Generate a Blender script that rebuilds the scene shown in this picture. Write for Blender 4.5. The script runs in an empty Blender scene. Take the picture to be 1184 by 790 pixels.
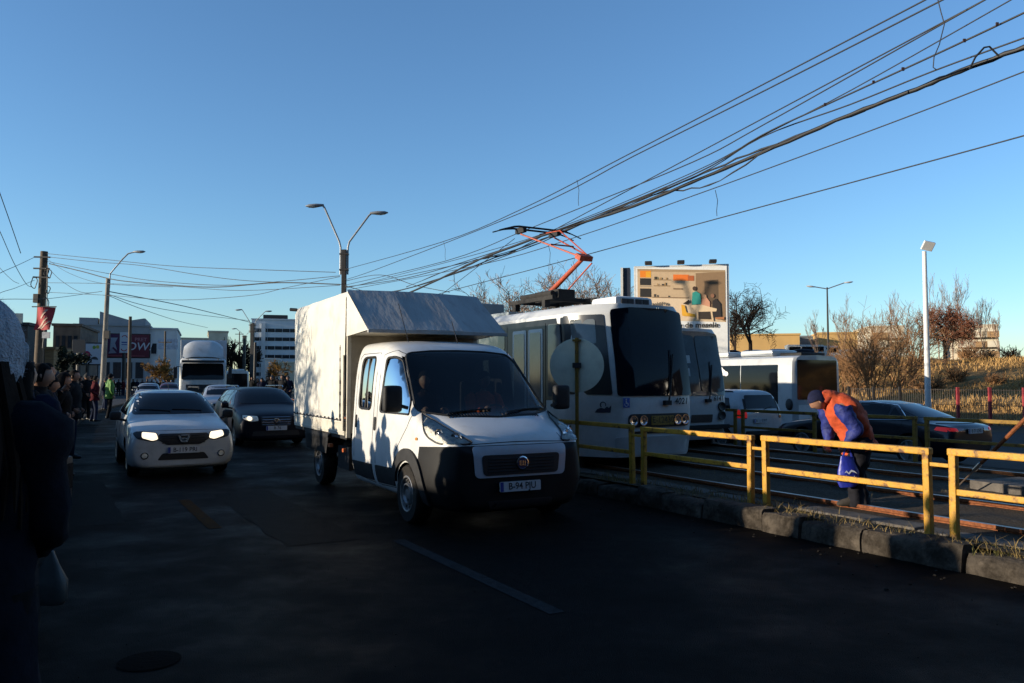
import bpy, bmesh, math, random
from mathutils import Vector, Matrix, noise
from mathutils.bvhtree import BVHTree
from mathutils.geometry import delaunay_2d_cdt
R = math.radians
PI = math.pi
random.seed(7)
SC = bpy.context.scene
COL = SC.collection
# ------------------------------------------------------------------ camera and picture geometry
W0, H0, F0 = 1184, 790, 922.0
EYE = 1.68
PITCH = math.atan(45 / F0)
cam = bpy.data.cameras.new('camera'); camo = bpy.data.objects.new('camera', cam); COL.objects.link(camo)
cam.sensor_width = 36; cam.lens = 36 * F0 / W0; cam.clip_start = .05; cam.clip_end = 3000
camo.location = (0, 0, EYE); camo.rotation_euler = (PI / 2 + PITCH, 0, 0)
SC.camera = camo
_cp, _sp = math.cos(PITCH), math.sin(PITCH)
def ray(px, py):
    a, b = (px - 592) / F0, (395 - py) / F0
    return Vector((a, _cp - b * _sp, _sp + b * _cp))
def at(px, py, d):                       # point at forward distance d
    r = ray(px, py); return Vector((0, 0, EYE)) + r * (d / r.y)
def gnd(px, py, z=0.):
    r = ray(px, py); return Vector((0, 0, EYE)) + r * ((z - EYE) / r.z)
def onT(px, py, t):                      # point on the vertical plane parallel to the street
    r = ray(px, py); return Vector((0, 0, EYE)) + r * (t / (r.x * .866 + r.y * .5))
# street frame: s along the street (away), t to the right; the street bends right after S0
TH, S0, S1, KAP = R(30), 18., 62., .0045
def rp(s, t, z=0.):
    a = TH
    p = Vector((-math.sin(a), math.cos(a))) * min(s, S0)
    if s > S0:
        e = min(s, S1) - S0
        n = 12
        for i in range(n):
            a2 = TH - KAP * e * (i + .5) / n
            p += Vector((-math.sin(a2), math.cos(a2))) * e / n
        a = TH - KAP * e
        if s > S1: p += Vector((-math.sin(a), math.cos(a))) * (s - S1)
    return Vector((p.x + math.cos(a) * t, p.y + math.sin(a) * t, z))
def head(s):                             # rotz of something that drives away along the street
    e = max(0, min(s, S1) - S0)
    return PI / 2 + TH - KAP * e
# ------------------------------------------------------------------ materials
def lin(c):
    if isinstance(c, str):
        c = [int(c[i:i + 2], 16) / 255 for i in (0, 2, 4)]
        return tuple(x / 12.92 if x <= .04045 else ((x + .055) / 1.055) ** 2.4 for x in c)
    return tuple(c)
def mat(name, col, rough=.6, metal=0., var=.12, scale=6., bump=0., bscale=40., spec=.5, coat=0., col2=None, lo=.35, hi=.65, emis=None, es=0., stretch=None, rvar=0., dirt=None, dscale=3., dlo=.55, dhi=.75):
    m = bpy.data.materials.new(name); m.use_nodes = True
    nt = m.node_tree; N = nt.nodes; L = nt.links
    b = N['Principled BSDF']
    c = lin(col)
    b.inputs['Roughness'].default_value = rough; b.inputs['Metallic'].default_value = metal
    b.inputs['Specular IOR Level'].default_value = spec
    b.inputs['Coat Weight'].default_value = coat; b.inputs['Coat Roughness'].default_value = .06
    tc = N.new('ShaderNodeTexCoord'); mp = N.new('ShaderNodeMapping'); L.new(tc.outputs['Object'], mp.inputs[0])
    if stretch: mp.inputs['Scale'].default_value = stretch
    n = N.new('ShaderNodeTexNoise'); n.inputs['Scale'].default_value = scale; n.inputs['Detail'].default_value = 6; n.inputs['Roughness'].default_value = .65
    L.new(mp.outputs[0], n.inputs['Vector'])
    rr = N.new('ShaderNodeValToRGB'); L.new(n.outputs['Fac'], rr.inputs[0])
    c2 = lin(col2) if col2 is not None else tuple(min(1, x * (1 + var)) for x in c)
    c1 = c if col2 is not None else tuple(x * (1 - var) for x in c)
    rr.color_ramp.elements[0].position = lo; rr.color_ramp.elements[0].color = (*c1, 1)
    rr.color_ramp.elements[1].position = hi; rr.color_ramp.elements[1].color = (*c2, 1)
    out = rr.outputs[0]
    if dirt is not None:
        n3 = N.new('ShaderNodeTexNoise'); n3.inputs['Scale'].default_value = dscale; n3.inputs['Detail'].default_value = 8; n3.inputs['Roughness'].default_value = .7
        L.new(mp.outputs[0], n3.inputs['Vector'])
        mr = N.new('ShaderNodeMapRange'); mr.inputs[1].default_value = dlo; mr.inputs[2].default_value = dhi
        L.new(n3.outputs['Fac'], mr.inputs[0])
        mx = N.new('ShaderNodeMix'); mx.data_type = 'RGBA'; L.new(mr.outputs[0], mx.inputs[0]); L.new(out, mx.inputs[6]); mx.inputs[7].default_value = (*lin(dirt), 1)
        out = mx.outputs[2]
    L.new(out, b.inputs['Base Color'])
    if rvar:
        m3 = N.new('ShaderNodeMapRange'); m3.inputs[3].default_value = max(.02, rough - rvar); m3.inputs[4].default_value = min(1, rough + rvar)
        L.new(n.outputs['Fac'], m3.inputs[0]); m3.inputs[1].default_value = .3; m3.inputs[2].default_value = .7
        L.new(m3.outputs[0], b.inputs['Roughness'])
    if bump:
        n2 = N.new('ShaderNodeTexNoise'); n2.inputs['Scale'].default_value = bscale; n2.inputs['Detail'].default_value = 5
        L.new(mp.outputs[0], n2.inputs['Vector'])
        bp = N.new('ShaderNodeBump'); bp.inputs['Strength'].default_value = bump; bp.inputs['Distance'].default_value = .02
        L.new(n2.outputs['Fac'], bp.inputs['Height']); L.new(bp.outputs[0], b.inputs['Normal'])
    if emis is not None:
        b.inputs['Emission Color'].default_value = (*lin(emis), 1); b.inputs['Emission Strength'].default_value = es
    return m
def clear_glass(name, tint=(.5, .55, .58), rough=.02, ior=1.45):
    m = bpy.data.materials.new(name); m.use_nodes = True
    nt = m.node_tree; N = nt.nodes; L = nt.links
    N.remove(N['Principled BSDF'])
    o = N['Material Output']
    tr = N.new('ShaderNodeBsdfTransparent'); tr.inputs[0].default_value = (*tint, 1)
    gl = N.new('ShaderNodeBsdfGlossy'); gl.inputs['Roughness'].default_value = rough
    fr = N.new('ShaderNodeFresnel'); fr.inputs[0].default_value = ior
    mx = N.new('ShaderNodeMixShader'); L.new(fr.outputs[0], mx.inputs[0]); L.new(tr.outputs[0], mx.inputs[1]); L.new(gl.outputs[0], mx.inputs[2])
    L.new(mx.outputs[0], o.inputs[0])
    return m
_M = {}
def P(col, rough=.6, **k):               # cached plain material
    key = (str(col), rough, tuple(sorted((a, str(b)) for a, b in k.items())))
    if key not in _M: _M[key] = mat('finish', col, rough, **k)
    return _M[key]
# ------------------------------------------------------------------ mesh builder
class MB:
    def __init__(s): s.v = []; s.f = []; s.mi = []; s.cur = 0
    def mat(s, i): s.cur = i; return s
    def add(s, vs, fs):
        o = len(s.v); s.v += [tuple(x) for x in vs]
        for f in fs: s.f.append([i + o for i in f]); s.mi.append(s.cur)
        return s
    def box(s, cx, cy, cz, sx, sy, sz, rot=None):
        vs = [Vector((x * sx / 2, y * sy / 2, z * sz / 2)) for x in (-1, 1) for y in (-1, 1) for z in (-1, 1)]
        if rot is not None: vs = [rot @ v for v in vs]
        c = Vector((cx, cy, cz))
        return s.add([v + c for v in vs], [(0, 1, 3, 2), (4, 6, 7, 5), (0, 4, 5, 1), (2, 3, 7, 6), (0, 2, 6, 4), (1, 5, 7, 3)])
    def tube(s, pts, r, n=6, cap=True, flat=None, ref=None):
        pts = [Vector(p) for p in pts]; k = len(pts)
        rs = r if isinstance(r, (list, tuple)) and len(r) == k and not (k == 2 and False) else [r] * k
        vs = []; up = Vector(ref) if ref is not None else None
        prev = None
        for i, p in enumerate(pts):
            d = (pts[min(i + 1, k - 1)] - pts[max(i - 1, 0)])
            d = d.normalized() if d.length > 1e-9 else Vector((0, 0, 1))
            if up is not None: a = up - d * up.dot(d)
            elif prev is None:
                a = Vector((0, 0, 1)) if abs(d.z) < .9 else Vector((1, 0, 0)); a = a - d * a.dot(d)
            else: a = prev - d * prev.dot(d)
            if a.length < 1e-6: a = d.orthogonal()
            a.normalize(); prev = a; b = d.cross(a)
            ri = rs[i]; ra, rb = ri if isinstance(ri, (tuple, list)) else (ri, ri)
            for j in range(n):
                t = 2 * PI * j / n
                vs.append(p + a * (ra * math.cos(t)) + b * (rb * math.sin(t)))
        fs = [(i * n + j, i * n + (j + 1) % n, (i + 1) * n + (j + 1) % n, (i + 1) * n + j) for i in range(k - 1) for j in range(n)]
        if cap: fs += [tuple(reversed(range(n))), tuple(range((k - 1) * n, k * n))]
        return s.add(vs, fs)
    def soft(s, pts, rs, n=12, k=5, ref=None):   # a tube through the points with k smooth steps between them
        pts = [Vector(p) for p in pts]; R2 = [Vector(r) if isinstance(r, (tuple, list)) else Vector((r, r)) for r in rs]; op, orr = [], []
        for i in range(len(pts) - 1):
            a, b, c, d = max(i - 1, 0), i, i + 1, min(i + 2, len(pts) - 1)
            for j in range(k):
                u = j / k; f = lambda q: .5 * ((2 * q[b]) + (q[c] - q[a]) * u + (2 * q[a] - 5 * q[b] + 4 * q[c] - q[d]) * u * u + (3 * q[b] - q[a] - 3 * q[c] + q[d]) * u ** 3)
                op.append(f(pts)); orr.append(tuple(f(R2)))
        op.append(pts[-1]); orr.append(tuple(R2[-1])); return s.tube(op, orr, n, ref=ref)
    def cyl(s, p0, p1, r0, r1=None, n=12): return s.tube([p0, p1], [r0, r0 if r1 is None else r1], n)
    def prism(s, poly, axis, a, b):
        def mk(p, q):
            return {'x': (q, p[0], p[1]), 'y': (p[0], q, p[1]), 'z': (p[0], p[1], q)}[axis]
        n = len(poly)
        return s.add([mk(p, a) for p in poly] + [mk(p, b) for p in poly], [tuple(range(n)), tuple(range(2 * n - 1, n - 1, -1))] + [(i, i + n, (i + 1) % n + n, (i + 1) % n) for i in range(n)])
    def lathe(s, prof, c=(0, 0, 0), axis='z', n=16, cap=True):
        vs = []; c = Vector(c)
        for r, h in prof:
            for j in range(n):
                t = 2 * PI * j / n; a, b = r * math.cos(t), r * math.sin(t)
                vs.append(c + Vector({'z': (a, b, h), 'y': (a, h, b), 'x': (h, a, b)}[axis]))
        k = len(prof)
        fs = [(i * n + j, i * n + (j + 1) % n, (i + 1) * n + (j + 1) % n, (i + 1) * n + j) for i in range(k - 1) for j in range(n)]
        if cap: fs += [tuple(range(n)), tuple(range((k - 1) * n, k * n))]
        return s.add(vs, fs)
    def ball(s, c, rx, ry, rz, n=12, rot=None, m=None):
        m = m or max(5, n // 2 + 1); vs = []; c = Vector(c)
        for i in range(m + 1):
            a = PI * i / m
            for j in range(n):
                t = 2 * PI * j / n
                v = Vector((rx * math.sin(a) * math.cos(t), ry * math.sin(a) * math.sin(t), rz * math.cos(a)))
                vs.append(c + (rot @ v if rot is not None else v))
        return s.add(vs, [(i * n + j, (i + 1) * n + j, (i + 1) * n + (j + 1) % n, i * n + (j + 1) % n) for i in range(m) for j in range(n)])
    def quad(s, *p): return s.add(p, [tuple(range(len(p)))])
    def grid(s, fn, nu, nv):
        vs = [fn(i / nu, j / nv) for i in range(nu + 1) for j in range(nv + 1)]
        return s.add(vs, [(i * (nv + 1) + j, (i + 1) * (nv + 1) + j, (i + 1) * (nv + 1) + j + 1, i * (nv + 1) + j + 1) for i in range(nu) for j in range(nv)])
    def mesh(s, name, mats=(), smooth=None, bevel=0., sub=0, fix=True):
        me = bpy.data.meshes.new(name); me.from_pydata(s.v, [], s.f)
        for m in mats: me.materials.append(m)
        if len(mats) > 1: me.polygons.foreach_set('material_index', s.mi)
        bm = bmesh.new(); bm.from_mesh(me)
        bmesh.ops.remove_doubles(bm, verts=bm.verts, dist=1e-5)
        if fix: bmesh.ops.recalc_face_normals(bm, faces=bm.faces)
        if bevel:
            es = [e for e in bm.edges if len(e.link_faces) == 2 and e.calc_face_angle(0) > R(35)]
            bmesh.ops.bevel(bm, geom=es, offset=bevel, segments=2, affect='EDGES', profile=.6, clamp_overlap=True)
        bm.to_mesh(me); bm.free()
        if sub: me = modded(me, lambda o: sub_mod(o, sub), name)
        shade(me, smooth)
        return me
    def build(s, name, mats, parent=None, smooth=None, bevel=0., sub=0, loc=None, rz=None, fix=True):
        mats = mats if isinstance(mats, (list, tuple)) else [mats]
        return link(name, s.mesh(name, mats, smooth, bevel, sub, fix), parent, loc, rz)
def shade(me, smooth):
    if smooth is None: return
    me.polygons.foreach_set('use_smooth', [True] * len(me.polygons))
    if smooth < 180: me.set_sharp_from_angle(angle=R(smooth))
def sub_mod(o, n):
    m = o.modifiers.new('s', 'SUBSURF'); m.levels = n; m.render_levels = n
def modded(me, fn, name):
    o = bpy.data.objects.new('tmp', me); COL.objects.link(o); fn(o)
    dg = bpy.context.evaluated_depsgraph_get(); dg.update()
    r = bpy.data.meshes.new_from_object(o.evaluated_get(dg)); r.name = name
    bpy.data.objects.remove(o); return r
def link(name, me, parent=None, loc=None, rz=None):
    o = bpy.data.objects.new(name, me); COL.objects.link(o)
    if parent is not None: o.parent = parent
    if loc is not None: o.location = loc
    if rz is not None: o.rotation_euler = (0, 0, rz)
    return o
def tag(o, label, cat, group=None):
    o['label'] = label; o['category'] = cat
    if group: o['group'] = group
    return o
def struct(o, kind='structure'): o['kind'] = kind; return o
def thing(name, label, cat, loc=(0, 0, 0), rz=0., group=None):
    o = bpy.data.objects.new(name, None); COL.objects.link(o); o.empty_display_size = .1
    o.location = loc; o.rotation_euler = (0, 0, rz)
    return tag(o, label, cat, group)
KIDS = {}
def dup(o, loc=None, rz=None, label=None, group=None, sc=None):
    kids = {}
    for x in SC.objects:
        if x.parent is not None: kids.setdefault(x.parent.name, []).append(x)
    def cp(a, par):
        c = a.copy(); COL.objects.link(c)
        if par is not None: c.parent = par
        for k in kids.get(a.name, []): cp(k, c)
        return c
    r = cp(o, None)
    if loc is not None: r.location = loc
    if rz is not None: r.rotation_euler = (0, 0, rz)
    if label: r['label'] = label
    if group: r['group'] = group
    if sc: r.scale = (sc, sc, sc) if not isinstance(sc, tuple) else sc
    return r
def rpoly(pts, r, k=4):                  # rounded polygon; r one radius or one per corner
    n = len(pts); out = []
    for i in range(n):
        p = Vector(pts[i]); a = Vector(pts[i - 1]) - p; b = Vector(pts[(i + 1) % n]) - p
        q = r[i] if isinstance(r, (list, tuple)) else r
        q = min(q, a.length * .45, b.length * .45)
        if q < 1e-4: out.append(tuple(p)); continue
        s, e = p + a.normalized() * q, p + b.normalized() * q
        for j in range(k + 1):
            t = j / k; out.append(tuple(s * (1 - t) ** 2 + p * (2 * t * (1 - t)) + e * t * t))
    return out
def ellipse(cx, cy, rx, ry, n=20, a0=0, a1=2 * PI): return [(cx + rx * math.cos(a0 + (a1 - a0) * i / n), cy + ry * math.sin(a0 + (a1 - a0) * i / n)) for i in range(n)]
def inside(p, poly):
    r = False; x, y = p; n = len(poly); j = n - 1
    for i in range(n):
        xi, yi = poly[i]; xj, yj = poly[j]
        if (yi > y) != (yj > y) and x < (xj - xi) * (y - yi) / (yj - yi) + xi: r = not r
        j = i
    return r
def tri_fill(poly, step):
    pts = []
    n = len(poly)
    for i in range(n):
        a, b = Vector(poly[i]), Vector(poly[(i + 1) % n]); k = max(1, int((b - a).length / step))
        for j in range(k): pts.append(a.lerp(b, j / k))
    nb = len(pts)
    x0, x1 = min(p.x for p in pts), max(p.x for p in pts); y0, y1 = min(p.y for p in pts), max(p.y for p in pts)
    y = y0 + step * .5
    bd = [tuple(p) for p in pts]
    while y < y1:
        x = x0 + step * .5
        while x < x1:
            if inside((x, y), bd) and min((Vector((x, y)) - p).length for p in pts[:nb]) > step * .4: pts.append(Vector((x, y)))
            x += step
        y += step
    v, e, f, *_ = delaunay_2d_cdt([p.to_2d() for p in pts], [(i, (i + 1) % nb) for i in range(nb)], [], 1, 1e-6)
    return v, f, nb
def panel(bvh, poly, axis, sign, off=.006, rim=.012, step=.08, mb=None):
    """a skin that follows the body under a 2D outline (side view for axis y, front view for axis x, top view for z)"""
    v, f, nb = tri_fill(poly, step)
    mb = mb or MB(); vs = []; ins = []
    for p in v:
        if axis == 'y': o, d = Vector((p.x, 9 * sign, p.y)), Vector((0, -sign, 0))
        elif axis == 'x': o, d = Vector((9 * sign, p.x, p.y)), Vector((-sign, 0, 0))
        elif isinstance(axis, float):    # seen from a compass angle: 2D = (offset to that angle's left, height)
            e = Vector((math.cos(axis), math.sin(axis), 0)); o, d = e * 9 + Vector((-e.y, e.x, 0)) * p.x + Vector((0, 0, p.y)), -e
        else: o, d = Vector((p.x, p.y, 9 * sign)), Vector((0, 0, -sign))
        h, nr, i, dist = bvh.ray_cast(o, d)
        if h is None:
            q = o + d * 9; h, nr, i, dist = bvh.find_nearest(q)
        if nr.dot(d) > 0: nr = -nr
        vs.append(h + nr * off); ins.append(h - nr * rim)
    n = len(vs)
    ec = {}
    for t in f:
        for i in range(len(t)):
            a, b = t[i], t[(i + 1) % len(t)]; ec[(min(a, b), max(a, b))] = ec.get((min(a, b), max(a, b)), 0) + 1
    be = [e for e, c in ec.items() if c == 1]
    fs = [tuple(t) for t in f] + [(a, b, b + n, a + n) for a, b in be]
    return mb.add(vs + ins, fs)
def bvh_of(me):
    bm = bmesh.new(); bm.from_mesh(me); b = BVHTree.FromBMesh(bm); bm.free(); return b
def boolean(me, cutters, name='body'):
    tmp = []
    for c in cutters:
        o = bpy.data.objects.new('cut', c); COL.objects.link(o); tmp.append(o)
    def fn(o):
        for c in tmp:
            m = o.modifiers.new('b', 'BOOLEAN'); m.operation = 'DIFFERENCE'; m.object = c; m.solver = 'EXACT'; m.material_mode = 'TRANSFER'
    r = modded(me, fn, name)
    for c in tmp: bpy.data.objects.remove(c)
    return r
def loft(stations, name, mats, sub=2, smooth=180):
    """stations: (x, [half section (y,z) from bottom centre to top centre]); mirrored, closed, subdivided"""
    mb = MB(); vs = []; ring = None
    for x, hs in stations:
        r = [(x, y, z) for y, z in hs] + [(x, -y, z) for y, z in reversed(hs[1:-1])]
        ring = len(r); vs += r
    k = len(stations)
    fs = [(i * ring + j, i * ring + (j + 1) % ring, (i + 1) * ring + (j + 1) % ring, (i + 1) * ring + j) for i in range(k - 1) for j in range(ring)]
    h = len(stations[0][1])
    for b in (0, (k - 1) * ring):
        for j in range(h - 1):
            a0, a1 = j, j + 1; m0, m1 = (ring - j) % ring, ring - j - 1
            q = [b + a0, b + a1, b + m1, b + m0]
            q = list(dict.fromkeys(q)); fs.append(tuple(q))
    mb.add(vs, fs)
    return mb.mesh(name, mats, smooth, 0, sub)
def split_faces(me, planes, test, name):
    """cut the mesh along planes and take the faces that pass the test out into a mesh of their own"""
    bm = bmesh.new(); bm.from_mesh(me)
    for co, no in planes:
        bmesh.ops.bisect_plane(bm, geom=bm.verts[:] + bm.edges[:] + bm.faces[:], plane_co=co, plane_no=no)
    out = bm.copy()
    bmesh.ops.delete(bm, geom=[f for f in bm.faces if test(f.calc_center_median())], context='FACES')
    bmesh.ops.delete(out, geom=[f for f in out.faces if not test(f.calc_center_median())], context='FACES')
    bm.to_mesh(me); m2 = bpy.data.meshes.new(name); out.to_mesh(m2); bm.free(); out.free()
    return me, m2
_TX = {}
def text_geo(s, size, shear=0., bold=0.):
    key = (s, size, shear, bold)
    if key not in _TX:
        cu = bpy.data.curves.new('t', 'FONT'); cu.body = s; cu.size = size; cu.align_x = 'CENTER'; cu.align_y = 'CENTER'; cu.shear = shear; cu.offset = bold; cu.resolution_u = 3
        o = bpy.data.objects.new('t', cu); COL.objects.link(o)
        dg = bpy.context.evaluated_depsgraph_get(); dg.update()
        me = bpy.data.meshes.new_from_object(o.evaluated_get(dg))
        _TX[key] = ([v.co.copy() for v in me.vertices], [tuple(p.vertices) for p in me.polygons])
        bpy.data.objects.remove(o)
    return _TX[key]
def text(mb, s, size, M, sx=1., **k):    # lettering laid on the plane of matrix M (its local xy)
    v, f = text_geo(s, size, **k)
    mb.add([M @ Vector((p.x * sx, p.y, 0)) for p in v], f)
def frame(o, xdir, ydir):                # matrix with given origin and axes
    x, y = Vector(xdir).normalized(), Vector(ydir).normalized(); z = x.cross(y)
    return Matrix(((x.x, y.x, z.x, o[0]), (x.y, y.y, z.y, o[1]), (x.z, y.z, z.z, o[2]), (0, 0, 0, 1)))
def decal(mb, M, poly, z=0.): mb.add([M @ Vector((x, y, z)) for x, y in poly], [tuple(range(len(poly)))])
# ------------------------------------------------------------------ light and air
SUN_EL, SUN_A = R(9.0), R(-15)           # low winter sun, from the left and a little behind the camera
sdir = Vector((-math.cos(SUN_A) * math.cos(SUN_EL), math.sin(SUN_A) * math.cos(SUN_EL), math.sin(SUN_EL)))
wd = bpy.data.worlds.new('World'); SC.world = wd; wd.use_nodes = True
nt = wd.node_tree; bg = nt.nodes['Background']
sky = nt.nodes.new('ShaderNodeTexSky'); sky.sky_type = 'NISHITA'; sky.sun_disc = False
sky.sun_elevation = SUN_EL; sky.sun_rotation = math.atan2(sdir.x, sdir.y) % (2 * PI)
sky.air_density = 1.0; sky.dust_density = .15; sky.ozone_density = 3.95; sky.altitude = 80
nt.links.new(sky.outputs[0], bg.inputs[0]); bg.inputs[1].default_value = .15
sl = bpy.data.lights.new('sun', 'SUN'); sl.energy = 4.9; sl.angle = R(.5); sl.color = (1, .87, .68)
so = bpy.data.objects.new('sun', sl); COL.objects.link(so); so.rotation_euler = (-sdir).to_track_quat('-Z', 'Y').to_euler(); so.location = (-20, -5, 20)
SC.view_settings.view_transform = 'Standard'; SC.view_settings.look = 'None'; SC.view_settings.exposure = 0.75; SC.view_settings.gamma = 1
SC.cycles.max_bounces = 6; SC.cycles.transparent_max_bounces = 12; SC.cycles.use_denoising = True
# ------------------------------------------------------------------ materials of the setting
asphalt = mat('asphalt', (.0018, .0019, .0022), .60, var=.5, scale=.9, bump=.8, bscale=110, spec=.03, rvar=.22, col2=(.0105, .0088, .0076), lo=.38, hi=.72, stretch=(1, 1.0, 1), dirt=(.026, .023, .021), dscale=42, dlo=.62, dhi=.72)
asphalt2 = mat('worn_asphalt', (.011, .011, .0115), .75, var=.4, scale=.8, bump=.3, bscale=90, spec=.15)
paving = mat('paving', (.03, .03, .032), .8, var=.4, scale=3, bump=.4, bscale=60, spec=.25)
kerbm = mat('kerb_concrete', (.03, .025, .02), .95, scale=4, bump=1., bscale=22, col2=(.085, .07, .054), dirt=(.018, .014, .01), dscale=5, dlo=.44, dhi=.62, spec=.2)
soil = mat('soil', (.028, .02, .013), .95, scale=7, bump=1, bscale=30, col2=(.075, .055, .03), spec=.15)
ballast = mat('ballast', (.022, .017, .012), .95, scale=40, bump=1, bscale=70, col2=(.085, .065, .045), spec=.15)
slabm = mat('slab_concrete', (.06, .054, .048), .9, scale=5, bump=.5, bscale=50, col2=(.12, .105, .09), spec=.2)
rustm = mat('rust', (.10, .032, .012), .85, scale=25, bump=.5, bscale=80, col2=(.22, .075, .028), spec=.25)
steelm = mat('polished_rail', (.32, .24, .19), .4, metal=.8, scale=20)
earth = mat('earth', (.035, .03, .022), .95, scale=.5, bump=.6, bscale=6, col2=(.06, .048, .03), spec=.15)
drygrass = mat('dry_hillside', (.12, .07, .028), .95, scale=.55, bump=1., bscale=9, col2=(.34, .205, .08), lo=.35, hi=.7, dirt=(.045, .05, .018), dscale=.22, dlo=.55, dhi=.72, spec=.1)
def linem(name, col, wear):              # worn road paint: the asphalt shows through
    return mat(name, col, .85, scale=9, bump=.4, bscale=120, spec=.02, var=.2, dirt=(.016, .016, .017), dscale=14, dlo=wear, dhi=wear + .12)
white_line = linem('white_road_paint', (.03, .03, .031), .50); yellow_line = linem('yellow_road_paint', (.045, .024, .008), .48)
def ss(x, a, b):
    t = max(0, min(1, (x - a) / (b - a))); return t * t * (3 - 2 * t)
def strip(name, m, s0, s1, ta, tb, za, zb=None, ds=1., nt_=1, rough=0., kind='structure'):
    """a sheet that follows the street between two offsets (numbers or functions of s)"""
    fa = ta if callable(ta) else (lambda s: ta); fb = tb if callable(tb) else (lambda s: tb)
    zb = za if zb is None else zb
    n = max(1, int((s1 - s0) / ds)); mb = MB()
    def fn(u, v):
        s = s0 + (s1 - s0) * u; t = fa(s) + (fb(s) - fa(s)) * v; z = za + (zb - za) * v
        if rough:
            e = min(1, 6 * min(v, 1 - v)); z += e * rough * (noise.noise((s * 1.7, t * 1.9, 3)) + .6 * noise.noise((s * 6, t * 6, 1)))
        return rp(s, t, z)
    mb.grid(fn, n, nt_)
    o = mb.build(name, m, smooth=180); o['kind'] = kind
    return o
KT = lambda s: -.55 + .85 * ss(s, 10, 28)
# ground: one sheet to the horizon, dropping a little beyond the tracks, and the hillside on the far side
def gh(x, y):
    t, s = x * .866 + y * .5, -.5 * x + .866 * y
    return -.03 - .22 * ss(t, 13.6, 14.6) if s < 70 else -.03 - .22 * ss(t, 13.6, 14.6) * (1 - ss(s, 70, 90))
mb = MB(); xs = [-1500, -700, -300, -150] + [-90 + 3 * i for i in range(62)] + [150, 300, 700, 1500]; ys = [-400, -150, -60] + [-30 + 3 * i for i in range(60)] + [220, 400, 900, 2200]
mb.add([(x, y, gh(x, y)) for x in xs for y in ys], [(i * len(ys) + j, (i + 1) * len(ys) + j, (i + 1) * len(ys) + j + 1, i * len(ys) + j + 1) for i in range(len(xs) - 1) for j in range(len(ys) - 1)])
struct(mb.build('ground', earth, smooth=180))
def hz(s, t):
    h = -.26 + 1.5 * ss(t, 35, 44) + 2.05 * ss(t, 43, 62) + .4 * ss(t, 64, 120)
    dip = math.exp(-((t - 46) / 4) ** 2) * .7 * ss(-s, -38, -20)
    w = ss(t, 35, 39)
    h += w * (.35 * noise.noise((s * .13, t * .15, 0)) + .16 * noise.noise((s * .5, t * .5, 5)) + .07 * noise.noise((s * 1.9, t * 1.9, 9))) - dip
    return h * ss(130 - s, 0, 50) * ss(s + 70, 0, 30) - .3 * (1 - ss(130 - s, 0, 50))
mb = MB()
def hfn(u, v):
    s = -70 + 200 * u; t = 33.5 + 120 * v ** 1.7
    p = Vector((-.5 * s + .866 * t, .866 * s + .5 * t)); return Vector((p.x, p.y, hz(s, t)))
mb.grid(hfn, 170, 110)
struct(mb.build('hill', drygrass, smooth=180))
def hill_at(px, d):                      # ground point on the hill at a picture column and distance
    a = (px - 592) / F0; x, y = a * d, d
    t, s = x * .866 + y * .5, -.5 * x + .866 * y
    return Vector((x, y, hz(s, t) if t > 34 else gh(x, y)))
# carriageway, pavement, kerbs
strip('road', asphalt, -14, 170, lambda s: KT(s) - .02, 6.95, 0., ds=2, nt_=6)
strip('pavement', paving, -14, 120, -9, lambda s: KT(s) - .2, .11, ds=2)
mb = MB()
for s in range(-14, 110):
    def kp(a, tt, z): return rp(a, KT(a) + tt, z)
    a, b = s + .01, s + .99
    mb.add([kp(a, -.2, -.05), kp(a, 0, -.05), kp(a, 0, .1), kp(a, -.02, .115), kp(a, -.2, .115), kp(b, -.2, -.05), kp(b, 0, -.05), kp(b, 0, .1), kp(b, -.02, .115), kp(b, -.2, .115)],
           [(0, 1, 2, 3, 4), (9, 8, 7, 6, 5), (1, 6, 7, 2), (2, 7, 8, 3), (3, 8, 9, 4), (0, 4, 9, 5)])
struct(mb.build('pavement_kerb', kerbm))
rng = random.Random(3)
mb = MB(); s = -10.
while s < 60:                            # broken kerb stones of the track bed
    ln = rng.choice([.5, .75, .95, 1.0]); tilt = rng.uniform(-.03, .03); h = .2 + rng.uniform(-.035, .03); sh = rng.uniform(-.03, .03)
    n = 12; rows = []
    for i in range(n + 1):
        a = s + .012 + (ln - .024) * i / n
        pr = [(.0, -.06), (.0, h * .55), (.01, h * .85), (.04, h), (.26, h + .01), (.26, -.06)]
        rows.append([rp(a, 6.93 + sh + x + .028 * noise.noise((a * 5, z * 9, 2)) + .05 * max(0, noise.noise((a * 2.3, z * 3, 7))), z + tilt * (i / n - .5) + (.03 * noise.noise((a * 4, x * 9, 4)) - .05 * max(0, noise.noise((a * 3.1, x * 4, 11)) - .15) if z > .05 else 0)) for x, z in pr])
    k = len(pr)
    mb.add([p for r in rows for p in r], [(i * k + j, (i + 1) * k + j, (i + 1) * k + j + 1, i * k + j + 1) for i in range(n) for j in range(k - 1)] + [tuple(range(k)), tuple(reversed(range(n * k, n * k + k)))])
    s += ln
struct(mb.build('track_kerb', kerbm, smooth=50))
strip('verge', soil, -10, 62, 7.16, 7.6, .2, .17, ds=.12, nt_=8, rough=.05)
strip('track_bed', ballast, -10, 90, 7.85, 13.8, .185, ds=.16, nt_=60, rough=.035)
mb = MB(); s = -10.
while s < 60:
    a, b = s + .01, s + 1.48; dz = rng.uniform(-.015, .015)
    mb.add([rp(a, 7.58, .0), rp(a, 7.9, .0), rp(a, 7.9, .185 + dz), rp(a, 7.58, .185 + dz), rp(b, 7.58, .0), rp(b, 7.9, .0), rp(b, 7.9, .185 + dz), rp(b, 7.58, .185 + dz)], [(0, 1, 2, 3), (7, 6, 5, 4), (2, 6, 7, 3), (0, 3, 7, 4), (1, 5, 6, 2)])
    s += 1.5
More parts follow.
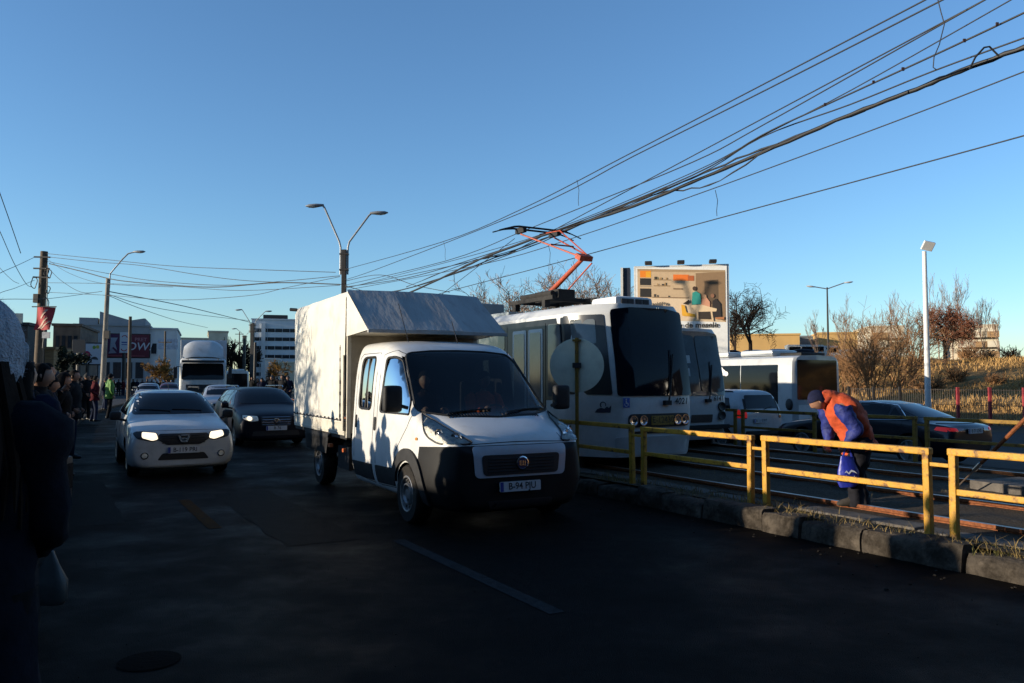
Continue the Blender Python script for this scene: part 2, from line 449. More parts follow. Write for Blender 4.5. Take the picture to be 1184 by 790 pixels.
struct(mb.build('track_edging', slabm, bevel=.012))
mb = MB()
for s0 in range(-10, 90, 2):             # far edge wall of the bed
    mb.add([rp(s0, 13.75, -.3), rp(s0, 14.1, -.3), rp(s0, 14.1, .17), rp(s0, 13.75, .17), rp(s0 + 1.98, 13.75, -.3), rp(s0 + 1.98, 14.1, -.3), rp(s0 + 1.98, 14.1, .17), rp(s0 + 1.98, 13.75, .17)], [(0, 1, 2, 3), (7, 6, 5, 4), (2, 6, 7, 3), (0, 3, 7, 4), (1, 5, 6, 2)])
struct(mb.build('track_kerb', kerbm))
TR1, TR2 = 8.92, 12.35
for tc in (TR1, TR2):
    for sg in (-.7525, .7525):
        mb = MB(); t = tc + sg; prev = None
        prof = [(-.06, .10), (-.06, .12), (-.012, .14), (-.012, .20), (-.034, .21), (-.034, .245), (.034, .245), (.034, .21), (.012, .20), (.012, .14), (.06, .12), (.06, .10)]
        S = [-10 + 1.5 * i for i in range(68)]; k = len(prof)
        mb.add([rp(s, t + x, z) for s in S for x, z in prof], [])
        for i in range(len(S) - 1):
            for j in range(k):
                mb.mat(1 if j == 5 else 0); mb.f.append([i * k + j, (i + 1) * k + j, (i + 1) * k + (j + 1) % k, i * k + (j + 1) % k]); mb.mi.append(mb.cur)
        struct(mb.build('tram_rail', [rustm, steelm], smooth=40))
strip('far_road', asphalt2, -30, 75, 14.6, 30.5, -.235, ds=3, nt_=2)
# markings
strip('lane_marking', white_line, 4.9, 7.95, 3.14, 3.27, .004, ds=.5)
strip('lane_marking', white_line, 17.2, 20.2, 3.14, 3.27, .004, ds=.5)
strip('lane_marking', white_line, 29, 32, 3.14, 3.27, .004, ds=.5)
strip('lane_marking', yellow_line, 9.6, 12.1, 1.58, 1.73, .004, ds=.4)
strip('lane_marking', white_line, 2, 60, 17.9, 18.02, -.23, ds=2)
# old repairs in the asphalt and an iron cover
patchm = mat('asphalt_patch', (.0020, .0020, .0022), .72, var=.5, scale=5, bump=.8, bscale=100, spec=.025); patch2 = mat('worn_patch', (.0048, .0044, .0042), .66, var=.5, scale=5, bump=.8, bscale=100, spec=.03)
def patch(s0, s1, t0, t1, m, seed):
    n = 22; pts = []
    for i in range(4 * n):
        e, u = divmod(i, n); u /= n; s, t = [(s0 + (s1 - s0) * u, t0), (s1, t0 + (t1 - t0) * u), (s1 + (s0 - s1) * u, t1), (s0, t1 + (t0 - t1) * u)][e]
        pts.append(rp(s + .05 * noise.noise((i * .35, seed, 0)), t + .05 * noise.noise((i * .35, seed, 5)), .004))
    mb = MB(); mb.add(pts, [tuple(range(len(pts)))]); struct(mb.build('asphalt_patch', m, fix=False))
patch(8.2, 12.5, 2.1, 2.9, patch2, 3); patch(10.5, 15, .2, .8, patch2, 4)
q = rp(5.3, .55); mb = MB(); mb.lathe([(.001, .006), (.17, .006), (.18, .004)], c=(q.x, q.y, 0), n=28, cap=False); struct(mb.build('manhole_cover', mat('cover_iron', (.0012, .0012, .0013), .8, bump=.8, bscale=60, spec=.03), smooth=30))
# dry grass along the kerb, between the rails and on the slope: blades nobody could count
def blades(name, spots, m, hmin, hmax, wd, seed, lean=.6):
    g = random.Random(seed); mb = MB()
    for x, y, z in spots:
        h = g.uniform(hmin, hmax); a = g.uniform(0, 2 * PI); l = g.uniform(.1, lean) * h; b = g.uniform(0, 2 * PI)
        w = Vector((math.cos(a), math.sin(a), 0)) * wd; d = Vector((math.cos(b) * l, math.sin(b) * l, 0))
        p = Vector((x, y, z)); q = p + d * .35 + Vector((0, 0, h * .6)); e = p + d + Vector((0, 0, h))
        mb.add([p - w, p + w, q + w * .7, q - w * .7, e], [(0, 1, 2, 3), (3, 2, 4)])
    o = mb.build(name, m, fix=False); o['kind'] = 'stuff'; return o
straw = mat('straw', (.10, .075, .03), .9, scale=2, col2=(.24, .17, .07), spec=.15)
straw2 = mat('weeds', (.045, .05, .016), .9, scale=2, col2=(.13, .11, .04), spec=.15)
g = random.Random(11); sp = []; sp2 = []
for i in range(17000):
    s = g.uniform(-3, 22); t = g.uniform(7.02, 7.62)
    if noise.noise((s * 1.1, t * 1.5, 20)) + .25 > g.random() * .9: (sp if g.random() < .6 else sp2).append(rp(s, t, .15))
for i in range(16000):
    s = g.uniform(-3, 26); t = g.uniform(7.95, 13.4)
    if noise.noise((s * .5, t * .8, 40)) > g.random() * .7 - .05: (sp if g.random() < .45 else sp2).append(rp(s, t, .13))
blades('dry_grass', sp, straw, .05, .17, .004, 5, 1.1); blades('green_grass', sp2, straw2, .03, .10, .004, 6)
sp = []
for i in range(95000):
    s = g.uniform(-6, 46); t = 35 + 36 * g.random() ** 1.2
    if noise.noise((s * .22, t * .22, 2)) + .45 + .3 * noise.noise((s * .9, t * .9, 6)) > g.random(): sp.append((-.5 * s + .866 * t, .866 * s + .5 * t, hz(s, t) - .03))
blades('hillside_grass', sp, mat('hill_straw', (.25, .145, .055), .95, scale=.4, col2=(.50, .31, .12), spec=.1), .10, .40, .022, 9, .9)
# litter scattered on the asphalt by the kerb
mb = MB()
for i in range(120):
    s = g.uniform(2, 14); t = 6.93 - abs(g.gauss(0, .35)); p = rp(s, t, .006); a = g.uniform(0, 3); r = g.uniform(.006, .02)
    mb.ball((p.x, p.y, p.z), r, r * .7, r * .5, 5, Matrix.Rotation(a, 3, 'Z'))
for i in range(160):
    s = g.uniform(3, 12); t = g.uniform(.1, 6); p = rp(s, t, .003); r = g.uniform(.002, .006)
    mb.ball((p.x, p.y, p.z), r, r * .8, r * .6, 5)
o = mb.build('road_grit', P((.03, .026, .022), .95, spec=.05)); o['kind'] = 'stuff'
# ------------------------------------------------------------------ vehicle materials
white_paint = mat('white_paint', (.42, .43, .43), .35, var=.05, scale=2, coat=.5, spec=.4, dirt=(.28, .27, .25), dscale=2.2, dlo=.5, dhi=.8)
van_paint = mat('van_white_paint', (.52, .52, .51), .38, var=.04, scale=2, coat=.35, spec=.4, dirt=(.38, .36, .32), dscale=3, dlo=.5, dhi=.85)
silver_paint = mat('silver_paint', (.30, .31, .33), .35, metal=.5, var=.05, scale=2, coat=.5, dirt=(.2, .19, .18), dscale=2)
navy_paint = mat('navy_paint', (.003, .004, .009), .4, var=.2, scale=2, coat=.06, spec=.2, dirt=(.008, .008, .010), dscale=3)
black_paint = mat('black_paint', (.003, .004, .008), .28, var=.2, scale=2, coat=.3, spec=.3)
plastic = mat('black_plastic', (.012, .012, .013), .65, var=.3, scale=8, bump=.15, bscale=200, spec=.3, dirt=(.03, .028, .025), dscale=4)
rubber = mat('tyre_rubber', (.016, .014, .012), .85, var=.4, scale=10, bump=.4, bscale=60, spec=.2, dirt=(.06, .045, .03), dscale=5)
dark_glass = mat('dark_glass', (.004, .005, .007), .05, var=.1, spec=.28)
dark_in = mat('dark_interior', (.012, .012, .014), .8, var=.3, scale=10, spec=.2)
grey_alloy = mat('wheel_alloy', (.28, .28, .28), .4, metal=.7, var=.15, scale=12, dirt=(.06, .05, .04), dscale=8)
chrome = mat('chrome', (.62, .63, .65), .18, metal=1., var=.05)
seam = P((.01, .01, .011), .9)
lens = clear_glass('lamp_lens', (.86, .88, .9), .05)
lens_grey = mat('lamp_bowl', (.70, .65, .54), .3, metal=.0, var=.3, scale=14, bump=1., bscale=28)
lamp_on = mat('lit_lamp', (.8, .75, .6), .3, emis=(1., .84, .60), es=.8)
tail_on = mat('lit_tail_lamp', (.25, .006, .006), .3, emis=(1., .03, .02), es=.12)
tail_off = mat('tail_lamp', (.16, .006, .006), .2, var=.2, coat=.6)
plate_white = mat('plate_white', (.42, .43, .44), .5, var=.1, scale=20)
plate_blue = P((.01, .03, .2), .5); ink = P((.008, .008, .01), .6)
def plate(parent, o, xd, yd, s, w=.52, h=.112):
    mb = MB(); M = frame(o, xd, yd)
    mb.mat(0); z = (Vector(xd).normalized().cross(Vector(yd).normalized())) * .004
    poly = rpoly([(-w / 2, -h / 2), (w / 2, -h / 2), (w / 2, h / 2), (-w / 2, h / 2)], .012, 2)
    vs = [M @ Vector((x, y, -.008)) for x, y in poly] + [M @ Vector((x, y, .004)) for x, y in poly]; n = len(poly)
    mb.add(vs, [tuple(range(n, 2 * n))] + [(i, (i + 1) % n, n + (i + 1) % n, n + i) for i in range(n)])
    mb.mat(1); decal(mb, M, [(-w / 2 + .004, -h / 2 + .004), (-w / 2 + .045, -h / 2 + .004), (-w / 2 + .045, h / 2 - .004), (-w / 2 + .004, h / 2 - .004)], .006)
    mb.mat(2); text(mb, s, h * .95, M @ Matrix.Translation((.022, .0, .0065)), sx=.92, bold=.0015)
    return mb.build('number_plate', [plate_white, plate_blue, ink], parent, fix=False)
_WH = {}
def wheel(parent, x, y, r, w=.2, side=1, style='spoke', rimr=.66):
    key = (r, w, style, rimr, side)
    if key not in _WH:
        t = MB(); t.lathe([(r * rimr, -w / 2), (r * .93, -w / 2), (r * .985, -w * .38), (r, -w * .2), (r, w * .2), (r * .985, w * .38), (r * .93, w / 2), (r * rimr, w / 2)], axis='y', n=28, cap=False)
        t.lathe([(r * rimr, -w / 2), (r * rimr, w / 2)], axis='y', n=28, cap=False)
        q = MB(); o = side * w / 2; R0 = r * rimr
        q.lathe([(R0, o * .98), (R0 * .97, o * 1.03), (R0 * .90, o * .98), (R0 * .86, o * .62), (R0 * .3, o * .5), (R0 * .26, o * .92), (.0, o * .96)], axis='y', n=24, cap=False)
        n = {'spoke': 5, 'steel': 10, 'cover': 7}[style]
        for i in range(n):
            a = 2 * PI * i / n
            if style == 'steel':
                q.mat(1); c = Vector((math.cos(a) * R0 * .74, o * .80, math.sin(a) * R0 * .74)); q.ball(c, R0 * .1, .012, R0 * .1, 8); q.mat(0)
            else:
                rot = Matrix.Rotation(-a, 3, 'Y')
                q.box(*(rot @ Vector((R0 * .56, o * .84, 0))), R0 * .72, w * .12, R0 * (.2 if style == 'spoke' else .26), rot)
        if style == 'steel': q.lathe([(R0 * .62, o * .7), (R0 * .58, o * 1.02), (R0 * .5, o * 1.04), (R0 * .44, o * .8)], axis='y', n=24, cap=False)
        _WH[key] = (t.mesh('tyre', [rubber], 40), q.mesh('rim', [grey_alloy, ink], 35))
    wq = bpy.data.objects.new('wheel', _WH[key][0]); COL.objects.link(wq); wq.parent = parent; wq.location = (x, y, r)
    wq.name = 'wheel'
    rq = bpy.data.objects.new('rim', _WH[key][1]); COL.objects.link(rq); rq.parent = wq
    return wq
def sec(zb, wb, wm, zm, zs, ws, zt, wt, bulge=.02, cr=.05):
    return [(0, zb), (wb - .12, zb), (wb, zb + .09), (wm, zm), (ws, zs), ((ws + wt) / 2 + bulge, (zs + zt - cr) / 2), (wt, zt - cr), (wt * .55, zt - cr * .15), (0, zt)]
def wheel_cut(x, y, r, w=.34):
    mb = MB(); mb.lathe([(r, -w / 2), (r, w / 2)], c=(x, y, r * .93), axis='y', n=28); return mb.mesh('cut', [dark_in])
def car_body(paint, st, wheels, rr, half, sub=2):
    full = loft([(x, sec(*a)) for x, a in st], 'body', [paint, dark_in], sub, 180)
    bv = bvh_of(full)
    cuts = []
    for x in wheels:
        for sg in (-1, 1): cuts.append(wheel_cut(x, sg * (half - .10), rr * 1.13))
    b = boolean(full, cuts, 'body'); shade(b, 40)
    return b, bv
def skin_part(bv, name, poly, axis, sign, m, parent, off=.006, step=.08, **k):
    return panel(bv, poly, axis, sign, off, step=step, **k).build(name, m, parent, smooth=30)
def line_part(bv, pts, axis, sign, r, off=.0):
    out = []
    for a, b in pts:
        if axis == 'y': o, d = Vector((a, 9 * sign, b)), Vector((0, -sign, 0))
        elif axis == 'x': o, d = Vector((9 * sign, a, b)), Vector((-sign, 0, 0))
        else: o, d = Vector((a, b, 9)), Vector((0, 0, -1))
        h, n, i, dd = bv.ray_cast(o, d)
        if h is None: h, n, i, dd = bv.find_nearest(o + d * 9)
        out.append(h + n * off)
    return out
def seam_lines(mb, bv, polys, sign, r=.004):
    for pl in polys:
        pts = []
        for (a, b), (c, d) in zip(pl, pl[1:]):
            for i in range(6): pts.append((a + (c - a) * i / 6, b + (d - b) * i / 6))
        pts.append(pl[-1]); mb.tube(line_part(bv, pts, 'y', sign, r), r, 4)
def mirror(parent, x, y, z, m, s=1., name='wing_mirror', h=.16):
    sg = 1 if y > 0 else -1
    mb = MB(); mb.box(0, 0, 0, .10 * s, .20 * s, h * s); me = mb.mesh(name, [m], 180, 0.045, 1)
    mb = MB(); o = link(name, me, parent); o.location = (x, y, z)
    mb.mat(0).tube([(.02, -sg * .02, -.05 * s), (.05, -sg * .18, -.09 * s)], .022, 6)
    mb.build('mirror_arm', plastic, o)
    g = MB(); g.box(-.052 * s, 0, 0, .004, .16 * s, h * .8 * s); g.build('mirror_glass', chrome, o)
    return o
# side profile stations per type: x, (zb, wb, wm, zm, zs, ws, zt, wt[, bulge, crown])
def hatch_st(L=4.06, W=.87, H=1.50, long=False, upright=False):
    f = L / 2; k = W / .87; h = H / 1.5
    S = [(f + .02, .22, .66, .76, .46, .66, .69, .73, .50), (f - .03, .15, .78, .85, .46, .74, .78, .80, .56), (f - .2, .13, .86, .89, .48, .80, .83, .87, .60), (f - .45, .14, .87, .895, .52, .85, .84, .93, .63), (f - .85, .15, .86, .895, .56, .90, .845, 1.0, .66),
         (f - 1.06, .17, .85, .89, .58, .93, .835, 1.045, .67), (f - 1.12, .22, .80, .87, .58, .94, .83, 1.075, .68), (f - 1.55, .22, .80, .87, .58, .96, .835, 1.33, .62), (f - 1.9, .22, .80, .87, .58, .97, .84, 1.47, .60), (f - 2.2, .22, .80, .87, .58, .98, .84, 1.50, .60)]
    if upright: S += [(f - 3.4, .22, .80, .87, .58, 1.0, .83, 1.50, .60), (f - L + .34, .24, .80, .86, .6, 1.0, .82, 1.49, .60), (f - L + .2, .25, .79, .855, .6, 1.0, .81, 1.44, .62), (f - L + .1, .28, .76, .83, .6, .98, .79, 1.16, .66), (f - L + .03, .32, .72, .79, .6, .93, .74, 1.0, .62), (f - L, .38, .64, .72, .6, .84, .66, .92, .52)]
    elif long: S += [(f - 3.6, .22, .80, .87, .58, 1.0, .83, 1.50, .58), (f - L + .42, .24, .80, .86, .6, 1.0, .82, 1.44, .56), (f - L + .2, .26, .76, .84, .6, .99, .79, 1.20, .60), (f - L + .06, .30, .70, .78, .6, .95, .72, 1.0, .60), (f - L, .36, .6, .7, .6, .85, .64, .9, .5)]
    else: S += [(f - 3.05, .22, .80, .87, .58, 1.0, .83, 1.50, .57), (f - L + .45, .24, .80, .86, .6, 1.02, .82, 1.43, .55), (f - L + .2, .26, .76, .84, .6, 1.0, .78, 1.18, .58), (f - L + .05, .30, .70, .78, .6, .95, .72, 1.0, .6), (f - L, .36, .6, .7, .6, .82, .62, .88, .5)]
    return [(s[0], (s[1] * h, s[2] * k, s[3] * k, s[4] * h, s[5] * h, s[6] * k, s[7] * h, s[8] * k)) for s in S]
def sedan_st(L=4.85, W=.92, H=1.45):
    f = L / 2
    S = [(f, .34, .5, .62, .5, .58, .6, .66, .45), (f - .06, .26, .66, .76, .5, .68, .7, .74, .55), (f - .25, .2, .78, .87, .52, .76, .79, .83, .6), (f - .6, .19, .84, .91, .55, .84, .84, .91, .66), (f - 1.15, .19, .85, .92, .57, .89, .86, .98, .70),
         (f - 1.3, .19, .85, .92, .57, .91, .86, 1.02, .71), (f - 1.85, .19, .85, .92, .57, .93, .87, 1.29, .66), (f - 2.25, .19, .85, .92, .57, .94, .87, 1.41, .62), (f - 2.65, .19, .85, .92, .57, .95, .87, 1.445, .61), (f - 3.2, .19, .85, .92, .57, .96, .87, 1.42, .60),
         (f - 3.75, .19, .85, .92, .58, .97, .86, 1.25, .62), (f - 4.2, .2, .85, .91, .6, .97, .84, 1.06, .66), (f - 4.32, .2, .84, .90, .6, .96, .83, 1.02, .67), (f - L + .2, .22, .82, .88, .62, .93, .79, .99, .64), (f - L + .05, .28, .74, .82, .62, .88, .72, .94, .58), (f - L, .36, .62, .72, .6, .8, .62, .86, .5)]
    return [(s[0], s[1:]) for s in S]
def far_car(name, label, paint, loc, rz, group=None, st=None, L=4.06, wheels=(1.27, -1.32), lights=True, front=True, sub=2, rear_lit=False):
    """a car that stands well back: body, glass, lamps, grille, wheels"""
    st = st or hatch_st(L); t = thing(name, label, 'car', loc, rz, group)
    W = max(s[1][2] for s in st); b, bv = car_body(paint, st, wheels, .31, W, sub)
    link('body', b, t); f = L / 2
    cw = 1.045 * (max(s[1][6] for s in st) / 1.5)
    skin_part(bv, 'windscreen', rpoly([(-.66, cw + .02), (.66, cw + .02), (.54, cw + .36), (-.54, cw + .36)], .06), 'x', 1, dark_glass, t, step=.12)
    skin_part(bv, 'rear_window', rpoly([(-.56, cw + .04), (.56, cw + .04), (.5, cw + .33), (-.5, cw + .33)], .06), 'x', -1, dark_glass, t, step=.12)
    for sg in (-1, 1):
        skin_part(bv, 'side_window', rpoly([(f - 1.42, cw - .02), (f - 2.3, cw + .0), (f - 2.3, cw + .36), (f - 2.0, cw + .34)], .03), 'y', sg, dark_glass, t, step=.15)
        skin_part(bv, 'side_window', rpoly([(f - 2.38, cw), (f - 3.2, cw + .02), (f - 3.08, cw + .34), (f - 2.38, cw + .36)], .03), 'y', sg, dark_glass, t, step=.15)
        skin_part(bv, 'headlight', rpoly([(sg * .42, .62), (sg * .72, .66), (sg * .74, .76), (sg * .46, .73)], .03), 'x', 1, lamp_on if lights else lens_grey, t, step=.1)
        skin_part(bv, 'tail_light', rpoly([(sg * .56, .78), (sg * .7, .78), (sg * .7, .98), (sg * .58, .98)], .03), 'x', -1, tail_on if rear_lit else tail_off, t, step=.1)
        for x in wheels: wheel(t, x, sg * (W - .13), .31, .2, sg, 'cover')
        mirror(t, f - 1.5, sg * (W + .08), 1.0, paint, .9)
    skin_part(bv, 'grille', rpoly([(-.38, .6), (.38, .6), (.42, .71), (-.42, .71)], .03), 'x', 1, plastic, t, step=.12)
    skin_part(bv, 'bumper_intake', rpoly([(-.5, .3), (.5, .3), (.46, .42), (-.46, .42)], .03), 'x', 1, plastic, t, step=.12)
    return t, bv
# ------------------------------------------------------------------ white hatchback with lit headlamps, near
def white_hatch():
    L = 4.06; f = L / 2
    c = rp(17.0, 2.03); t = thing('parked_car', 'white hatchback with lit headlamps, heading the left lane of traffic', 'car', c, head(17) + PI)
    t.name = 'white_hatchback'
    b, bv = car_body(white_paint, hatch_st(L), (1.27, -1.32), .315, .87, 3); link('body', b, t)
    sp = lambda n, poly, ax, sg, m, **k: skin_part(bv, n, poly, ax, sg, m, t, **k)
    ws = sp('windscreen', rpoly([(-.735, 1.055), (.735, 1.055), (.59, 1.43), (-.59, 1.43)], .06), 'x', 1, dark_glass, step=.06)
    for y in (-.1, .45):                # wipers lie on the glass
        mb = MB(); pts = line_part(bv, [(y, 1.07), (y + .02, 1.10), (y - .28, 1.125), (y - .5, 1.13)], 'x', 1, 0, .016); mb.tube(pts, .008, 5); mb.build('wiper', plastic, ws)
    sp('rear_window', rpoly([(-.56, 1.08), (.56, 1.08), (.5, 1.38), (-.5, 1.38)], .06), 'x', -1, dark_glass)
    for sg in (-1, 1):
        sp('side_window', rpoly([(f - 1.40, 1.03), (f - 2.28, 1.05), (f - 2.28, 1.41), (f - 2.05, 1.40)], .03), 'y', sg, dark_glass)
        sp('side_window', rpoly([(f - 2.37, 1.05), (f - 3.15, 1.07), (f - 3.0, 1.38), (f - 2.37, 1.41)], .03), 'y', sg, dark_glass)
        h = sp('headlight', rpoly([(sg * .385, .66), (sg * .43, .775), (sg * .74, .80), (sg * .80, .77), (sg * .74, .68), (sg * .5, .63)], .03), 'x', 1, ink, off=.008, step=.05)
        q = panel(bv, rpoly([(sg * .41, .672), (sg * .44, .765), (sg * .66, .785), (sg * .67, .70), (sg * .5, .645)], .03), 'x', 1, .013, step=.04); q.build('lit_bulb', lamp_on, h, smooth=40)
        fg = panel(bv, ellipse(sg * .62, .395, .062, .058), 'x', 1, .014, step=.04).build('fog_lamp', chrome, t, smooth=40)
        panel(bv, ellipse(sg * .62, .395, .045, .042), 'x', 1, .018, step=.04).build('fog_lens', lens_grey, fg, smooth=40)
        mirror(t, f - 1.42, sg * .99, 1.03, plastic)
        for x in (1.27, -1.32): wheel(t, x, sg * .735, .315, .2, sg, 'cover')
        mb = MB(); mb.tube([(f - 2.1, sg * .56, 1.50), (f - 2.15, sg * .56, 1.545), (f - 3.4, sg * .54, 1.54), (f - 3.45, sg * .54, 1.49)], .018, 6); mb.build('roof_rail', plastic, t, smooth=60)
        sp('tail_light', rpoly([(sg * .56, .8), (sg * .7, .8), (sg * .7, 1.0), (sg * .58, 1.0)], .03), 'x', -1, tail_off)
        for q in ([(f - 1.18, .35), (f - 1.22, .9), (f - 1.38, 1.02)], [(f - 2.33, .32), (f - 2.33, 1.03)], [(f - 3.2, .62), (f - 3.1, 1.04)]):
            mb = MB(); seam_lines(mb, bv, [q], sg); mb.build('door_seam', seam, t)
        for x in (f - 2.1, f - 2.95):
            mb = MB(); mb.tube(line_part(bv, [(x, .9), (x - .17, .905)], 'y', sg, .02, .02), .016, 6); mb.build('door_handle', white_paint, t)
    g = sp('grille', rpoly([(-.40, .755), (.40, .755), (.42, .66), (.27, .565), (-.27, .565), (-.42, .66)], .035), 'x', 1, ink, off=.009, step=.05)
    mb = MB()
    for z in (.60, .64, .68, .72): mb.tube(line_part(bv, [(y * .05, z) for y in range(-7, 8)], 'x', 1, 0, .012), .006, 4)
    mb.build('grille_bars', plastic, g)
    e = line_part(bv, [(0, .67)], 'x', 1, 0, .03)[0]; M = frame((e.x + .006, e.y, e.z), (0, 1, 0), (-.18, 0, 1)); mb = MB()
    for pl in ([(-.10, .05), (-.06, .05), (-.035, -.03), (.035, -.03), (.06, .05), (.10, .05), (.05, -.062), (-.05, -.062)], [(-.055, .015), (.055, .015), (.045, -.012), (-.045, -.012)]):
        vs = [M @ Vector((x, y, 0)) for x, y in pl] + [M @ Vector((x, y, .014)) for x, y in pl]; n = len(pl)
        mb.add(vs, [tuple(range(n, 2 * n))] + [(i, (i + 1) % n, n + (i + 1) % n, n + i) for i in range(n)])
    mb.build('badge', chrome, t)
    sp('bumper_intake', rpoly([(-.34, .425), (.34, .425), (.42, .31), (-.42, .31)], .03), 'x', 1, ink, off=.008)
    e = line_part(bv, [(0, .475)], 'x', 1, 0, .02)[0]; plate(t, (e.x + .012, 0, .478), (0, 1, 0), (-.05, 0, 1), 'B-119 PRI')
    mb = MB(); mb.tube(line_part(bv, [(-.70 + .1 * i, .80 + .012 * math.cos((i - 7) / 7 * 1.5)) for i in range(15)], 'x', 1, 0, 0), .004, 4)
    mb.build('bonnet_seam', seam, t)
    mb = MB(); mb.tube([(f - 2.2, 0, 1.49), (f - 2.42, 0, 1.66)], .004, 4); mb.build('aerial', plastic, t)
    return t
white_hatch()
# ------------------------------------------------------------------ dark estate car behind the truck
def dark_estate():
    L = 4.75; st = hatch_st(L, .91, 1.50, True); f = L / 2
    c = rp(23.2, 5.0); t = thing('estate_car', 'dark navy estate car with one headlamp seen lit, half hidden behind the box truck', 'car', c, head(23) + PI)
    b, bv = car_body(navy_paint, st, (1.42, -1.3), .32, .91, 3); link('body', b, t)
    sp = lambda n, poly, ax, sg, m, **k: skin_part(bv, n, poly, ax, sg, m, t, **k)
    sp('windscreen', rpoly([(-.72, 1.07), (.72, 1.07), (.6, 1.42), (-.6, 1.42)], .07), 'x', 1, dark_glass)
    for sg in (-1, 1):
        sp('side_window', rpoly([(f - 1.40, 1.03), (f - 2.35, 1.05), (f - 2.35, 1.41), (f - 2.05, 1.40)], .03), 'y', sg, dark_glass)
        sp('side_window', rpoly([(f - 2.42, 1.05), (f - 3.25, 1.07), (f - 3.25, 1.40), (f - 2.42, 1.41)], .03), 'y', sg, dark_glass)
        sp('side_window', rpoly([(f - 3.33, 1.07), (f - 4.2, 1.09), (f - 4.05, 1.36), (f - 3.33, 1.40)], .03), 'y', sg, dark_glass)
        h = sp('headlight', rpoly([(sg * .44, .66), (sg * .46, .77), (sg * .80, .80), (sg * .82, .72), (sg * .62, .64)], .03), 'x', 1, lens_grey, off=.008, step=.05)
        panel(bv, ellipse(sg * (.66 if sg < 0 else .6), .715, .065, .05), 'x', 1, .016, step=.04).build('lit_bulb', lamp_on, h, smooth=40)
        mirror(t, f - 1.45, sg * 1.03, 1.03, navy_paint)
        for x in (1.42, -1.3): wheel(t, x, sg * .76, .32, .21, sg, 'spoke')
        mb = MB(); mb.tube([(f - 2.0, sg * .60, 1.49), (f - 2.05, sg * .60, 1.535), (f - 4.1, sg * .57, 1.52), (f - 4.15, sg * .57, 1.46)], .016, 6); mb.build('roof_rail', chrome, t, smooth=60)
    g = sp('grille', rpoly([(-.40, .77), (.40, .77), (.36, .52), (-.36, .52)], .04), 'x', 1, ink, off=.008)
    mb = MB()
    for z in (.56, .62, .68, .74): mb.tube(line_part(bv, [(y * .05, z) for y in range(-7, 8)], 'x', 1, 0, .012), .008, 4)
    mb.build('grille_bars', chrome, g)
    e = line_part(bv, [(0, .66)], 'x', 1, 0, .02)[0]; mb = MB(); mb.lathe([(.062, 0), (.062, .012), (.052, .014), (.05, .006)], c=e, axis='x', n=20, cap=True); mb.build('badge', chrome, t)
    sp('bumper_intake', rpoly([(-.56, .40), (.56, .40), (.6, .28), (-.6, .28)], .03), 'x', 1, ink)
    e = line_part(bv, [(0, .47)], 'x', 1, 0, .03)[0]; plate(t, (e.x + .01, 0, .47), (0, 1, 0), (-.05, 0, 1), 'B 76')
    # two people behind the windscreen glass are only faint in the picture
    return t
dark_estate()
def px_ground(px, d, z=0.): 
    p = at(px, 440, d); return Vector((p.x, p.y, z))
HFAR = TH - KAP * (S1 - S0)
far_car('silver_car', 'silver car queuing in front of the white lorry', silver_paint, px_ground(256, 35.5), -PI / 2 + R(23), lights=False)
far_car('white_car', 'white car with headlamps on far up the road by the left kerb', white_paint, px_ground(139, 96), -PI / 2 + R(24))
far_car('maroon_car', 'dark red car far behind the white hatchback', mat('maroon_paint', (.06, .01, .012), .3, coat=.6), px_ground(196, 66), -PI / 2 + R(22), lights=False)
far_car('grey_car', 'pale grey car just beyond the roof of the white hatchback', silver_paint, px_ground(172, 58), -PI / 2 + R(23), lights=False)
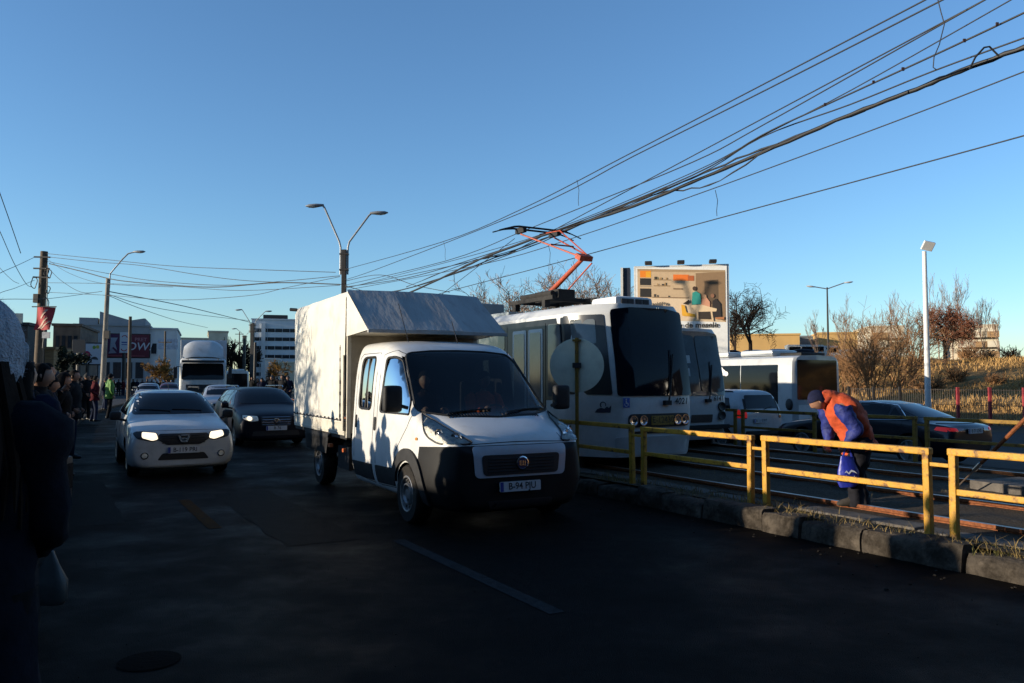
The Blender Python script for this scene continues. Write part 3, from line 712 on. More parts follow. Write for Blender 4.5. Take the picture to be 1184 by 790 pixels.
# ------------------------------------------------------------------ dark saloon on the far road, seen from behind
def dark_saloon():
    L = 4.9; f = L / 2; c = rp(12.55, 17.5, -.23); t = thing('saloon_car', 'black saloon car with a lit red tail lamp on the far carriageway', 'car', c, head(0))
    b, bv = car_body(black_paint, sedan_st(L), (1.42, -1.5), .34, .92, 3); link('body', b, t)
    sp = lambda n, poly, ax, sg, m, **k: skin_part(bv, n, poly, ax, sg, m, t, **k)
    sp('windscreen', rpoly([(-.70, 1.05), (.70, 1.05), (.6, 1.38), (-.6, 1.38)], .07), 'x', 1, dark_glass)
    sp('rear_window', rpoly([(-.64, 1.08), (.64, 1.08), (.54, 1.36), (-.54, 1.36)], .06), 'x', -1, dark_glass)
    for sg in (-1, 1):
        a = [(f - 1.65, .99), (f - 2.45, 1.0), (f - 2.45, 1.37), (f - 2.2, 1.345)]; bb = [(f - 2.53, 1.0), (f - 3.35, 1.02), (f - 3.35, 1.335), (f - 2.53, 1.375)]; cc = [(f - 3.41, 1.02), (f - 3.78, 1.04), (f - 3.41, 1.29)]
        for q in (a, bb, cc): sp('side_window', rpoly(q, .03), 'y', sg, dark_glass)
        mb = MB(); pts = line_part(bv, [(f - 1.55, .965), (f - 2.5, .975), (f - 3.4, .995), (f - 3.88, 1.02), (f - 3.72, 1.14), (f - 3.4, 1.325), (f - 2.8, 1.395), (f - 2.4, 1.395), (f - 2.05, 1.33)], 'y', sg, 0, .012); mb.tube(pts, .011, 5); mb.build('window_trim', chrome, t)
        h = sp('tail_light', rpoly([(sg * .36, .79), (sg * .38, .88), (sg * .80, .90), (sg * .79, .80)], .02), 'x', -1, tail_off, off=.008, step=.05)
        panel(bv, rpoly([(sg * .58, .81), (sg * .6, .87), (sg * .77, .885), (sg * .765, .815)], .02), 'x', -1, .013, step=.05).build('lit_strip', tail_on, h, smooth=40)
        q = panel(bv, rpoly([(-f + .13, .80), (-f + .15, .89), (-f + .36, .90), (-f + .40, .83)], .02), 'y', sg, .010, step=.05); q.build('tail_light', tail_on, t, smooth=40)
        sp('headlight', rpoly([(sg * .46, .62), (sg * .48, .7), (sg * .78, .73), (sg * .74, .64)], .02), 'x', 1, lens_grey)
        mirror(t, f - 1.65, sg * 1.02, 1.0, black_paint)
        for x in (1.42, -1.5): wheel(t, x, sg * .80, .34, .22, sg, 'spoke', .72)
        for q in ([(f - 1.45, .35), (f - 1.5, .9)], [(f - 2.5, .3), (f - 2.5, .98)], [(f - 3.3, .45), (f - 3.7, .75), (f - 3.75, 1.0)]):
            mb = MB(); seam_lines(mb, bv, [q], sg); mb.build('door_seam', seam, t)
    mb = MB(); mb.tube(line_part(bv, [(-.66 + .11 * i, .965) for i in range(13)], 'x', -1, 0, .004), .006, 4)
    mb.build('boot_seam', seam, t)
    e = line_part(bv, [(0, .84)], 'x', -1, 0, .02)[0]; plate(t, (e.x - .01, .0, .81), (0, -1, 0), (.05, 0, 1), 'B 71 LNS')
    sp('bumper_valance', rpoly([(-.6, .28), (.6, .28), (.56, .40), (-.56, .40)], .03), 'x', -1, plastic)
    return t
dark_saloon()
# ------------------------------------------------------------------ small white estate on the far road, seen from behind
def small_estate():
    L = 4.3; f = L / 2; st = hatch_st(L, .86, 1.66, True, True); c = rp(17.9, 17.15, -.23); t = thing('small_estate_car', 'small white estate car seen from behind, beside the white bus', 'car', c, head(0))
    b, bv = car_body(white_paint, st, (1.35, -1.4), .31, .86, 3); link('body', b, t)
    sp = lambda n, poly, ax, sg, m, **k: skin_part(bv, n, poly, ax, sg, m, t, **k)
    sp('rear_window', rpoly([(-.60, 1.13), (.60, 1.13), (.54, 1.50), (-.54, 1.50)], .05), 'x', -1, dark_glass, off=.012)
    for sg in (-1, 1):
        sp('side_window', rpoly([(f - 1.5, 1.07), (f - 2.3, 1.09), (f - 2.3, 1.46), (f - 2.1, 1.45)], .03), 'y', sg, dark_glass)
        sp('side_window', rpoly([(f - 2.4, 1.09), (f - 3.1, 1.1), (f - 3.1, 1.45), (f - 2.4, 1.46)], .03), 'y', sg, dark_glass)
        sp('side_window', rpoly([(f - 3.2, 1.1), (f - 3.85, 1.13), (f - 3.7, 1.42), (f - 3.2, 1.45)], .03), 'y', sg, dark_glass)
        sp('pillar_trim', rpoly([(sg * .63, .86), (sg * .71, .86), (sg * .63, 1.40), (sg * .57, 1.40)], .02), 'x', -1, plastic, off=.009)
        sp('tail_light', rpoly([(sg * .62, .88), (sg * .73, .88), (sg * .71, 1.10), (sg * .62, 1.10)], .03), 'x', -1, tail_on if sg > 0 else tail_off, off=.014)
        q = panel(bv, rpoly([(-f + .06, .88), (-f + .24, .88), (-f + .26, 1.1), (-f + .12, 1.1)], .03), 'y', sg, .010, step=.05); q.build('tail_light', tail_on if sg > 0 else tail_off, t, smooth=40)
        for x in (1.35, -1.4): wheel(t, x, sg * .745, .31, .19, sg, 'cover')
        mirror(t, f - 1.5, sg * .97, 1.03, plastic)
        mb = MB(); mb.tube([(f - 2.0, sg * .58, 1.57), (f - 2.05, sg * .58, 1.62), (f - 3.7, sg * .55, 1.60), (f - 3.75, sg * .55, 1.54)], .016, 6); mb.build('roof_rail', plastic, t, smooth=60)
    sp('rear_bumper', rpoly([(-.68, .30), (.68, .30), (.66, .52), (-.66, .52)], .04), 'x', -1, plastic, off=.012)
    mb = MB(); pts = line_part(bv, [(.0, 1.06), (-.05, 1.10), (-.3, 1.16), (-.36, 1.17)], 'x', -1, 0, .03); mb.tube(pts, .01, 5); mb.build('rear_wiper', plastic, t)
    e = line_part(bv, [(0, .8)], 'x', -1, 0, .02)[0]; plate(t, (e.x - .01, .12, .80), (0, -1, 0), (.05, 0, 1), 'B 11 KWT')
    return t
small_estate()
# ------------------------------------------------------------------ the white double-cab box truck
tarp = mat('tarpaulin', (.50, .48, .43), .6, var=.07, scale=1.6, bump=.5, bscale=3.2, spec=.3, dirt=(.36, .32, .25), dscale=1.7, dlo=.52, dhi=.8)
tarp_grey = mat('streaked_grey_tarpaulin', (.34, .34, .33), .6, var=.15, scale=1.2, bump=.5, bscale=3, stretch=(1, 3, 1), spec=.3, dirt=(.22, .21, .2), dscale=2.4, dlo=.45, dhi=.75)  # greyer, darker tarpaulin with noise streaks
cream_metal = mat('cream_metal', (.46, .43, .36), .5, var=.12, scale=5, dirt=(.3, .24, .17), dscale=6, dlo=.55, dhi=.7)
win_glass = clear_glass('window_glass', (.36, .42, .44), .02, 1.22)
screen_glass = clear_glass('screen_glass', (.30, .33, .34), .015)
orange_cloth = mat('orange_cloth', (.55, .075, .012), .85, var=.2, scale=20, bump=.3, bscale=40)
skin_m = mat('skin', (.27, .14, .09), .6, var=.1, scale=20)
def box_truck():
    c = rp(8.8, 4.67); t = thing('box_truck', 'white double-cab truck with a tarpaulin box body, leading the traffic', 'truck', c, head(0) + PI - R(2))
    H = 1.015
    st = [(.98, .30, .62, .70, .56, .82, .68, .90, .52), (.94, .22, .74, .83, .56, .92, .78, 1.0, .62), (.80, .19, .84, .93, .56, 1.02, .86, 1.10, .70), (.55, .19, .92, .99, .56, 1.10, .915, 1.19, .74), (.30, .20, .95, 1.015, .56, 1.16, .945, 1.27, .77),
          (.17, .21, .95, 1.025, .54, 1.18, .955, 1.315, .79), (-.25, .21, .95, 1.025, .56, 1.24, .965, 1.65, .82), (-.68, .21, .95, 1.025, .56, 1.28, .975, 2.0, .845), (-.86, .21, .95, 1.025, .56, 1.30, .98, 2.12, .85), (-1.15, .21, .95, 1.025, .56, 1.30, .985, 2.215, .86), (-1.7, .21, .95, 1.025, .56, 1.30, .985, 2.245, .87),
          (-2.15, .21, .95, 1.025, .56, 1.30, .985, 2.24, .87), (-2.2, .21, .95, 1.025, .56, 1.30, .985, 2.24, .87), (-2.215, .21, .95, 1.025, .56, 1.30, .985, 2.24, .87)]
    def vsec(zb, wb, wm, zm, zs, ws, zt, wt):
        return [(0, zb), (wb - .1, zb), (wb, zb + .09), (wm, zm), (wm * .4 + ws * .6, zs - .28), (ws, zs), (ws * .45 + wt * .55 + .035, zs * .45 + zt * .55 - .02), (wt + .01, zt - .075), (wt * .86, zt - .025), (wt * .5, zt - .005), (0, zt)]
    full = loft([(s[0], vsec(*s[1:])) for s in st], 'body', [van_paint, dark_in], 3, 180)
    bv = bvh_of(full)
    # openings: cab windows go right through, the windscreen opens into the cab, wheel wells
    wfront = rpoly([(-.56, 1.345), (.03, 1.28), (.02, 1.34), (-.66, 1.98), (-.80, 2.02), (-1.02, 2.02), (-1.06, 1.96), (-1.06, 1.32)], [.03, .03, .03, .12, .05, .05, .05, .06])
    wfront = rpoly([(-.10, 1.27), (-.16, 1.42), (-.70, 1.95), (-.86, 1.99), (-1.03, 1.98), (-1.05, 1.27)], [.03, .1, .12, .06, .05, .06])
    wrear = rpoly([(-1.42, 1.29), (-1.42, 2.0), (-1.96, 2.0), (-1.96, 1.29)], .11)
    scr = rpoly([(-.905, 1.30), (-.55, 1.25), (0, 1.235), (.55, 1.25), (.905, 1.30), (.765, 2.035), (.4, 2.07), (0, 2.08), (-.4, 2.07), (-.765, 2.035)], [.08, 0, 0, 0, .08, .10, 0, 0, 0, .10])
    cuts = [wheel_cut(x, sg * .93, .37, .5) for x in (0,) for sg in (-1, 1)]
    b0 = boolean(full, cuts, 'body')
    cab = MB(); cab.prism([(-.35, .75), (.1, 1.1), (.2, 1.18), (-.72, 1.98), (-1.0, 2.06), (-2.08, 2.08), (-2.08, .75)], 'y', -.80, .80)
    b0 = boolean(b0, [cab.mesh('cut', [dark_in])], 'body')
    for w in (wfront, wrear):
        m = MB(); m.prism(w, 'y', -1.3, 1.3); b0 = boolean(b0, [m.mesh('cut', [plastic])], 'body')
    m = MB(); m.prism(scr, 'x', -.75, 1.5); b0 = boolean(b0, [m.mesh('cut', [plastic])], 'body')
    shade(b0, 38)
    lowf = lambda p: p.x > .30 and p.z < .9
    b0, bump = split_faces(b0, [((.30, 0, 0), (1, 0, 0)), ((0, 0, .90), (-.06, 0, 1))], lambda p: p.x > .30 and (p.z - .90 - .06 * p.x) < 0, 'bumper')
    link('body', b0, t)
    bump.materials.clear(); bump.materials.append(mat('bumper_plastic', (.0045, .0045, .005), .6, var=.3, scale=6, bump=.15, bscale=180, spec=.2)); bump.materials.append(dark_in); bo = link('bumper', bump, t)
    sp = lambda n, poly, ax, sg, m, par=None, **k: skin_part(bv, n, poly, ax, sg, m, par or t, **k)
    # glass
    ws = panel(bv, scr, 'x', 1, .003, step=.07, rim=.004).build('windscreen', screen_glass, t, smooth=40)
    mb = MB(); n = len(scr)
    pts = line_part(bv, [(a * .985, 1.64 + (z - 1.64) * .985) for a, z in scr + scr[:1]], 'x', 1, 0, .004); mb.tube(pts, .014, 4); mb.build('windscreen_seal', plastic, ws)
    for y0 in (.12, -.62):
        mb = MB(); mb.tube(line_part(bv, [(y0, 1.245), (y0 + .05, 1.275), (y0 + .35, 1.305), (y0 + .62, 1.315)], 'x', 1, 0, .022), .011, 5); mb.build('wiper', plastic, ws)
    for sg in (-1, 1):
        for nm, w in (('front_door', wfront), ('rear_door', wrear)):
            g = panel(bv, w, 'y', sg, -.012, step=.08, rim=.004).build('side_window', win_glass, t, smooth=40)
            fr = MB(); fr.tube(line_part(bv, w + w[:1], 'y', sg, 0, .0), .017, 4); fr.build('window_seal', plastic, g)
            if nm == 'rear_door':
                bar = MB(); bar.tube(line_part(bv, [(-1.69, 1.31), (-1.69, 1.98)], 'y', sg, 0, 0), .014, 4); bar.build('window_bar', plastic, g)
        for x in (-1.22, -2.05):
            h = panel(bv, rpoly([(x - .035, 1.02), (x + .035, 1.02), (x + .035, 1.2), (x - .035, 1.2)], .03), 'y', sg, .012, step=.05).build('door_handle', plastic, t, smooth=30)
        for q in ([(-.02, 1.26), (-.10, 1.12), (-.42, .8), (-.47, .36), (-1.16, .33), (-1.16, 2.02), (-.9, 2.07), (-.66, 1.98)], [(-1.30, .33), (-1.30, 2.05), (-2.02, 2.05), (-2.1, 2.0), (-2.1, .36), (-1.3, .33)]):
            mb = MB(); seam_lines(mb, bv, [q], sg, .005); mb.build('door_seam', seam, t)
        sp('side_moulding', rpoly([(-.47, .38), (-.47, .60), (-1.15, .58), (-1.15, .36)], .02), 'y', sg, plastic, off=.014)
        sp('side_moulding', rpoly([(-1.31, .36), (-1.31, .575), (-2.15, .56), (-2.15, .36)], .02), 'y', sg, plastic, off=.014)
        # arch flare
        arch = ellipse(0, .345, .51, .53, 22, R(-8), R(172)) + list(reversed(ellipse(0, .345, .385, .39, 22, R(-6), R(172))))
        arch = [(a, max(z, .27)) for a, z in arch]
        sp('wheel_arch', arch, 'y', sg, plastic, off=.03, step=.06)
        wheel(t, 0, sg * .90, .345, .215, sg, 'steel', .62)
        wheel(t, -4.035, sg * .90, .345, .215, sg, 'steel', .62)
        # tall swept headlamp
        A = sg * R(38); ca, sa = math.cos(R(38)), math.sin(R(38))
        def U(x, y): return sg * (y * ca - x * sa)
        q = rpoly([(U(.24, .965), 1.285), (U(.46, .82), 1.18), (U(.74, .66), 1.06), (U(.88, .55), .985), (U(.86, .62), .965), (U(.66, .88), .975), (U(.48, .965), 1.04)], [.02, .06, .06, .03, .03, .05, .08])
        hl = sp('headlight', q, A, 1, lens_grey, off=.004, step=.04)
        for ux, uy, cz, r in ((.78, .72, 1.035, .062), (.60, .84, 1.085, .045)):
            e_ = Vector((math.cos(A), math.sin(A), 0)); l_ = Vector((-e_.y, e_.x, 0))
            hp, nn, _i, _d = bv.ray_cast(e_ * 9 + l_ * U(ux, uy) + Vector((0, 0, cz)), -e_)
            mb = MB(); mb.lathe([(r, -.01), (r, .006), (r * .8, .0), (r * .5, -.012), (r * .25, .006), (0.001, .01)], axis='x', n=16, cap=False)
            o = mb.build('lamp_bowl', chrome, hl, smooth=40); o.location = hp + nn * .008; o.rotation_euler = (0, 0, A)
        panel(bv, q, A, 1, .018, step=.05).build('headlight_lens', lens, hl, smooth=60)
        rim = []
        for u_, z_ in q + q[:1]:
            hp, nn, _i, _d = bv.ray_cast(e_ * 9 + l_ * u_ + Vector((0, 0, z_)), -e_); rim.append(hp + nn * .012)
        mb = MB(); mb.tube(rim, .010, 5); mb.build('lamp_seal', ink, hl)
        m = mirror(t, -.06, sg * 1.17, 1.46, plastic, 1.2, h=.27)
        sp('side_indicator', ellipse(.22, 1.0, .03, .018, 10), 'y', sg, P((.4, .16, .02), .3), off=.01)
    # bonnet: shut line, air slots
    for pts, ax in (([(.50 - .03, .80), (.2, .845)], 'z'),):
        pass
    mb = MB(); mb.tube(line_part(bv, [(.60, .98), (.59, 1.02), (.58, 1.06)] , 'x', 1, 0, 0), .005, 4)
    mb.tube(line_part(bv, [(-.62 + .0886 * i, .965 + .02 * math.cos((i - 7) / 7 * 1.5)) for i in range(15)], 'x', 1, 0, 0), .006, 4); mb.build('bonnet_seam', seam, t)
    for sg in (-1, 1):
        mb = MB()
        for i in range(14):
            y = sg * (.10 + .038 * i); p = line_part(bv, [(.345 - .0012 * i, y), (.245 - .0012 * i, y)], 'z', 1, 0, .004)
            mb.tube(p, .0085, 4)
        mb.build('bonnet_vent', ink, t)
    # grille surround, grille and emblem
    gs = sp('grille_surround', rpoly([(-.60, .945), (.60, .945), (.57, .60), (-.57, .60)], [.05, .05, .06, .06]), 'x', 1, mat('silver_trim', (.36, .38, .42), .4, var=.06, coat=.3, dirt=(.3, .29, .27)), off=.012, step=.06)
    gr = panel(bv, rpoly([(-.50, .85), (.50, .85), (.475, .625), (-.475, .625)], .05), 'x', 1, .02, step=.06).build('grille', ink, gs, smooth=30)
    mb = MB()
    for z in (.665, .70, .735, .77, .805): mb.tube(line_part(bv, [(y * .06, z) for y in range(-7, 8)], 'x', 1, 0, .024), .007, 4)
    mb.build('grille_bars', plastic, gs)
    e = line_part(bv, [(0, .75)], 'x', 1, 0, .028)[0]; mb = MB()
    mb.mat(0).lathe([(.078, -.02), (.078, .008), (.066, .012), (.062, .004)], c=e, axis='x', n=24, cap=False)
    mb.mat(1).lathe([(.063, .003), (.001, .004)], c=e, axis='x', n=24, cap=False)
    mb.mat(0)
    for i in (-1.5, -.5, .5, 1.5): mb.box(e.x + .007, e.y + i * .022, e.z, .006, .011, .055)
    mb.build('badge', [chrome, P((.02, .03, .09), .3)], t, fix=False)
    e = line_part(bv, [(0, .49)], 'x', 1, 0, .03)[0]; plate(t, (e.x + .01, -.03, .495), (0, 1, 0), (-.06, 0, 1), 'B-94 PJU')
    sp('bumper_intake', rpoly([(-.42, .34), (.42, .34), (.38, .25), (-.38, .25)], .03), 'x', 1, ink, off=.006)
    # maker's small door badge is unreadable: a plain dark mark, aerial, roof ribs
    mb = MB(); mb.tube([(-1.02, .10, 2.19), (-1.22, .10, 2.50)], .006, 5); mb.build('aerial', plastic, t)
    mb = MB(); mb.tube([(-1.0, -.62, 2.19), (-1.28, -.66, 2.72)], .005, 5); mb.build('whip_aerial', plastic, t)
    # cab inside: seats, wheel, dashboard
    for sg in (-1, 1):
        s = MB(); s.box(-1.18, sg * .48, 1.3, .16, .5, .75); s.box(-.95, sg * .48, .92, .5, .5, .14); s.build('seat', dark_in, t, bevel=.05)
    s = MB(); s.box(-.12, 0, 1.05, .5, 1.76, .18); s.build('dashboard', dark_in, t, bevel=.05)
    s = MB(); s.lathe([(.19, -.012), (.205, 0), (.19, .012), (.175, 0)], c=(0, 0, 0), axis='x', n=20, cap=False); o = s.build('steering_wheel', plastic, t, smooth=60); o.location = (-.5, .46, 1.2); o.rotation_euler = (0, R(-35), 0)
    s = MB(); s.box(.0, .42, 1.235, .012, .16, .06); o = s.build('windscreen_sticker', P((.5, .5, .42), .6), ws); o.location = (-.02, .3, .035)
    o.location = line_part(bv, [(.70, 1.36)], 'x', 1, 0, -.03)[0] - Vector((0, .42, 1.235))
    # chassis
    s = MB()
    for sg in (-1, 1): s.box(-3.7, sg * .42, .62, 3.6, .1, .2)
    s.box(-4.035, 0, .36, .14, 1.6, .14); s.box(-2.9, -.78, .52, .6, .3, .34); s.box(-2.9, .78, .52, .6, .3, .34)
    s.build('chassis', plastic, t)
    for sg in (-1, 1):
        s = MB(); s.prism([(-3.45, .55), (-3.42, .78), (-3.2, .86), (-4.85, .86), (-4.65, .78), (-4.62, .55), (-4.66, .55), (-4.69, .75), (-4.8, .80), (-3.28, .80), (-3.40, .74), (-3.41, .55)], 'y', sg * .80, sg * 1.06); s.build('mudguard', plastic, t)
        s = MB(); s.box(-3.05, sg * 1.09, .70, .12, .05, .05); s.box(-2.32, sg * 1.09, .68, .07, .04, .05); s.build('marker_lamp', P((.35, .08, .02), .4), t)
    # platform with drop sides
    X0, X1, HW = -2.42, -5.62, 1.03
    s = MB(); s.box((X0 + X1) / 2, 0, .86, X0 - X1, 2 * HW, .08); s.build('platform', plastic, t, bevel=.01)
    for sg in (-1, 1):
        s = MB(); s.box((X0 + X1) / 2, sg * (HW + .012), .985, X0 - X1 - .04, .03, .21); s.box((X0 + X1) / 2, sg * (HW + .03), 1.06, X0 - X1 - .08, .012, .02); s.box((X0 + X1) / 2, sg * (HW + .03), .92, X0 - X1 - .08, .012, .02)
        s.build('drop_side', cream_metal, t, bevel=.006)
    # tarpaulin body: slightly slack skin over hoops
    ZT, ZB = 3.0, 1.07
    def wob(x, z): return .012 * noise.noise((x * 1.6, z * 1.6, 3)) + .014 * abs(math.sin((x - X0) * PI / .8)) * ss(z, ZB, ZB + .3)
    s = MB(); nx, nz = 34, 20
    for sg in (-1, 1): s.grid(lambda u, v, sg=sg: (X0 + (X1 - X0) * u, sg * (HW + .03 + wob(X0 + (X1 - X0) * u, ZB + (ZT - ZB) * v) - .05 * ss(v, .96, 1)), ZB - .02 + (ZT - .0 - ZB) * v), nx, nz)
    s.grid(lambda u, v: (X0 + (X1 - X0) * u, (HW - .02) * (2 * v - 1) * 1.0, ZT - .02 + .03 * math.sin(v * PI) - .02 * abs(math.sin(u * PI * 4))), nx, 12)
    s.quad((X0, -HW, ZB), (X0, HW, ZB), (X0, HW, ZT - .02), (X0, -HW, ZT - .02)); s.quad((X1, -HW, ZB), (X1, HW, ZB), (X1, HW, ZT - .02), (X1, -HW, ZT - .02))
    tp = s.build('tarpaulin', tarp, t, smooth=60, fix=False)
    for sg in (-1, 1):
        s = MB(); y = sg * (HW + .045)
        s.tube([(X0 - .02 + (X1 - X0 + .04) * i / 40, y + sg * .006 * (i % 2), 1.09 + .012 * (i % 2)) for i in range(41)], .007, 4); s.build('lacing_cord', ink, tp)
        s = MB()
        for i in range(14): s.ball((X0 - .12 + (X1 - X0 + .24) * i / 13, y + sg * .004, 1.11), .018, .01, .018, 6)
        s.build('tarp_eyelets', plastic, tp)
        s = MB(); s.tube([(X0 - .20, y, 1.10 + 1.1 * i / 14) for i in range(15)], .008, 4)
        for i in range(7): s.box(X0 - .20, y, 1.16 + .165 * i, .03, .014, .05)
        s.build('side_strap', plastic, tp)
        s = MB(); s.box(X0 - .03, sg * (HW + .052), 1.5, .07, .012, 1.1); s.build('corner_batten', cream_metal, tp)
        s = MB(); s.box(X0 + .02, sg * (HW - .02), 1.6, .05, .06, 1.5); s.build('front_post', cream_metal, t, bevel=.006)
    s = MB(); s.box(X0 + .03, 0, 1.62, .03, 2 * HW - .1, 1.42); s.build('front_board', mat('front_board', (.30, .26, .20), .7, var=.2, scale=4, dirt=(.14, .11, .08), dscale=3), t, bevel=.006)
    # overhang above the cab: sloping streaky grey panel with side cheeks
    XA, ZA = -1.40, 2.36
    s = MB(); s.mat(0)
    s.grid(lambda u, v: (X0 + .02 + (XA - X0) * u, (HW + .015) * (2 * v - 1), ZT + (ZA - ZT) * u + .02 * math.sin(v * PI) - .012 * abs(math.sin(v * PI * 3)) * math.sin(u * PI)), 10, 24)
    s.mat(1)
    for sg in (-1, 1): s.add([(X0 + .02, sg * (HW + .02), ZT - .01), (XA + .02, sg * (HW + .02), ZA), (X0 + .02, sg * (HW + .02), ZA - .04)], [(0, 1, 2)])
    s.mat(2); s.quad((X0, -HW, ZA - .03), (X0, HW, ZA - .03), (XA, HW, ZA - .01), (XA, -HW, ZA - .01))
    s.build('cab_overhang', [tarp_grey, tarp, cream_metal], t, fix=False)
    s = MB(); s.box(XA + .02, 0, ZA - .012, .045, 2 * HW + .05, .05); s.build('overhang_rail', tarp_grey, t, bevel=.008)
    s = MB(); s.tube([(X1 - .02, -HW, 2.96), (X1 - .1, -HW - .1, 2.97)], .03, 6); s.build('rear_hook', plastic, t)
    return t, bv
TRUCK, _bv = box_truck()
# ------------------------------------------------------------------ trams
tram_white = mat('tram_white', (.50, .51, .51), .45, var=.08, scale=1.5, coat=.15, dirt=(.36, .35, .32), dscale=1.6, dlo=.48, dhi=.75)
tram_dark = mat('tram_window_band', (.012, .014, .018), .3, var=.2, spec=.4)
tram_glass = mat('tram_windscreen', (.002, .004, .010), .05, var=.2, spec=.14)
tram_win = mat('tram_side_glass', (.10, .11, .11), .08, var=.4, scale=.8, spec=.6)  # paler tone stands in for daylight seen through the panes
tram_glass2 = mat('old_tram_glass', (.022, .028, .032), .08, var=.6, scale=2.5, spec=.3)
roof_grey = mat('tram_roof_grey', (.22, .25, .26), .6, var=.15, scale=2)
orange_steel = mat('orange_steel', (.34, .055, .02), .55, var=.2, scale=10, dirt=(.10, .025, .012), dscale=6, dlo=.48, dhi=.68)
grime = mat('under_grime', (.014, .013, .012), .9, var=.4, scale=8)
beige_skirt = mat('tram_skirt', (.36, .37, .37), .55, var=.12, scale=2, dirt=(.2, .19, .17), dscale=2)
amber_matrix = mat('amber_display', (.26, .15, .02), .5, var=.5, scale=60)
def swan_logo(mb, M, s):                 # the operator's dark emblem: a ring over a wave with a jagged base
    pts = ellipse(0, .1 * s, .16 * s, .16 * s, 18, R(-30), R(250)) + list(reversed(ellipse(.01 * s, .1 * s, .11 * s, .11 * s, 18, R(-30), R(250))))
    decal(mb, M, pts)
    decal(mb, M, [(-.42 * s, -.28 * s), (.38 * s, -.28 * s), (.42 * s, .08 * s), (.30 * s, -.05 * s), (.2 * s, .02 * s), (.08 * s, -.09 * s), (-.1 * s, -.04 * s), (-.3 * s, -.12 * s)])
def tram(name, label, tc, s0, number, plate_s, old=False):
    c = rp(s0, tc, 0); t = thing(name, label, 'tram', c, head(0) + PI)
    L, HW = 13.5, 1.2
    def plan(z):                          # half plan outline, front to back, at height z
        k = ss(z, 1.3, 3.0) * .26
        lo = .10 * ss(.95 - z, 0, .6)
        fx = -k - lo
        return [(fx, 0), (fx - .01, .42), (fx - .03, .70), (fx - .08, .79), (fx - .42, 1.06), (fx - .62, HW - .03), (-1.2, HW), (-L + .9, HW), (-L + .3, HW - .2), (-L, .7), (-L, 0)]
    zs = [.40, .52, .95, 1.28, 1.32, 1.9, 2.5, 2.78, 2.84, 2.92, 2.99]
    mb = MB(); rows = []
    for z in zs:
        h = plan(z); sc = 1 - .16 * ss(z, 2.84, 3.0)
        r = [(x if z < 3 else x * (1 - .01), y * sc, z) for x, y in h] + [(x, -y * sc, z) for x, y in reversed(h[1:-1])]; rows.append(r)
    n = len(rows[0]); mb.add([p for r in rows for p in r], [(i * n + j, i * n + (j + 1) % n, (i + 1) * n + (j + 1) % n, (i + 1) * n + j) for i in range(len(rows) - 1) for j in range(n)] + [tuple(range(n)), tuple(range((len(rows) - 1) * n, len(rows) * n))])
    me = mb.mesh('body', [tram_white], 38); bv = bvh_of(me); link('body', me, t)
    sp = lambda nm, poly, ax, sg, m, par=None, **k: skin_part(bv, nm, poly, ax, sg, m, par or t, step=k.pop('step', .25), **k)
    if not old:
        ws = sp('windscreen', rpoly([(-.79, 1.42), (.79, 1.42), (.765, 2.87), (.4, 2.93), (-.4, 2.93), (-.765, 2.87)], .06), 'x', 1, tram_glass, off=.03)
    else:
        ws = sp('windscreen', rpoly([(-.80, 1.42), (.80, 1.42), (.77, 2.86), (.4, 2.92), (-.4, 2.92), (-.77, 2.86)], .1), 'x', 1, tram_dark, off=.02)
        for a, b in ((-.72, -.02), (.02, .72)): panel(bv, rpoly([(a, 1.5), (b, 1.5), (b, 2.82), (a, 2.82)], .08), 'x', 1, .03, step=.25).build('pane', tram_glass2, ws, smooth=30)
        for a, h_, w_ in ((-.42, 2.25, .22), (-.42, 1.95, .16)): panel(bv, [(a, h_ - .09), (a + w_, h_ - .09), (a + w_, h_ + .09), (a, h_ + .09)], 'x', 1, .037, step=.2).build('notice', P((.45, .46, .44), .7), ws)
    # wiper
    mb = MB(); mb.tube(line_part(bv, [(.19, 1.30), (.24, 1.46), (.40, 2.12)], 'x', 1, 0, .06), .016, 5); mb.tube(line_part(bv, [(.24, 1.50), (.36, 2.2)], 'x', 1, 0, .05), .012, 4)
    q = line_part(bv, [(.18, 1.30)], 'x', 1, 0, .03)[0]; mb.box(q.x, q.y, q.z, .08, .14, .08); mb.build('wiper', plastic, t)
    # headlamp cluster, number, destination plate
    if not old:
        cl = sp('headlight_panel', rpoly([(-.62, .90), (.70, .90), (.70, 1.12), (-.62, 1.12)], .11, 5), 'x', 1, ink, off=.02, step=.12)
        ys = (-.53, -.33, .42, .60)
        sp('number_display', rpoly([(-.16, .935), (.33, .935), (.33, 1.085), (-.16, 1.085)], .01), 'x', 1, amber_matrix, cl, off=.03, step=.12)
        p = line_part(bv, [(.085, 1.01)], 'x', 1, 0, .035)[0]; m = MB(); text(m, plate_s, .15, frame((p.x + .004, p.y, p.z), (0, 1, 0), (-.12, 0, 1)), sx=.95); m.build('plate_text', P((.02, .012, .004), .7), cl, fix=False)
        for y in ys:
            p = line_part(bv, [(y, 1.01)], 'x', 1, 0, .02)[0]; m = MB(); m.lathe([(.085, 0), (.085, .02), (.075, .02), (.06, .004), (.001, -.002)], c=p, axis='x', n=18, cap=False); m.build('headlight', [chrome], cl, smooth=40)
        sp('bumper_skirt', rpoly([(-.78, .43), (.78, .43), (.80, .74), (-.80, .74)], .04), 'x', 1, beige_skirt, off=.02)
        sp('bumper_gap', rpoly([(-.55, .79), (.62, .79), (.62, .83), (-.55, .83)], .02), 'x', 1, ink, off=.012)
        p = line_part(bv, [(-.66, 1.31)], 'x', 1, 0, .012)[0]; m = MB(); M = frame((p.x, p.y, p.z), (0, 1, 0), (0, 0, 1))
        m.mat(0); decal(m, M, [(-.07, -.08), (.07, -.08), (.07, .08), (-.07, .08)]); m.mat(1)
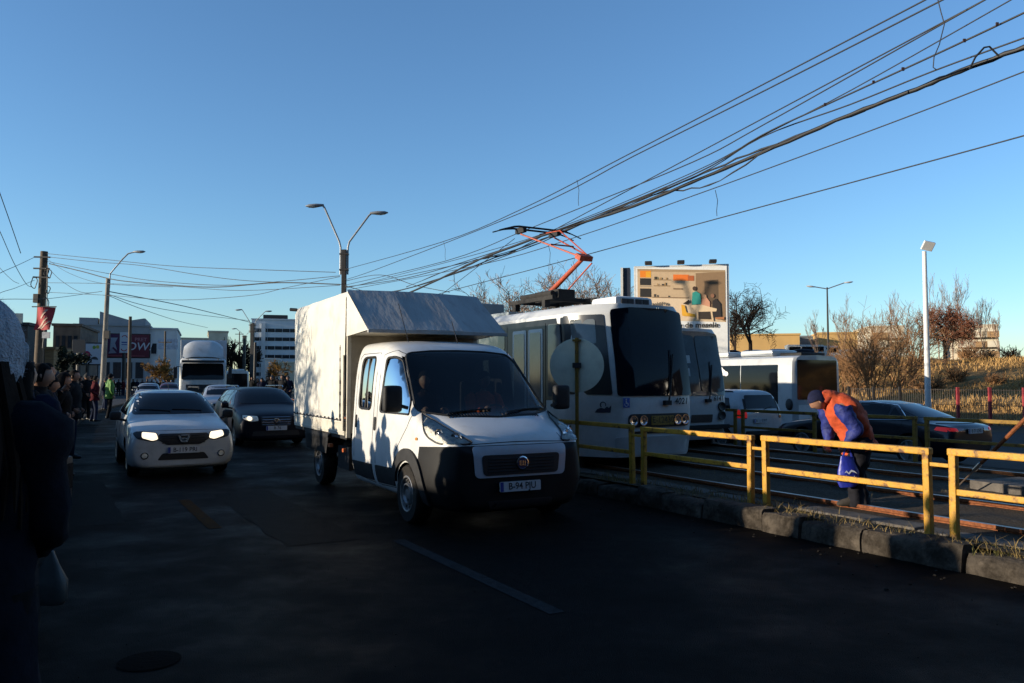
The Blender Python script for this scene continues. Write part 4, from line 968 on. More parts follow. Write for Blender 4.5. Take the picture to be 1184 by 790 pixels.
        decal(m, M, ellipse(-.005, .055, .014, .014, 8), .003); decal(m, M, [(-.018, .035), (.004, .035), (.006, 0), (.035, 0), (.045, -.045), (.028, -.045), (.02, -.016), (-.014, -.016)], .003); decal(m, M, ellipse(-.004, -.03, .04, .035, 14, R(150), R(330)) + list(reversed(ellipse(-.004, -.03, .03, .025, 14, R(150), R(330)))), .003)
        m.build('access_sign', [P((.01, .06, .3), .5), plate_white], t, fix=False)
    else:
        sp('number_board', rpoly([(-.28, .80), (.34, .80), (.34, .98), (-.28, .98)], .02), 'x', 1, P((.05, .035, .03), .6), off=.012)
        for z in (.95, 1.16):
            for y in (-.62, .62):
                p = line_part(bv, [(y, z)], 'x', 1, 0, .01)[0]; m = MB(); m.lathe([(.105, 0), (.105, .03), (.085, .03), (.06, .01), (.001, .01)], c=p, axis='x', n=18, cap=False); m.build('headlight', [ink], t, smooth=40)
        sp('bumper_skirt', rpoly([(-.78, .43), (.78, .43), (.8, .62), (-.8, .62)], .04), 'x', 1, beige_skirt, off=.02)
        m = MB(); p = line_part(bv, [(.0, .68)], 'x', 1, 0, .02)[0]; m.box(p.x, 0, .69, .1, 1.7, .1); m.build('bumper', grime, t, bevel=.02)
    p = line_part(bv, [(.50, 1.32 if not old else 1.34)], 'x', 1, 0, .03)[0]; m = MB(); text(m, number, .15, frame((p.x, p.y, p.z), (0, 1, 0), (-.1, 0, 1)), shear=.25, bold=.003); m.build('fleet_number', ink, t, fix=False)
    # dark window band, windows and doors along the sides
    for sg in (-1, 1):
        A = sg * R(45)
        sp('window_band', [(-.95, 1.33), (-12.6, 1.33), (-12.6, 2.78), (-1.1, 2.78)], 'y', sg, tram_dark, off=.006, step=.6)
        sp('front_quarter_window', rpoly([(sg * .70, 1.44), (sg * 1.48, 1.44), (sg * 1.62, 2.80), (sg * .87, 2.80)], .04), A, 1, tram_dark, off=.015)
        sp('cab_window', rpoly([(sg * .98, 2.30), (sg * 1.40, 2.30), (sg * 1.46, 2.72), (sg * 1.02, 2.72)], .04), A, 1, tram_win, off=.022)
        sp('cab_window', rpoly([(-1.05, 1.40), (-1.55, 1.40), (-1.55, 2.68), (-1.18, 2.68)], .04), 'y', sg, tram_win, off=.022)
        x = -1.65; k = 0
        while x > -12.5:
            if k % 3 == 0:               # double folding door
                d = sp('door', rpoly([(x, .45), (x - 1.25, .45), (x - 1.25, 2.72), (x, 2.72)], .03), 'y', sg, tram_dark, off=.012)
                for a in (x - .08, x - .66):
                    fr = panel(bv, rpoly([(a, 1.0), (a - .5, 1.0), (a - .5, 2.62), (a, 2.62)], .05), 'y', sg, .022, step=.3).build('door_leaf', tram_white, d, smooth=30)
                    panel(bv, rpoly([(a - .06, 1.06), (a - .44, 1.06), (a - .44, 2.56), (a - .06, 2.56)], .05), 'y', sg, .03, step=.3).build('door_pane', tram_win, d, smooth=30)
                x -= 1.4
            else:
                w = sp('side_window', rpoly([(x, 1.38), (x - 1.25, 1.38), (x - 1.25, 2.74), (x, 2.74)], .05), 'y', sg, tram_dark, off=.012)
                panel(bv, rpoly([(x - .08, 2.28), (x - 1.17, 2.28), (x - 1.17, 2.66), (x - .08, 2.66)], .04), 'y', sg, .02, step=.3).build('vent_pane', tram_win, w, smooth=30)
                panel(bv, rpoly([(x - .08, 1.46), (x - 1.17, 1.46), (x - 1.17, 2.22), (x - .08, 2.22)], .04), 'y', sg, .02, step=.3).build('pane', tram_dark, w, smooth=30)
                x -= 1.35
            k += 1
        sp('waist_stripe', [(-1.5, .98), (-13, .98), (-13, 1.04), (-1.5, 1.04)], 'y', sg, P((.10, .12, .16), .5), off=.008, step=.6)
        m = MB(); m.box(-6, sg * 1.02, .30, 10.5, .06, .22); m.build('side_skirt', grime, t)
        for wx in (-2.2, -3.9, -9.6, -11.3): 
            m = MB(); m.lathe([(.001, -.05), (.30, -.05), (.34, .06), (.34, .0), (.001, .06)], c=(wx, sg * .74, .585), axis='y', n=20, cap=False); o = m.build('wheel', rustm, t, smooth=40)
    if not old:                           # emblem on the slanting corner panel towards the street
        p1, p2 = Vector((-.08, -.79, 1.0)), Vector((-.42, -1.06, 1.0)); d = (p1 - p2).normalized(); nrm = Vector((d.y, -d.x, 0)); nrm = nrm if nrm.x > 0 else -nrm
        M = frame(p1.lerp(p2, .58) + nrm * .008 + Vector((0, 0, .24)), d, (0, 0, 1)); m = MB(); swan_logo(m, M, .34); m.build('emblem', P((.02, .025, .05), .5), t, fix=False)
    # undercarriage and roof
    m = MB(); m.box(-6.8, 0, .34, 11.5, 1.7, .16); m.box(-3.05, 0, .36, 2.4, 1.3, .3); m.box(-10.4, 0, .36, 2.4, 1.3, .3); m.build('underframe', grime, t)
    if not old: m = MB(); m.box(-1.0, .02, 3.06, .75, .85, .22); me = m.mesh('roof_unit', [tram_white], 40, .08)
    if not old: ac = link('roof_unit', me, t)
    for y in () if old else (-.22, -.08, .10, .26):
        m = MB(); m.box(-.62, y, 3.07, .03, .13, .10); m.build('air_grille', ink, ac)
    m = MB(); m.box(-7.2, 0, 3.0, 7.5, 1.9, .14); m.build('roof_deck', roof_grey, t, bevel=.03)
    m = MB(); m.box(-5.9, -.55, 3.2, 1.9, .7, .34); m.build('resistor_box', roof_grey, t, bevel=.02)
    return t, bv
TRAM, _tb = tram('tram', 'white tram with blue-black windscreen, raised orange pantograph and the number 4021', TR1, 10.5, '4021', 'E-12430')
TRAM2, _tb2 = tram('tram', 'second white tram, just beyond the one with the raised pantograph', TR2, 13.1, '6141', '', True)
TRAM2.scale = (1, 1, .95)
def pantograph(par, x0, up=True):
    r = bpy.data.objects.new('pantograph', None); COL.objects.link(r); r.parent = par; r.location = (x0, 0, 3.12)
    m = MB()
    for sg in (-1, 1): m.box(0, sg * .5, .18, 1.7, .08, .08); m.box(.55, sg * .5, .07, .12, .12, .14); m.box(-.6, sg * .5, .07, .12, .12, .14)
    m.box(-.5, 0, .18, .08, 1.0, .08); m.box(.5, 0, .18, .08, 1.0, .08); m.box(.1, 0, .28, .9, .4, .22); m.tube([(-.8, .3, .30), (.3, .3, .30)], .07, 8); m.tube([(-.7, -.3, .3), (.5, -.3, .3)], .06, 8)
    m.build('base_frame', grime, r, bevel=.01)
    K = Vector((1.15, 0, .95)) if up else Vector((1.2, 0, .4)); Hd = Vector((-.55, 0, 1.72)) if up else Vector((-.4, 0, .5)); B0 = Vector((-.25, 0, .30))
    m = MB(); m.tube([B0, K], [.058, .042], 8); m.build('lower_arm', orange_steel, r, smooth=60)
    m = MB(); m.tube([B0 + Vector((.45, .1, -.04)), K + Vector((.12, .1, -.12))], .016, 6); m.build('guide_rod', orange_steel, r)
    m = MB()
    m.box(K.x, 0, K.z, .18, .30, .10, Matrix.Rotation(R(25), 3, 'Y'))
    for sg in (-1, 1): m.tube([K + Vector((0, sg * .14, .02)), Hd + Vector((0, sg * .42, -.08))], .018, 6)
    m.tube([K.lerp(Hd, .45) + Vector((0, -.28, 0)), K.lerp(Hd, .45) + Vector((0, .28, 0))], .016, 5)
    m.tube([K + Vector((.1, 0, .04)), K.lerp(Hd, .5) + Vector((.0, 0, .28)), Hd + Vector((.08, 0, -.06))], .014, 5)
    m.build('upper_arm', orange_steel, r)
    m = MB()
    for dx in (-.14, .14):
        pts = [(Hd.x + dx, y, Hd.z + .05 - .34 * max(0, abs(y) - .55) ** 1.35) for y in [-1.02 + .12 * i for i in range(18)]]; m.tube(pts, [.013] * 3 + [.021] * 12 + [.013] * 3, 6)
    for y in (-.42, .42): m.box(Hd.x, y, Hd.z - .0, .34, .08, .12)
    m.build('collector_head', plastic, r)
pantograph(TRAM, -3.3); pantograph(TRAM2, -3.2, False)
m = MB(); m.box(-5.2, -.86, 3.24, .30, .12, .42); m.build('roof_marker', P((.25, .55, .03), .6), TRAM)
# ------------------------------------------------------------------ bus on the far road
def bus(name, label, c, rz, L=11.0, H=2.75, HW=1.22, far=False):
    t = thing(name, label, 'bus', c, rz)
    sts = []
    for x, ins in ((L / 2, .16), (L / 2 - .1, .04), (L / 2 - .35, 0), (-L / 2 + .3, 0), (-L / 2 + .06, .03), (-L / 2, .12)):
        w = HW - ins; sts.append((x, [(0, .32), (w - .05, .32), (w, .38), (w, 1.1), (w - .01, 2.2), (w - .04, H - .22), (w - .12, H - .07), (w - .3, H), (0, H + .03)]))
    mb = MB(); rows = []
    for x, h in sts: rows.append([(x, y, z) for y, z in h] + [(x, -y, z) for y, z in reversed(h[1:-1])])
    n = len(rows[0]); mb.add([p for r in rows for p in r], [(i * n + j, i * n + (j + 1) % n, (i + 1) * n + (j + 1) % n, (i + 1) * n + j) for i in range(len(rows) - 1) for j in range(n)] + [tuple(range(n)), tuple(range((len(rows) - 1) * n, len(rows) * n))])
    me = mb.mesh('body', [white_paint], 35); bv = bvh_of(me); link('body', me, t)
    sp = lambda nm, poly, ax, sg, m, par=None, **k: skin_part(bv, nm, poly, ax, sg, m, par or t, step=k.pop('step', .4), **k)
    sp('rear_window', rpoly([(-1.0, 1.28), (1.0, 1.28), (.98, H - .14), (-.98, H - .14)], .06), 'x', -1, dark_glass, off=.01)
    sp('windscreen', rpoly([(-1.05, 1.0), (1.05, 1.0), (1.0, H - .3), (-1.0, H - .3)], .1), 'x', 1, dark_glass, off=.01)
    for sg in (-1, 1):
        x = -L / 2 + .62
        for w in (1.7, 1.4, 1.4, 1.4, 1.4, 1.4, 1.2):
            if x + w > L / 2 - .3: break
            sp('side_window', rpoly([(x, 1.12), (x + w - .03, 1.12), (x + w - .03, H - .3), (x, H - .3)], .03), 'y', sg, dark_glass, off=.01); x += w
        m = MB(); q = line_part(bv, [(-L / 2 + .16, 1.12)], 'y', sg, 0, .01)[0]; m.ball(q, .16, .05, .2, 10); m.build('tail_light', ink, t, smooth=60)
        for wx in (L / 2 - 2.4, -L / 2 + 2.9):
            w = wheel(t, wx, sg * (HW - .12), .46, .26, sg, 'steel', .6)
            sp('wheel_arch', ellipse(wx, .46, .56, .56, 18, R(-12), R(192)), 'y', sg, ink, off=.006, step=.2)
    sp('engine_panel', rpoly([(-.95, .5), (.95, .5), (.95, 1.1), (-.95, 1.1)], .04), 'x', -1, mat('bus_panel', (.52, .53, .52), .5, var=.06), off=.008)
    e = line_part(bv, [(-.1, .8)], 'x', -1, 0, .02)[0]
    if not far: plate(t, (e.x - .01, .1, .78), (0, -1, 0), (0, 0, 1), 'B 30 RTB')
    sp('bumper', rpoly([(-1.1, .34), (1.1, .34), (1.1, .46), (-1.1, .46)], .03), 'x', -1, plastic, off=.02)
    for x, l, w, h in ((-L / 2 + 2.1, 1.5, 1.3, .22), (-L / 2 + 4.3, 1.9, 1.5, .2), (-L / 2 + .6, .9, 1.2, .1)):
        m = MB(); m.box(x, 0, H + .02 + h / 2, l, w, h); m.build('roof_pod', white_paint if h > .15 else plastic, t, smooth=40, bevel=.08 if h > .15 else .02)
    if not far:
        m = MB(); M = frame((-L / 2 + 3.15, HW + .02, H - .52), (-1, 0, 0), (0, 0, 1)); 
        for a, b, r in ((-.16, -.06, .12), (0, -.02, .15), (.17, -.07, .11), (-.06, .1, .09)): decal(m, M, ellipse(a, b, r, r * .8, 14), .002 * (a > 0) + .001 * (b > 0))
        m.build('emblem', P((.6, .6, .6), .6), t, fix=False)
    return t
bus('bus', 'white bus with dark windows and roof pods on the far carriageway, seen from behind', rp(24.4, 22.4, -.24), head(0))
# ------------------------------------------------------------------ white lorry coming round the bend
def lorry():
    c = px_ground(234.5, 44.5); t = thing('lorry', 'tall white lorry coming round the bend behind the queue of cars', 'lorry', c, -PI / 2 + R(20.5))
    mb = MB()
    st = []
    for x, w, z0, z1 in ((.02, 1.08, .95, 1.75), (-.02, 1.18, .55, 1.9), (-.12, 1.22, .45, 2.75), (-.3, 1.22, .45, 2.95), (-2.0, 1.22, .5, 3.0)): st.append((x, [(0, z0), (w - .08, z0), (w, z0 + .1), (w, (z0 + z1) / 2), (w - .02, z1 - .15), (w - .12, z1 - .03), (0, z1)]))
    rows = [[(x, y, z) for y, z in h] + [(x, -y, z) for y, z in reversed(h[1:-1])] for x, h in st]; n = len(rows[0])
    mb.add([p for r in rows for p in r], [(i * n + j, i * n + (j + 1) % n, (i + 1) * n + (j + 1) % n, (i + 1) * n + j) for i in range(len(rows) - 1) for j in range(n)] + [tuple(range(n)), tuple(range((len(rows) - 1) * n, len(rows) * n))])
    me = mb.mesh('cab', [white_paint], 40); bv = bvh_of(me); link('cab', me, t)
    sp = lambda nm, poly, ax, sg, m, **k: skin_part(bv, nm, poly, ax, sg, m, t, step=.3, **k)
    sp('windscreen', rpoly([(-1.1, 1.72), (1.1, 1.72), (1.06, 2.62), (-1.06, 2.62)], .1), 'x', 1, dark_glass, off=.02)
    m = MB(); m.box(.12, 0, 2.74, .3, 2.2, .12); m.build('sun_visor', ink, t, bevel=.02)
    sp('grille', rpoly([(-.8, 1.0), (.8, 1.0), (.88, 1.45), (-.88, 1.45)], .05), 'x', 1, ink, off=.02)
    m = MB(); m.box(.06, 0, .58, .12, 2.3, .34); m.build('bumper', plastic, t, bevel=.04)
    for sg in (-1, 1):
        sp('headlight', rpoly([(sg * .84, .78), (sg * 1.1, .8), (sg * 1.1, 1.0), (sg * .86, .95)], .03), 'x', 1, lens_grey, off=.03)
        sp('side_window', rpoly([(-.45, 1.8), (-1.3, 1.8), (-1.3, 2.6), (-.5, 2.6)], .05), 'y', sg, dark_glass, off=.01)
        m = MB(); m.box(.1, sg * 1.42, 2.1, .12, .2, .62); m.tube([(-.1, sg * 1.2, 2.45), (.05, sg * 1.4, 2.42)], .03, 5); m.build('wing_mirror', ink, t, bevel=.02)
        for x in (-1.35, -5.6): wheel(t, x, sg * 1.08, .5, .3, sg, 'steel', .58)
        m = MB(); m.tube([(.16, sg * .78, 2.7), (.16, sg * .78, 2.88)], .025, 5); m.build('roof_lamp', ink, t)
    # smooth roof deflector
    m = MB()
    def f(u, v):
        y = (2 * v - 1); w = 1.08 * (1 - .06 * u); x = -.25 - 1.35 * u; z = 3.0 + .98 * (1 - (1 - u) ** 2.2) - .18 * abs(y) ** 4 * (1 + u)
        return (x, y * w, z)
    m.grid(f, 10, 14); m.add([(-1.6, -1.0, 2.9), (-1.6, 1.0, 2.9), (-1.6, 1.0, 3.75), (-1.6, -1.0, 3.75)], [(0, 1, 2, 3)])
    for sg in (0, 1): m.add([f(i / 10, sg) for i in range(11)] + [(-1.6, (2 * sg - 1) * 1.0, 2.95), (-.3, (2 * sg - 1) * 1.05, 2.95)], [tuple(range(13))])
    m.build('roof_deflector', white_paint, t, smooth=50)
    m = MB(); m.box(-5.1, 0, 2.55, 6.2, 2.5, 2.95); m.build('cargo_box', mat('lorry_box', (.42, .44, .47), .5, var=.08, scale=2), t, bevel=.03)
    m = MB(); m.box(-4.6, 0, .85, 7.0, .9, .3); m.build('chassis', plastic, t)
    return t
lorry()
b2 = bus('bus', 'pale bus far down the street beside the tram stop', px_ground(274, 88), -PI / 2 + R(19), L=9, H=2.7, far=True)
# ------------------------------------------------------------------ people
def cloth(name, col, **k): return mat(name, col, .9, var=.25, scale=14, bump=.5, bscale=16, spec=.15, **k)
BLACK = cloth('black_cloth', (.005, .005, .006)); NAVY = cloth('navy_cloth', (.005, .007, .02)); CHAR = cloth('charcoal_cloth', (.011, .011, .012)); BROWN = cloth('brown_cloth', (.035, .018, .009))
MAROON = cloth('maroon_cloth', (.06, .007, .010)); BEIGE = cloth('beige_cloth', (.11, .08, .05)); JEANS = cloth('denim', (.010, .016, .036)); GREYC = cloth('grey_cloth', (.05, .05, .052))
HIVIS = mat('hi_vis', (.045, .15, .010), .7, var=.1, emis=None); HAIR = cloth('dark_hair', (.008, .006, .005)); SHOE = P((.008, .008, .009), .5); WOOL = mat('white_wool', (.42, .42, .45), .95, var=.15, scale=60, bump=.8, bscale=120, spec=.1)
def skin_body(J, Rd, E, root='pelvis', sub=1):
    """one continuous figure grown over a skeleton: J joints, Rd radii, E bones"""
    me = bpy.data.meshes.new('person'); bm = bmesh.new(); lay = bm.verts.layers.skin.verify(); vs = {}
    for k, p in J.items():
        v = bm.verts.new(p); v[lay].radius = Rd[k] if isinstance(Rd[k], tuple) else (Rd[k], Rd[k]); v[lay].use_root = (k == root); vs[k] = v
    for a, b in E: bm.edges.new((vs[a], vs[b]))
    bm.to_mesh(me); bm.free()
    def fn(o):
        m = o.modifiers.new('k', 'SKIN'); m.use_smooth_shade = True; m.branch_smoothing = .6; sub_mod(o, sub)
    return modded(me, fn, 'person')
def head_geo(mb, c, s=1., yaw=0., pitch=0.):
    """a head with brow, nose, mouth, chin and ears; faces local +x"""
    rot = Matrix.Rotation(yaw, 3, 'Z') @ Matrix.Rotation(pitch, 3, 'Y'); n, m = 20, 16; vs = []; c = Vector(c)
    for i in range(m + 1):
        a = PI * i / m
        for j in range(n):
            t = 2 * PI * j / n; x, y, z = math.sin(a) * math.cos(t), math.sin(a) * math.sin(t), math.cos(a)
            w = 1 - .22 * ss(-z, .1, 1.); X, Y, Z = x * .098 * w, y * .076 * w, z * .118
            if x > .2:
                f = ss(x, .2, .9)
                X += f * (.024 * math.exp(-((z + .12) / .18) ** 2 - (y / .16) ** 2) + .008 * math.exp(-((z - .22) / .12) ** 2) + .01 * math.exp(-((z + .78) / .16) ** 2 - (y / .3) ** 2) + .006 * math.exp(-((z + .46) / .07) ** 2 - (y / .3) ** 2))
                X -= f * .011 * (math.exp(-((z - .06) / .1) ** 2 - ((y - .36) / .18) ** 2) + math.exp(-((z - .06) / .1) ** 2 - ((y + .36) / .18) ** 2)) 
            vs.append(c + rot @ Vector((X * s, Y * s, Z * s)))
    mb.add(vs, [(i * n + j, (i + 1) * n + j, (i + 1) * n + (j + 1) % n, i * n + (j + 1) % n) for i in range(m) for j in range(n)])
    for sg in (-1, 1): mb.ball(c + rot @ Vector((-.005 * s, sg * .078 * s, -.005 * s)), .02 * s, .01 * s, .032 * s, 8)
def hand_geo(mb, w, d, palm, s=1., curl=.5, thumb=1):
    """palm, four bent fingers and a thumb at wrist w, pointing along d; palm is the palm's inward normal"""
    d = Vector(d).normalized(); p = Vector(palm); p = (p - d * p.dot(d)).normalized(); q = d.cross(p)
    mb.tube([w, w + d * .03 * s, w + d * .08 * s, w + d * .09 * s], [(.018 * s, .026 * s), (.018 * s, .036 * s), (.015 * s, .042 * s), (.012 * s, .038 * s)], 8, ref=p)
    for i, L in enumerate((.066, .074, .07, .055)):
        b = w + d * .082 * s + q * (.03 - .02 * i) * s; e = b + (d * math.cos(curl * .7) + p * math.sin(curl * .7)) * L * .5 * s; f = e + (d * math.cos(curl * 1.9) + p * math.sin(curl * 1.9)) * L * .5 * s
        mb.tube([b, e, f], [.0095 * s, .009 * s, .0075 * s], 6)
    b = w + d * .03 * s + q * .03 * s * thumb; e = b + (d * .7 + q * .6 * thumb + p * .3) * .035 * s; f = e + (d * .9 + p * .4) * .032 * s
    mb.tube([b, e, f], [.013 * s, .011 * s, .009 * s], 6)
def merge_into(me, mb, mats):
    """joins extra closed shapes (head, hands) to the grown body, one mesh"""
    n = len(me.vertices); v = [tuple(x.co) for x in me.vertices] + mb.v; f = [tuple(p.vertices) for p in me.polygons] + [tuple(i + n for i in q) for q in mb.f]
    r = bpy.data.meshes.new('person'); r.from_pydata(v, [], f)
    for m in mats: r.materials.append(m)
    r.polygons.foreach_set('use_smooth', [True] * len(r.polygons)); return r
def wrinkle(mb, amt, f=9., seed=0):
    mb.v = [tuple(Vector(p) + amt * Vector((noise.noise(Vector(p) * f + Vector((seed, 0, 0))), noise.noise(Vector(p) * f + Vector((seed, 7, 0))), .4 * noise.noise(Vector(p) * f + Vector((seed, 0, 9)))))) for p in mb.v]
def standing(arm='down', coat=BLACK, legs=JEANS, hat=None, hair='short', clen=.78, h=1., seed=0, stance=.0, name='person', bulk=1.):
    """person on the ground at the local origin, facing +x; returns the body mesh with coat, trousers, shoes, hair or hat as its children"""
    g = random.Random(seed); J = {}; 
    J['pelvis'] = (0, 0, .95); J['waist'] = (.01, 0, 1.08); J['chest'] = (.015, 0, 1.30); J['neck'] = (.0, 0, 1.47); J['nape'] = (.01, 0, 1.54)
    Rd = dict(pelvis=(.13, .11), waist=(.12, .095), chest=(.14, .11), neck=(.055, .055), nape=(.05, .05)); E = [('pelvis', 'waist'), ('waist', 'chest'), ('chest', 'neck'), ('neck', 'nape')]
    hands = []
    for sg, n in ((-1, 'r'), (1, 'l')):
        J['sh' + n] = (.0, sg * .17, 1.40); Rd['sh' + n] = .062
        if arm == 'down' or (arm == 'phone' and sg < 0): el, wr = (-.03, sg * .25, 1.14), (.06, sg * .25, .90)
        elif arm == 'pockets': el, wr = (-.10, sg * .27, 1.14), (.09, sg * .19, .98)
        elif arm == 'phone': el, wr = (.10, sg * .26, 1.15), (.27, sg * .14, 1.34)
        elif arm == 'cross': el, wr = (.10, sg * .24, 1.14), (.22, sg * .02, 1.17)
        elif arm == 'front': el, wr = (.04, sg * .205, 1.15), (.22, sg * .10, 1.06)
        elif arm == 'hold': el, wr = (.02, sg * .26, 1.13), (.20, sg * .22, .99)
        J['el' + n], J['wr' + n] = el, wr; Rd['el' + n] = .042; Rd['wr' + n] = .028
        E += [('chest', 'sh' + n), ('sh' + n, 'el' + n), ('el' + n, 'wr' + n)]; hands.append((Vector(wr), Vector(wr) - Vector(el), sg))
        st = stance * sg
        J['hip' + n] = (0, sg * .09, .90); J['kn' + n] = (.02 + st * .5, sg * .10, .50); J['an' + n] = (-.03 + st, sg * .11, .09); Rd['hip' + n] = .085; Rd['kn' + n] = .055; Rd['an' + n] = .038
        E += [('pelvis', 'hip' + n), ('hip' + n, 'kn' + n), ('kn' + n, 'an' + n)]
    body = skin_body(J, Rd, E); mb = MB(); yaw = g.uniform(-.4, .4)
    head_geo(mb, (.03, 0, 1.62), 1.0, yaw, .08)
    for w, d, sg in hands: hand_geo(mb, w, d, (0, -sg, 0) if arm in ('down',) else (-.3, -sg, .2), 1., .6, 1)
    o = link(name, merge_into(body, mb, [skin_m]))
    V = Vector
    # coat: body and sleeves
    mb = MB(); b = bulk; zb = clen
    mb.soft([(0, 0, zb), (0, 0, zb + .04), (0, 0, 1.0), (.01, 0, 1.12), (.015, 0, 1.28), (.005, 0, 1.40), (-.005, 0, 1.47), (.0, 0, 1.53)], [(.215 * b, .17 * b), (.22 * b, .175 * b), (.20 * b, .155 * b), (.185 * b, .14 * b), (.215 * b, .15 * b), (.19 * b, .12 * b), (.10, .09), (.078, .08)], 18, 3, ref=(0, 1, 0))
    for n, sg in (('r', -1), ('l', 1)):
        s_, e_, w_ = V(J['sh' + n]), V(J['el' + n]), V(J['wr' + n]); mb.soft([s_ + V((0, -sg * .05, .02)), s_ + V((0, sg * .02, .005)), s_.lerp(e_, .5), e_, e_.lerp(w_, .5), w_.lerp(e_, .05)], [.075 * b, .082 * b, .068 * b, .062 * b, .055 * b, .048 * b], 12, 3)
    wrinkle(mb, .022, 8, seed); wrinkle(mb, .012, 20, seed); mb.build('coat', coat, o, smooth=70)
    mb = MB()
    for n, sg in (('r', -1), ('l', 1)):
        a, k, e = V(J['hip' + n]), V(J['kn' + n]), V(J['an' + n]); mb.tube([a + V((0, 0, .08)), a, a.lerp(k, .5), k, k.lerp(e, .5), e + V((0, 0, -.02))], [.105, .105, .088, .072, .065, .062], 10)
    wrinkle(mb, .01, 10, seed + 3); mb.build('trousers', legs, o, smooth=70)
    for n, sg in (('r', -1), ('l', 1)):
        e = V(J['an' + n]); m = MB(); m.tube([(e.x - .07, e.y, .055), (e.x - .05, e.y, .06), (e.x + .05, e.y, .055), (e.x + .15, e.y + sg * .01, .04), (e.x + .20, e.y + sg * .01, .035)], [(.03, .03), (.055, .04), (.052, .042), (.036, .045), (.02, .025)], 8, ref=(0, 0, 1)); m.build('shoe', SHOE, o, smooth=60)
    rot = Matrix.Rotation(yaw, 3, 'Z'); hc = V((.03, 0, 1.62))
    def shell(mb, k, low, front, mat_):
        n, m = 18, 10; vs = []
        for i in range(m + 1):
            for j in range(n):
                t = 2 * PI * j / n; lim = low if math.cos(t) < .2 else front; a = lim * i / m
                vs.append(hc + rot @ V((.100 * k * math.sin(a) * math.cos(t) - .006, .082 * k * math.sin(a) * math.sin(t), .121 * k * math.cos(a))))
        mb.add(vs, [(i * n + j, (i + 1) * n + j, (i + 1) * n + (j + 1) % n, i * n + (j + 1) % n) for i in range(m) for j in range(n)])
    if hat is not None:
        mb = MB(); shell(mb, 1.14, R(100), R(74), hat); mb.ball(hc + V((0, 0, .14)), .03, .03, .025, 8); mb.build('beanie', hat, o, smooth=70)
        if hair == 'long': mb = MB(); mb.tube([hc + V((-.05, 0, .02)), hc + V((-.075, 0, -.1)), hc + V((-.09, 0, -.24)), hc + V((-.1, 0, -.36))], [(.06, .08), (.07, .10), (.06, .11), (.02, .07)], 10, ref=(1, 0, 0)); wrinkle(mb, .02, 20, seed); mb.build('hair', HAIR, o, smooth=70)
    elif hair == 'hood':
        mb = MB(); shell(mb, 1.3, R(128), R(62), coat); mb.build('hood', coat, o, smooth=70)
    else:
        mb = MB(); shell(mb, 1.08, R(112), R(58), HAIR)
        if hair == 'long': mb.tube([hc + V((-.05, 0, .04)), hc + V((-.075, 0, -.1)), hc + V((-.09, 0, -.26)), hc + V((-.1, 0, -.36))], [(.06, .085), (.06, .105), (.05, .11), (.02, .08)], 10, ref=(1, 0, 0))
        wrinkle(mb, .01, 24, seed); mb.build('hair', HAIR, o, smooth=70)
    o.scale = (h, h, h)
    return o
def put(o, p, rz): o.location = p; o.rotation_euler = (0, 0, rz); return o
# the crowd along the left kerb: nearest figures each with their own clothes
PAV = .112
near = [  # s, t, facing (relative to looking across the street), arm, coat, legs, hat, hair, coat hem, height, label
    (13.0, -.35, .35, 'down', BLACK, CHAR, None, 'short', .62, 1.03, 'person in a long black coat pulling a trolley suitcase by the kerb'),
    (11.3, -1.3, .2, 'pockets', NAVY, JEANS, GREYC, 'short', .80, 1.02, 'person in a navy jacket and grey beanie at the left edge of the picture'),
    (15.0, -1.3, .5, 'phone', CHAR, BLACK, None, 'short', .78, 1.02, 'person in a charcoal jacket holding a phone up behind the suitcase'),
    (16.6, -.55, .2, 'pockets', BLACK, JEANS, None, 'hood', .70, 1.0, 'hooded person in a black coat behind the person with the suitcase'),
    (18.5, -1.6, .6, 'cross', NAVY, BLACK, BLACK, 'long', .55, .95, 'long-haired person in a dark beanie with arms folded on the pavement'),
    (20.5, -.7, .3, 'down', BROWN, CHAR, None, 'long', .60, .95, 'long-haired person in a dark brown coat by the left kerb'),
    (23.0, -1.5, .2, 'hold', BLACK, BLACK, GREYC, 'short', .78, 1.02, 'person in black with a grey beanie, hands held in front'),
    (25.5, -.6, .5, 'pockets', CHAR, JEANS, None, 'short', .78, 1.04, 'bareheaded person in a charcoal coat and jeans in the kerbside crowd'),
    (29.0, -.4, .3, 'down', BLACK, CHAR, WOOL, 'long', .66, .96, 'person in a black coat and a white knitted hat in the kerbside crowd'),
    (34.5, .25, .4, 'pockets', MAROON, JEANS, None, 'short', .80, 1.0, 'person in a red jacket standing at the kerb beside the crowd'),
    (37.0, .7, .6, 'down', HIVIS, BLACK, BLACK, 'short', .78, 1.05, 'person in a bright green high-visibility jacket at the end of the kerb crowd'),
    (32.0, -1.0, .1, 'phone', BLACK, BLACK, None, 'short', .75, 1.05, 'person in black raising a phone in the kerbside crowd'),
]
FACE = TH                                 # facing across the street is the +t direction: angle TH from world +x
made = []
for i, (s, t, f, arm, co, le, ht, hr, cl, h, lab) in enumerate(near):
    o = standing(arm, co, le, ht, hr, cl, h, i, .06 * (-1) ** i); put(o, rp(s, t + KT(s) + .3, PAV), FACE + f - .35); tag(o, lab, 'person'); made.append(o)
g = random.Random(21)
for px, d, k, lab in ((44, 7.6, 0, 'person in a long black coat just behind the white hat'), (33, 9.2, 1, 'person in a navy jacket and grey beanie right behind the white hat'), (56, 10.2, 4, 'long-haired person in a dark beanie beside the suitcase puller'), (72, 13.2, 3, 'hooded person in black just behind the suitcase'), (84, 16.2, 7, 'bareheaded person in charcoal close to the kerb edge behind the suitcase'), (52, 12.5, 11, 'person in black raising a phone over the suitcase puller'), (64, 15.0, 6, 'person with a grey beanie deep in the crowd behind the suitcase')):
    dup(made[k], px_ground(px, d, .1), FACE + g.uniform(-.5, .4), lab, None, made[k].scale[0] * (.97 + .02 * (k % 3)))
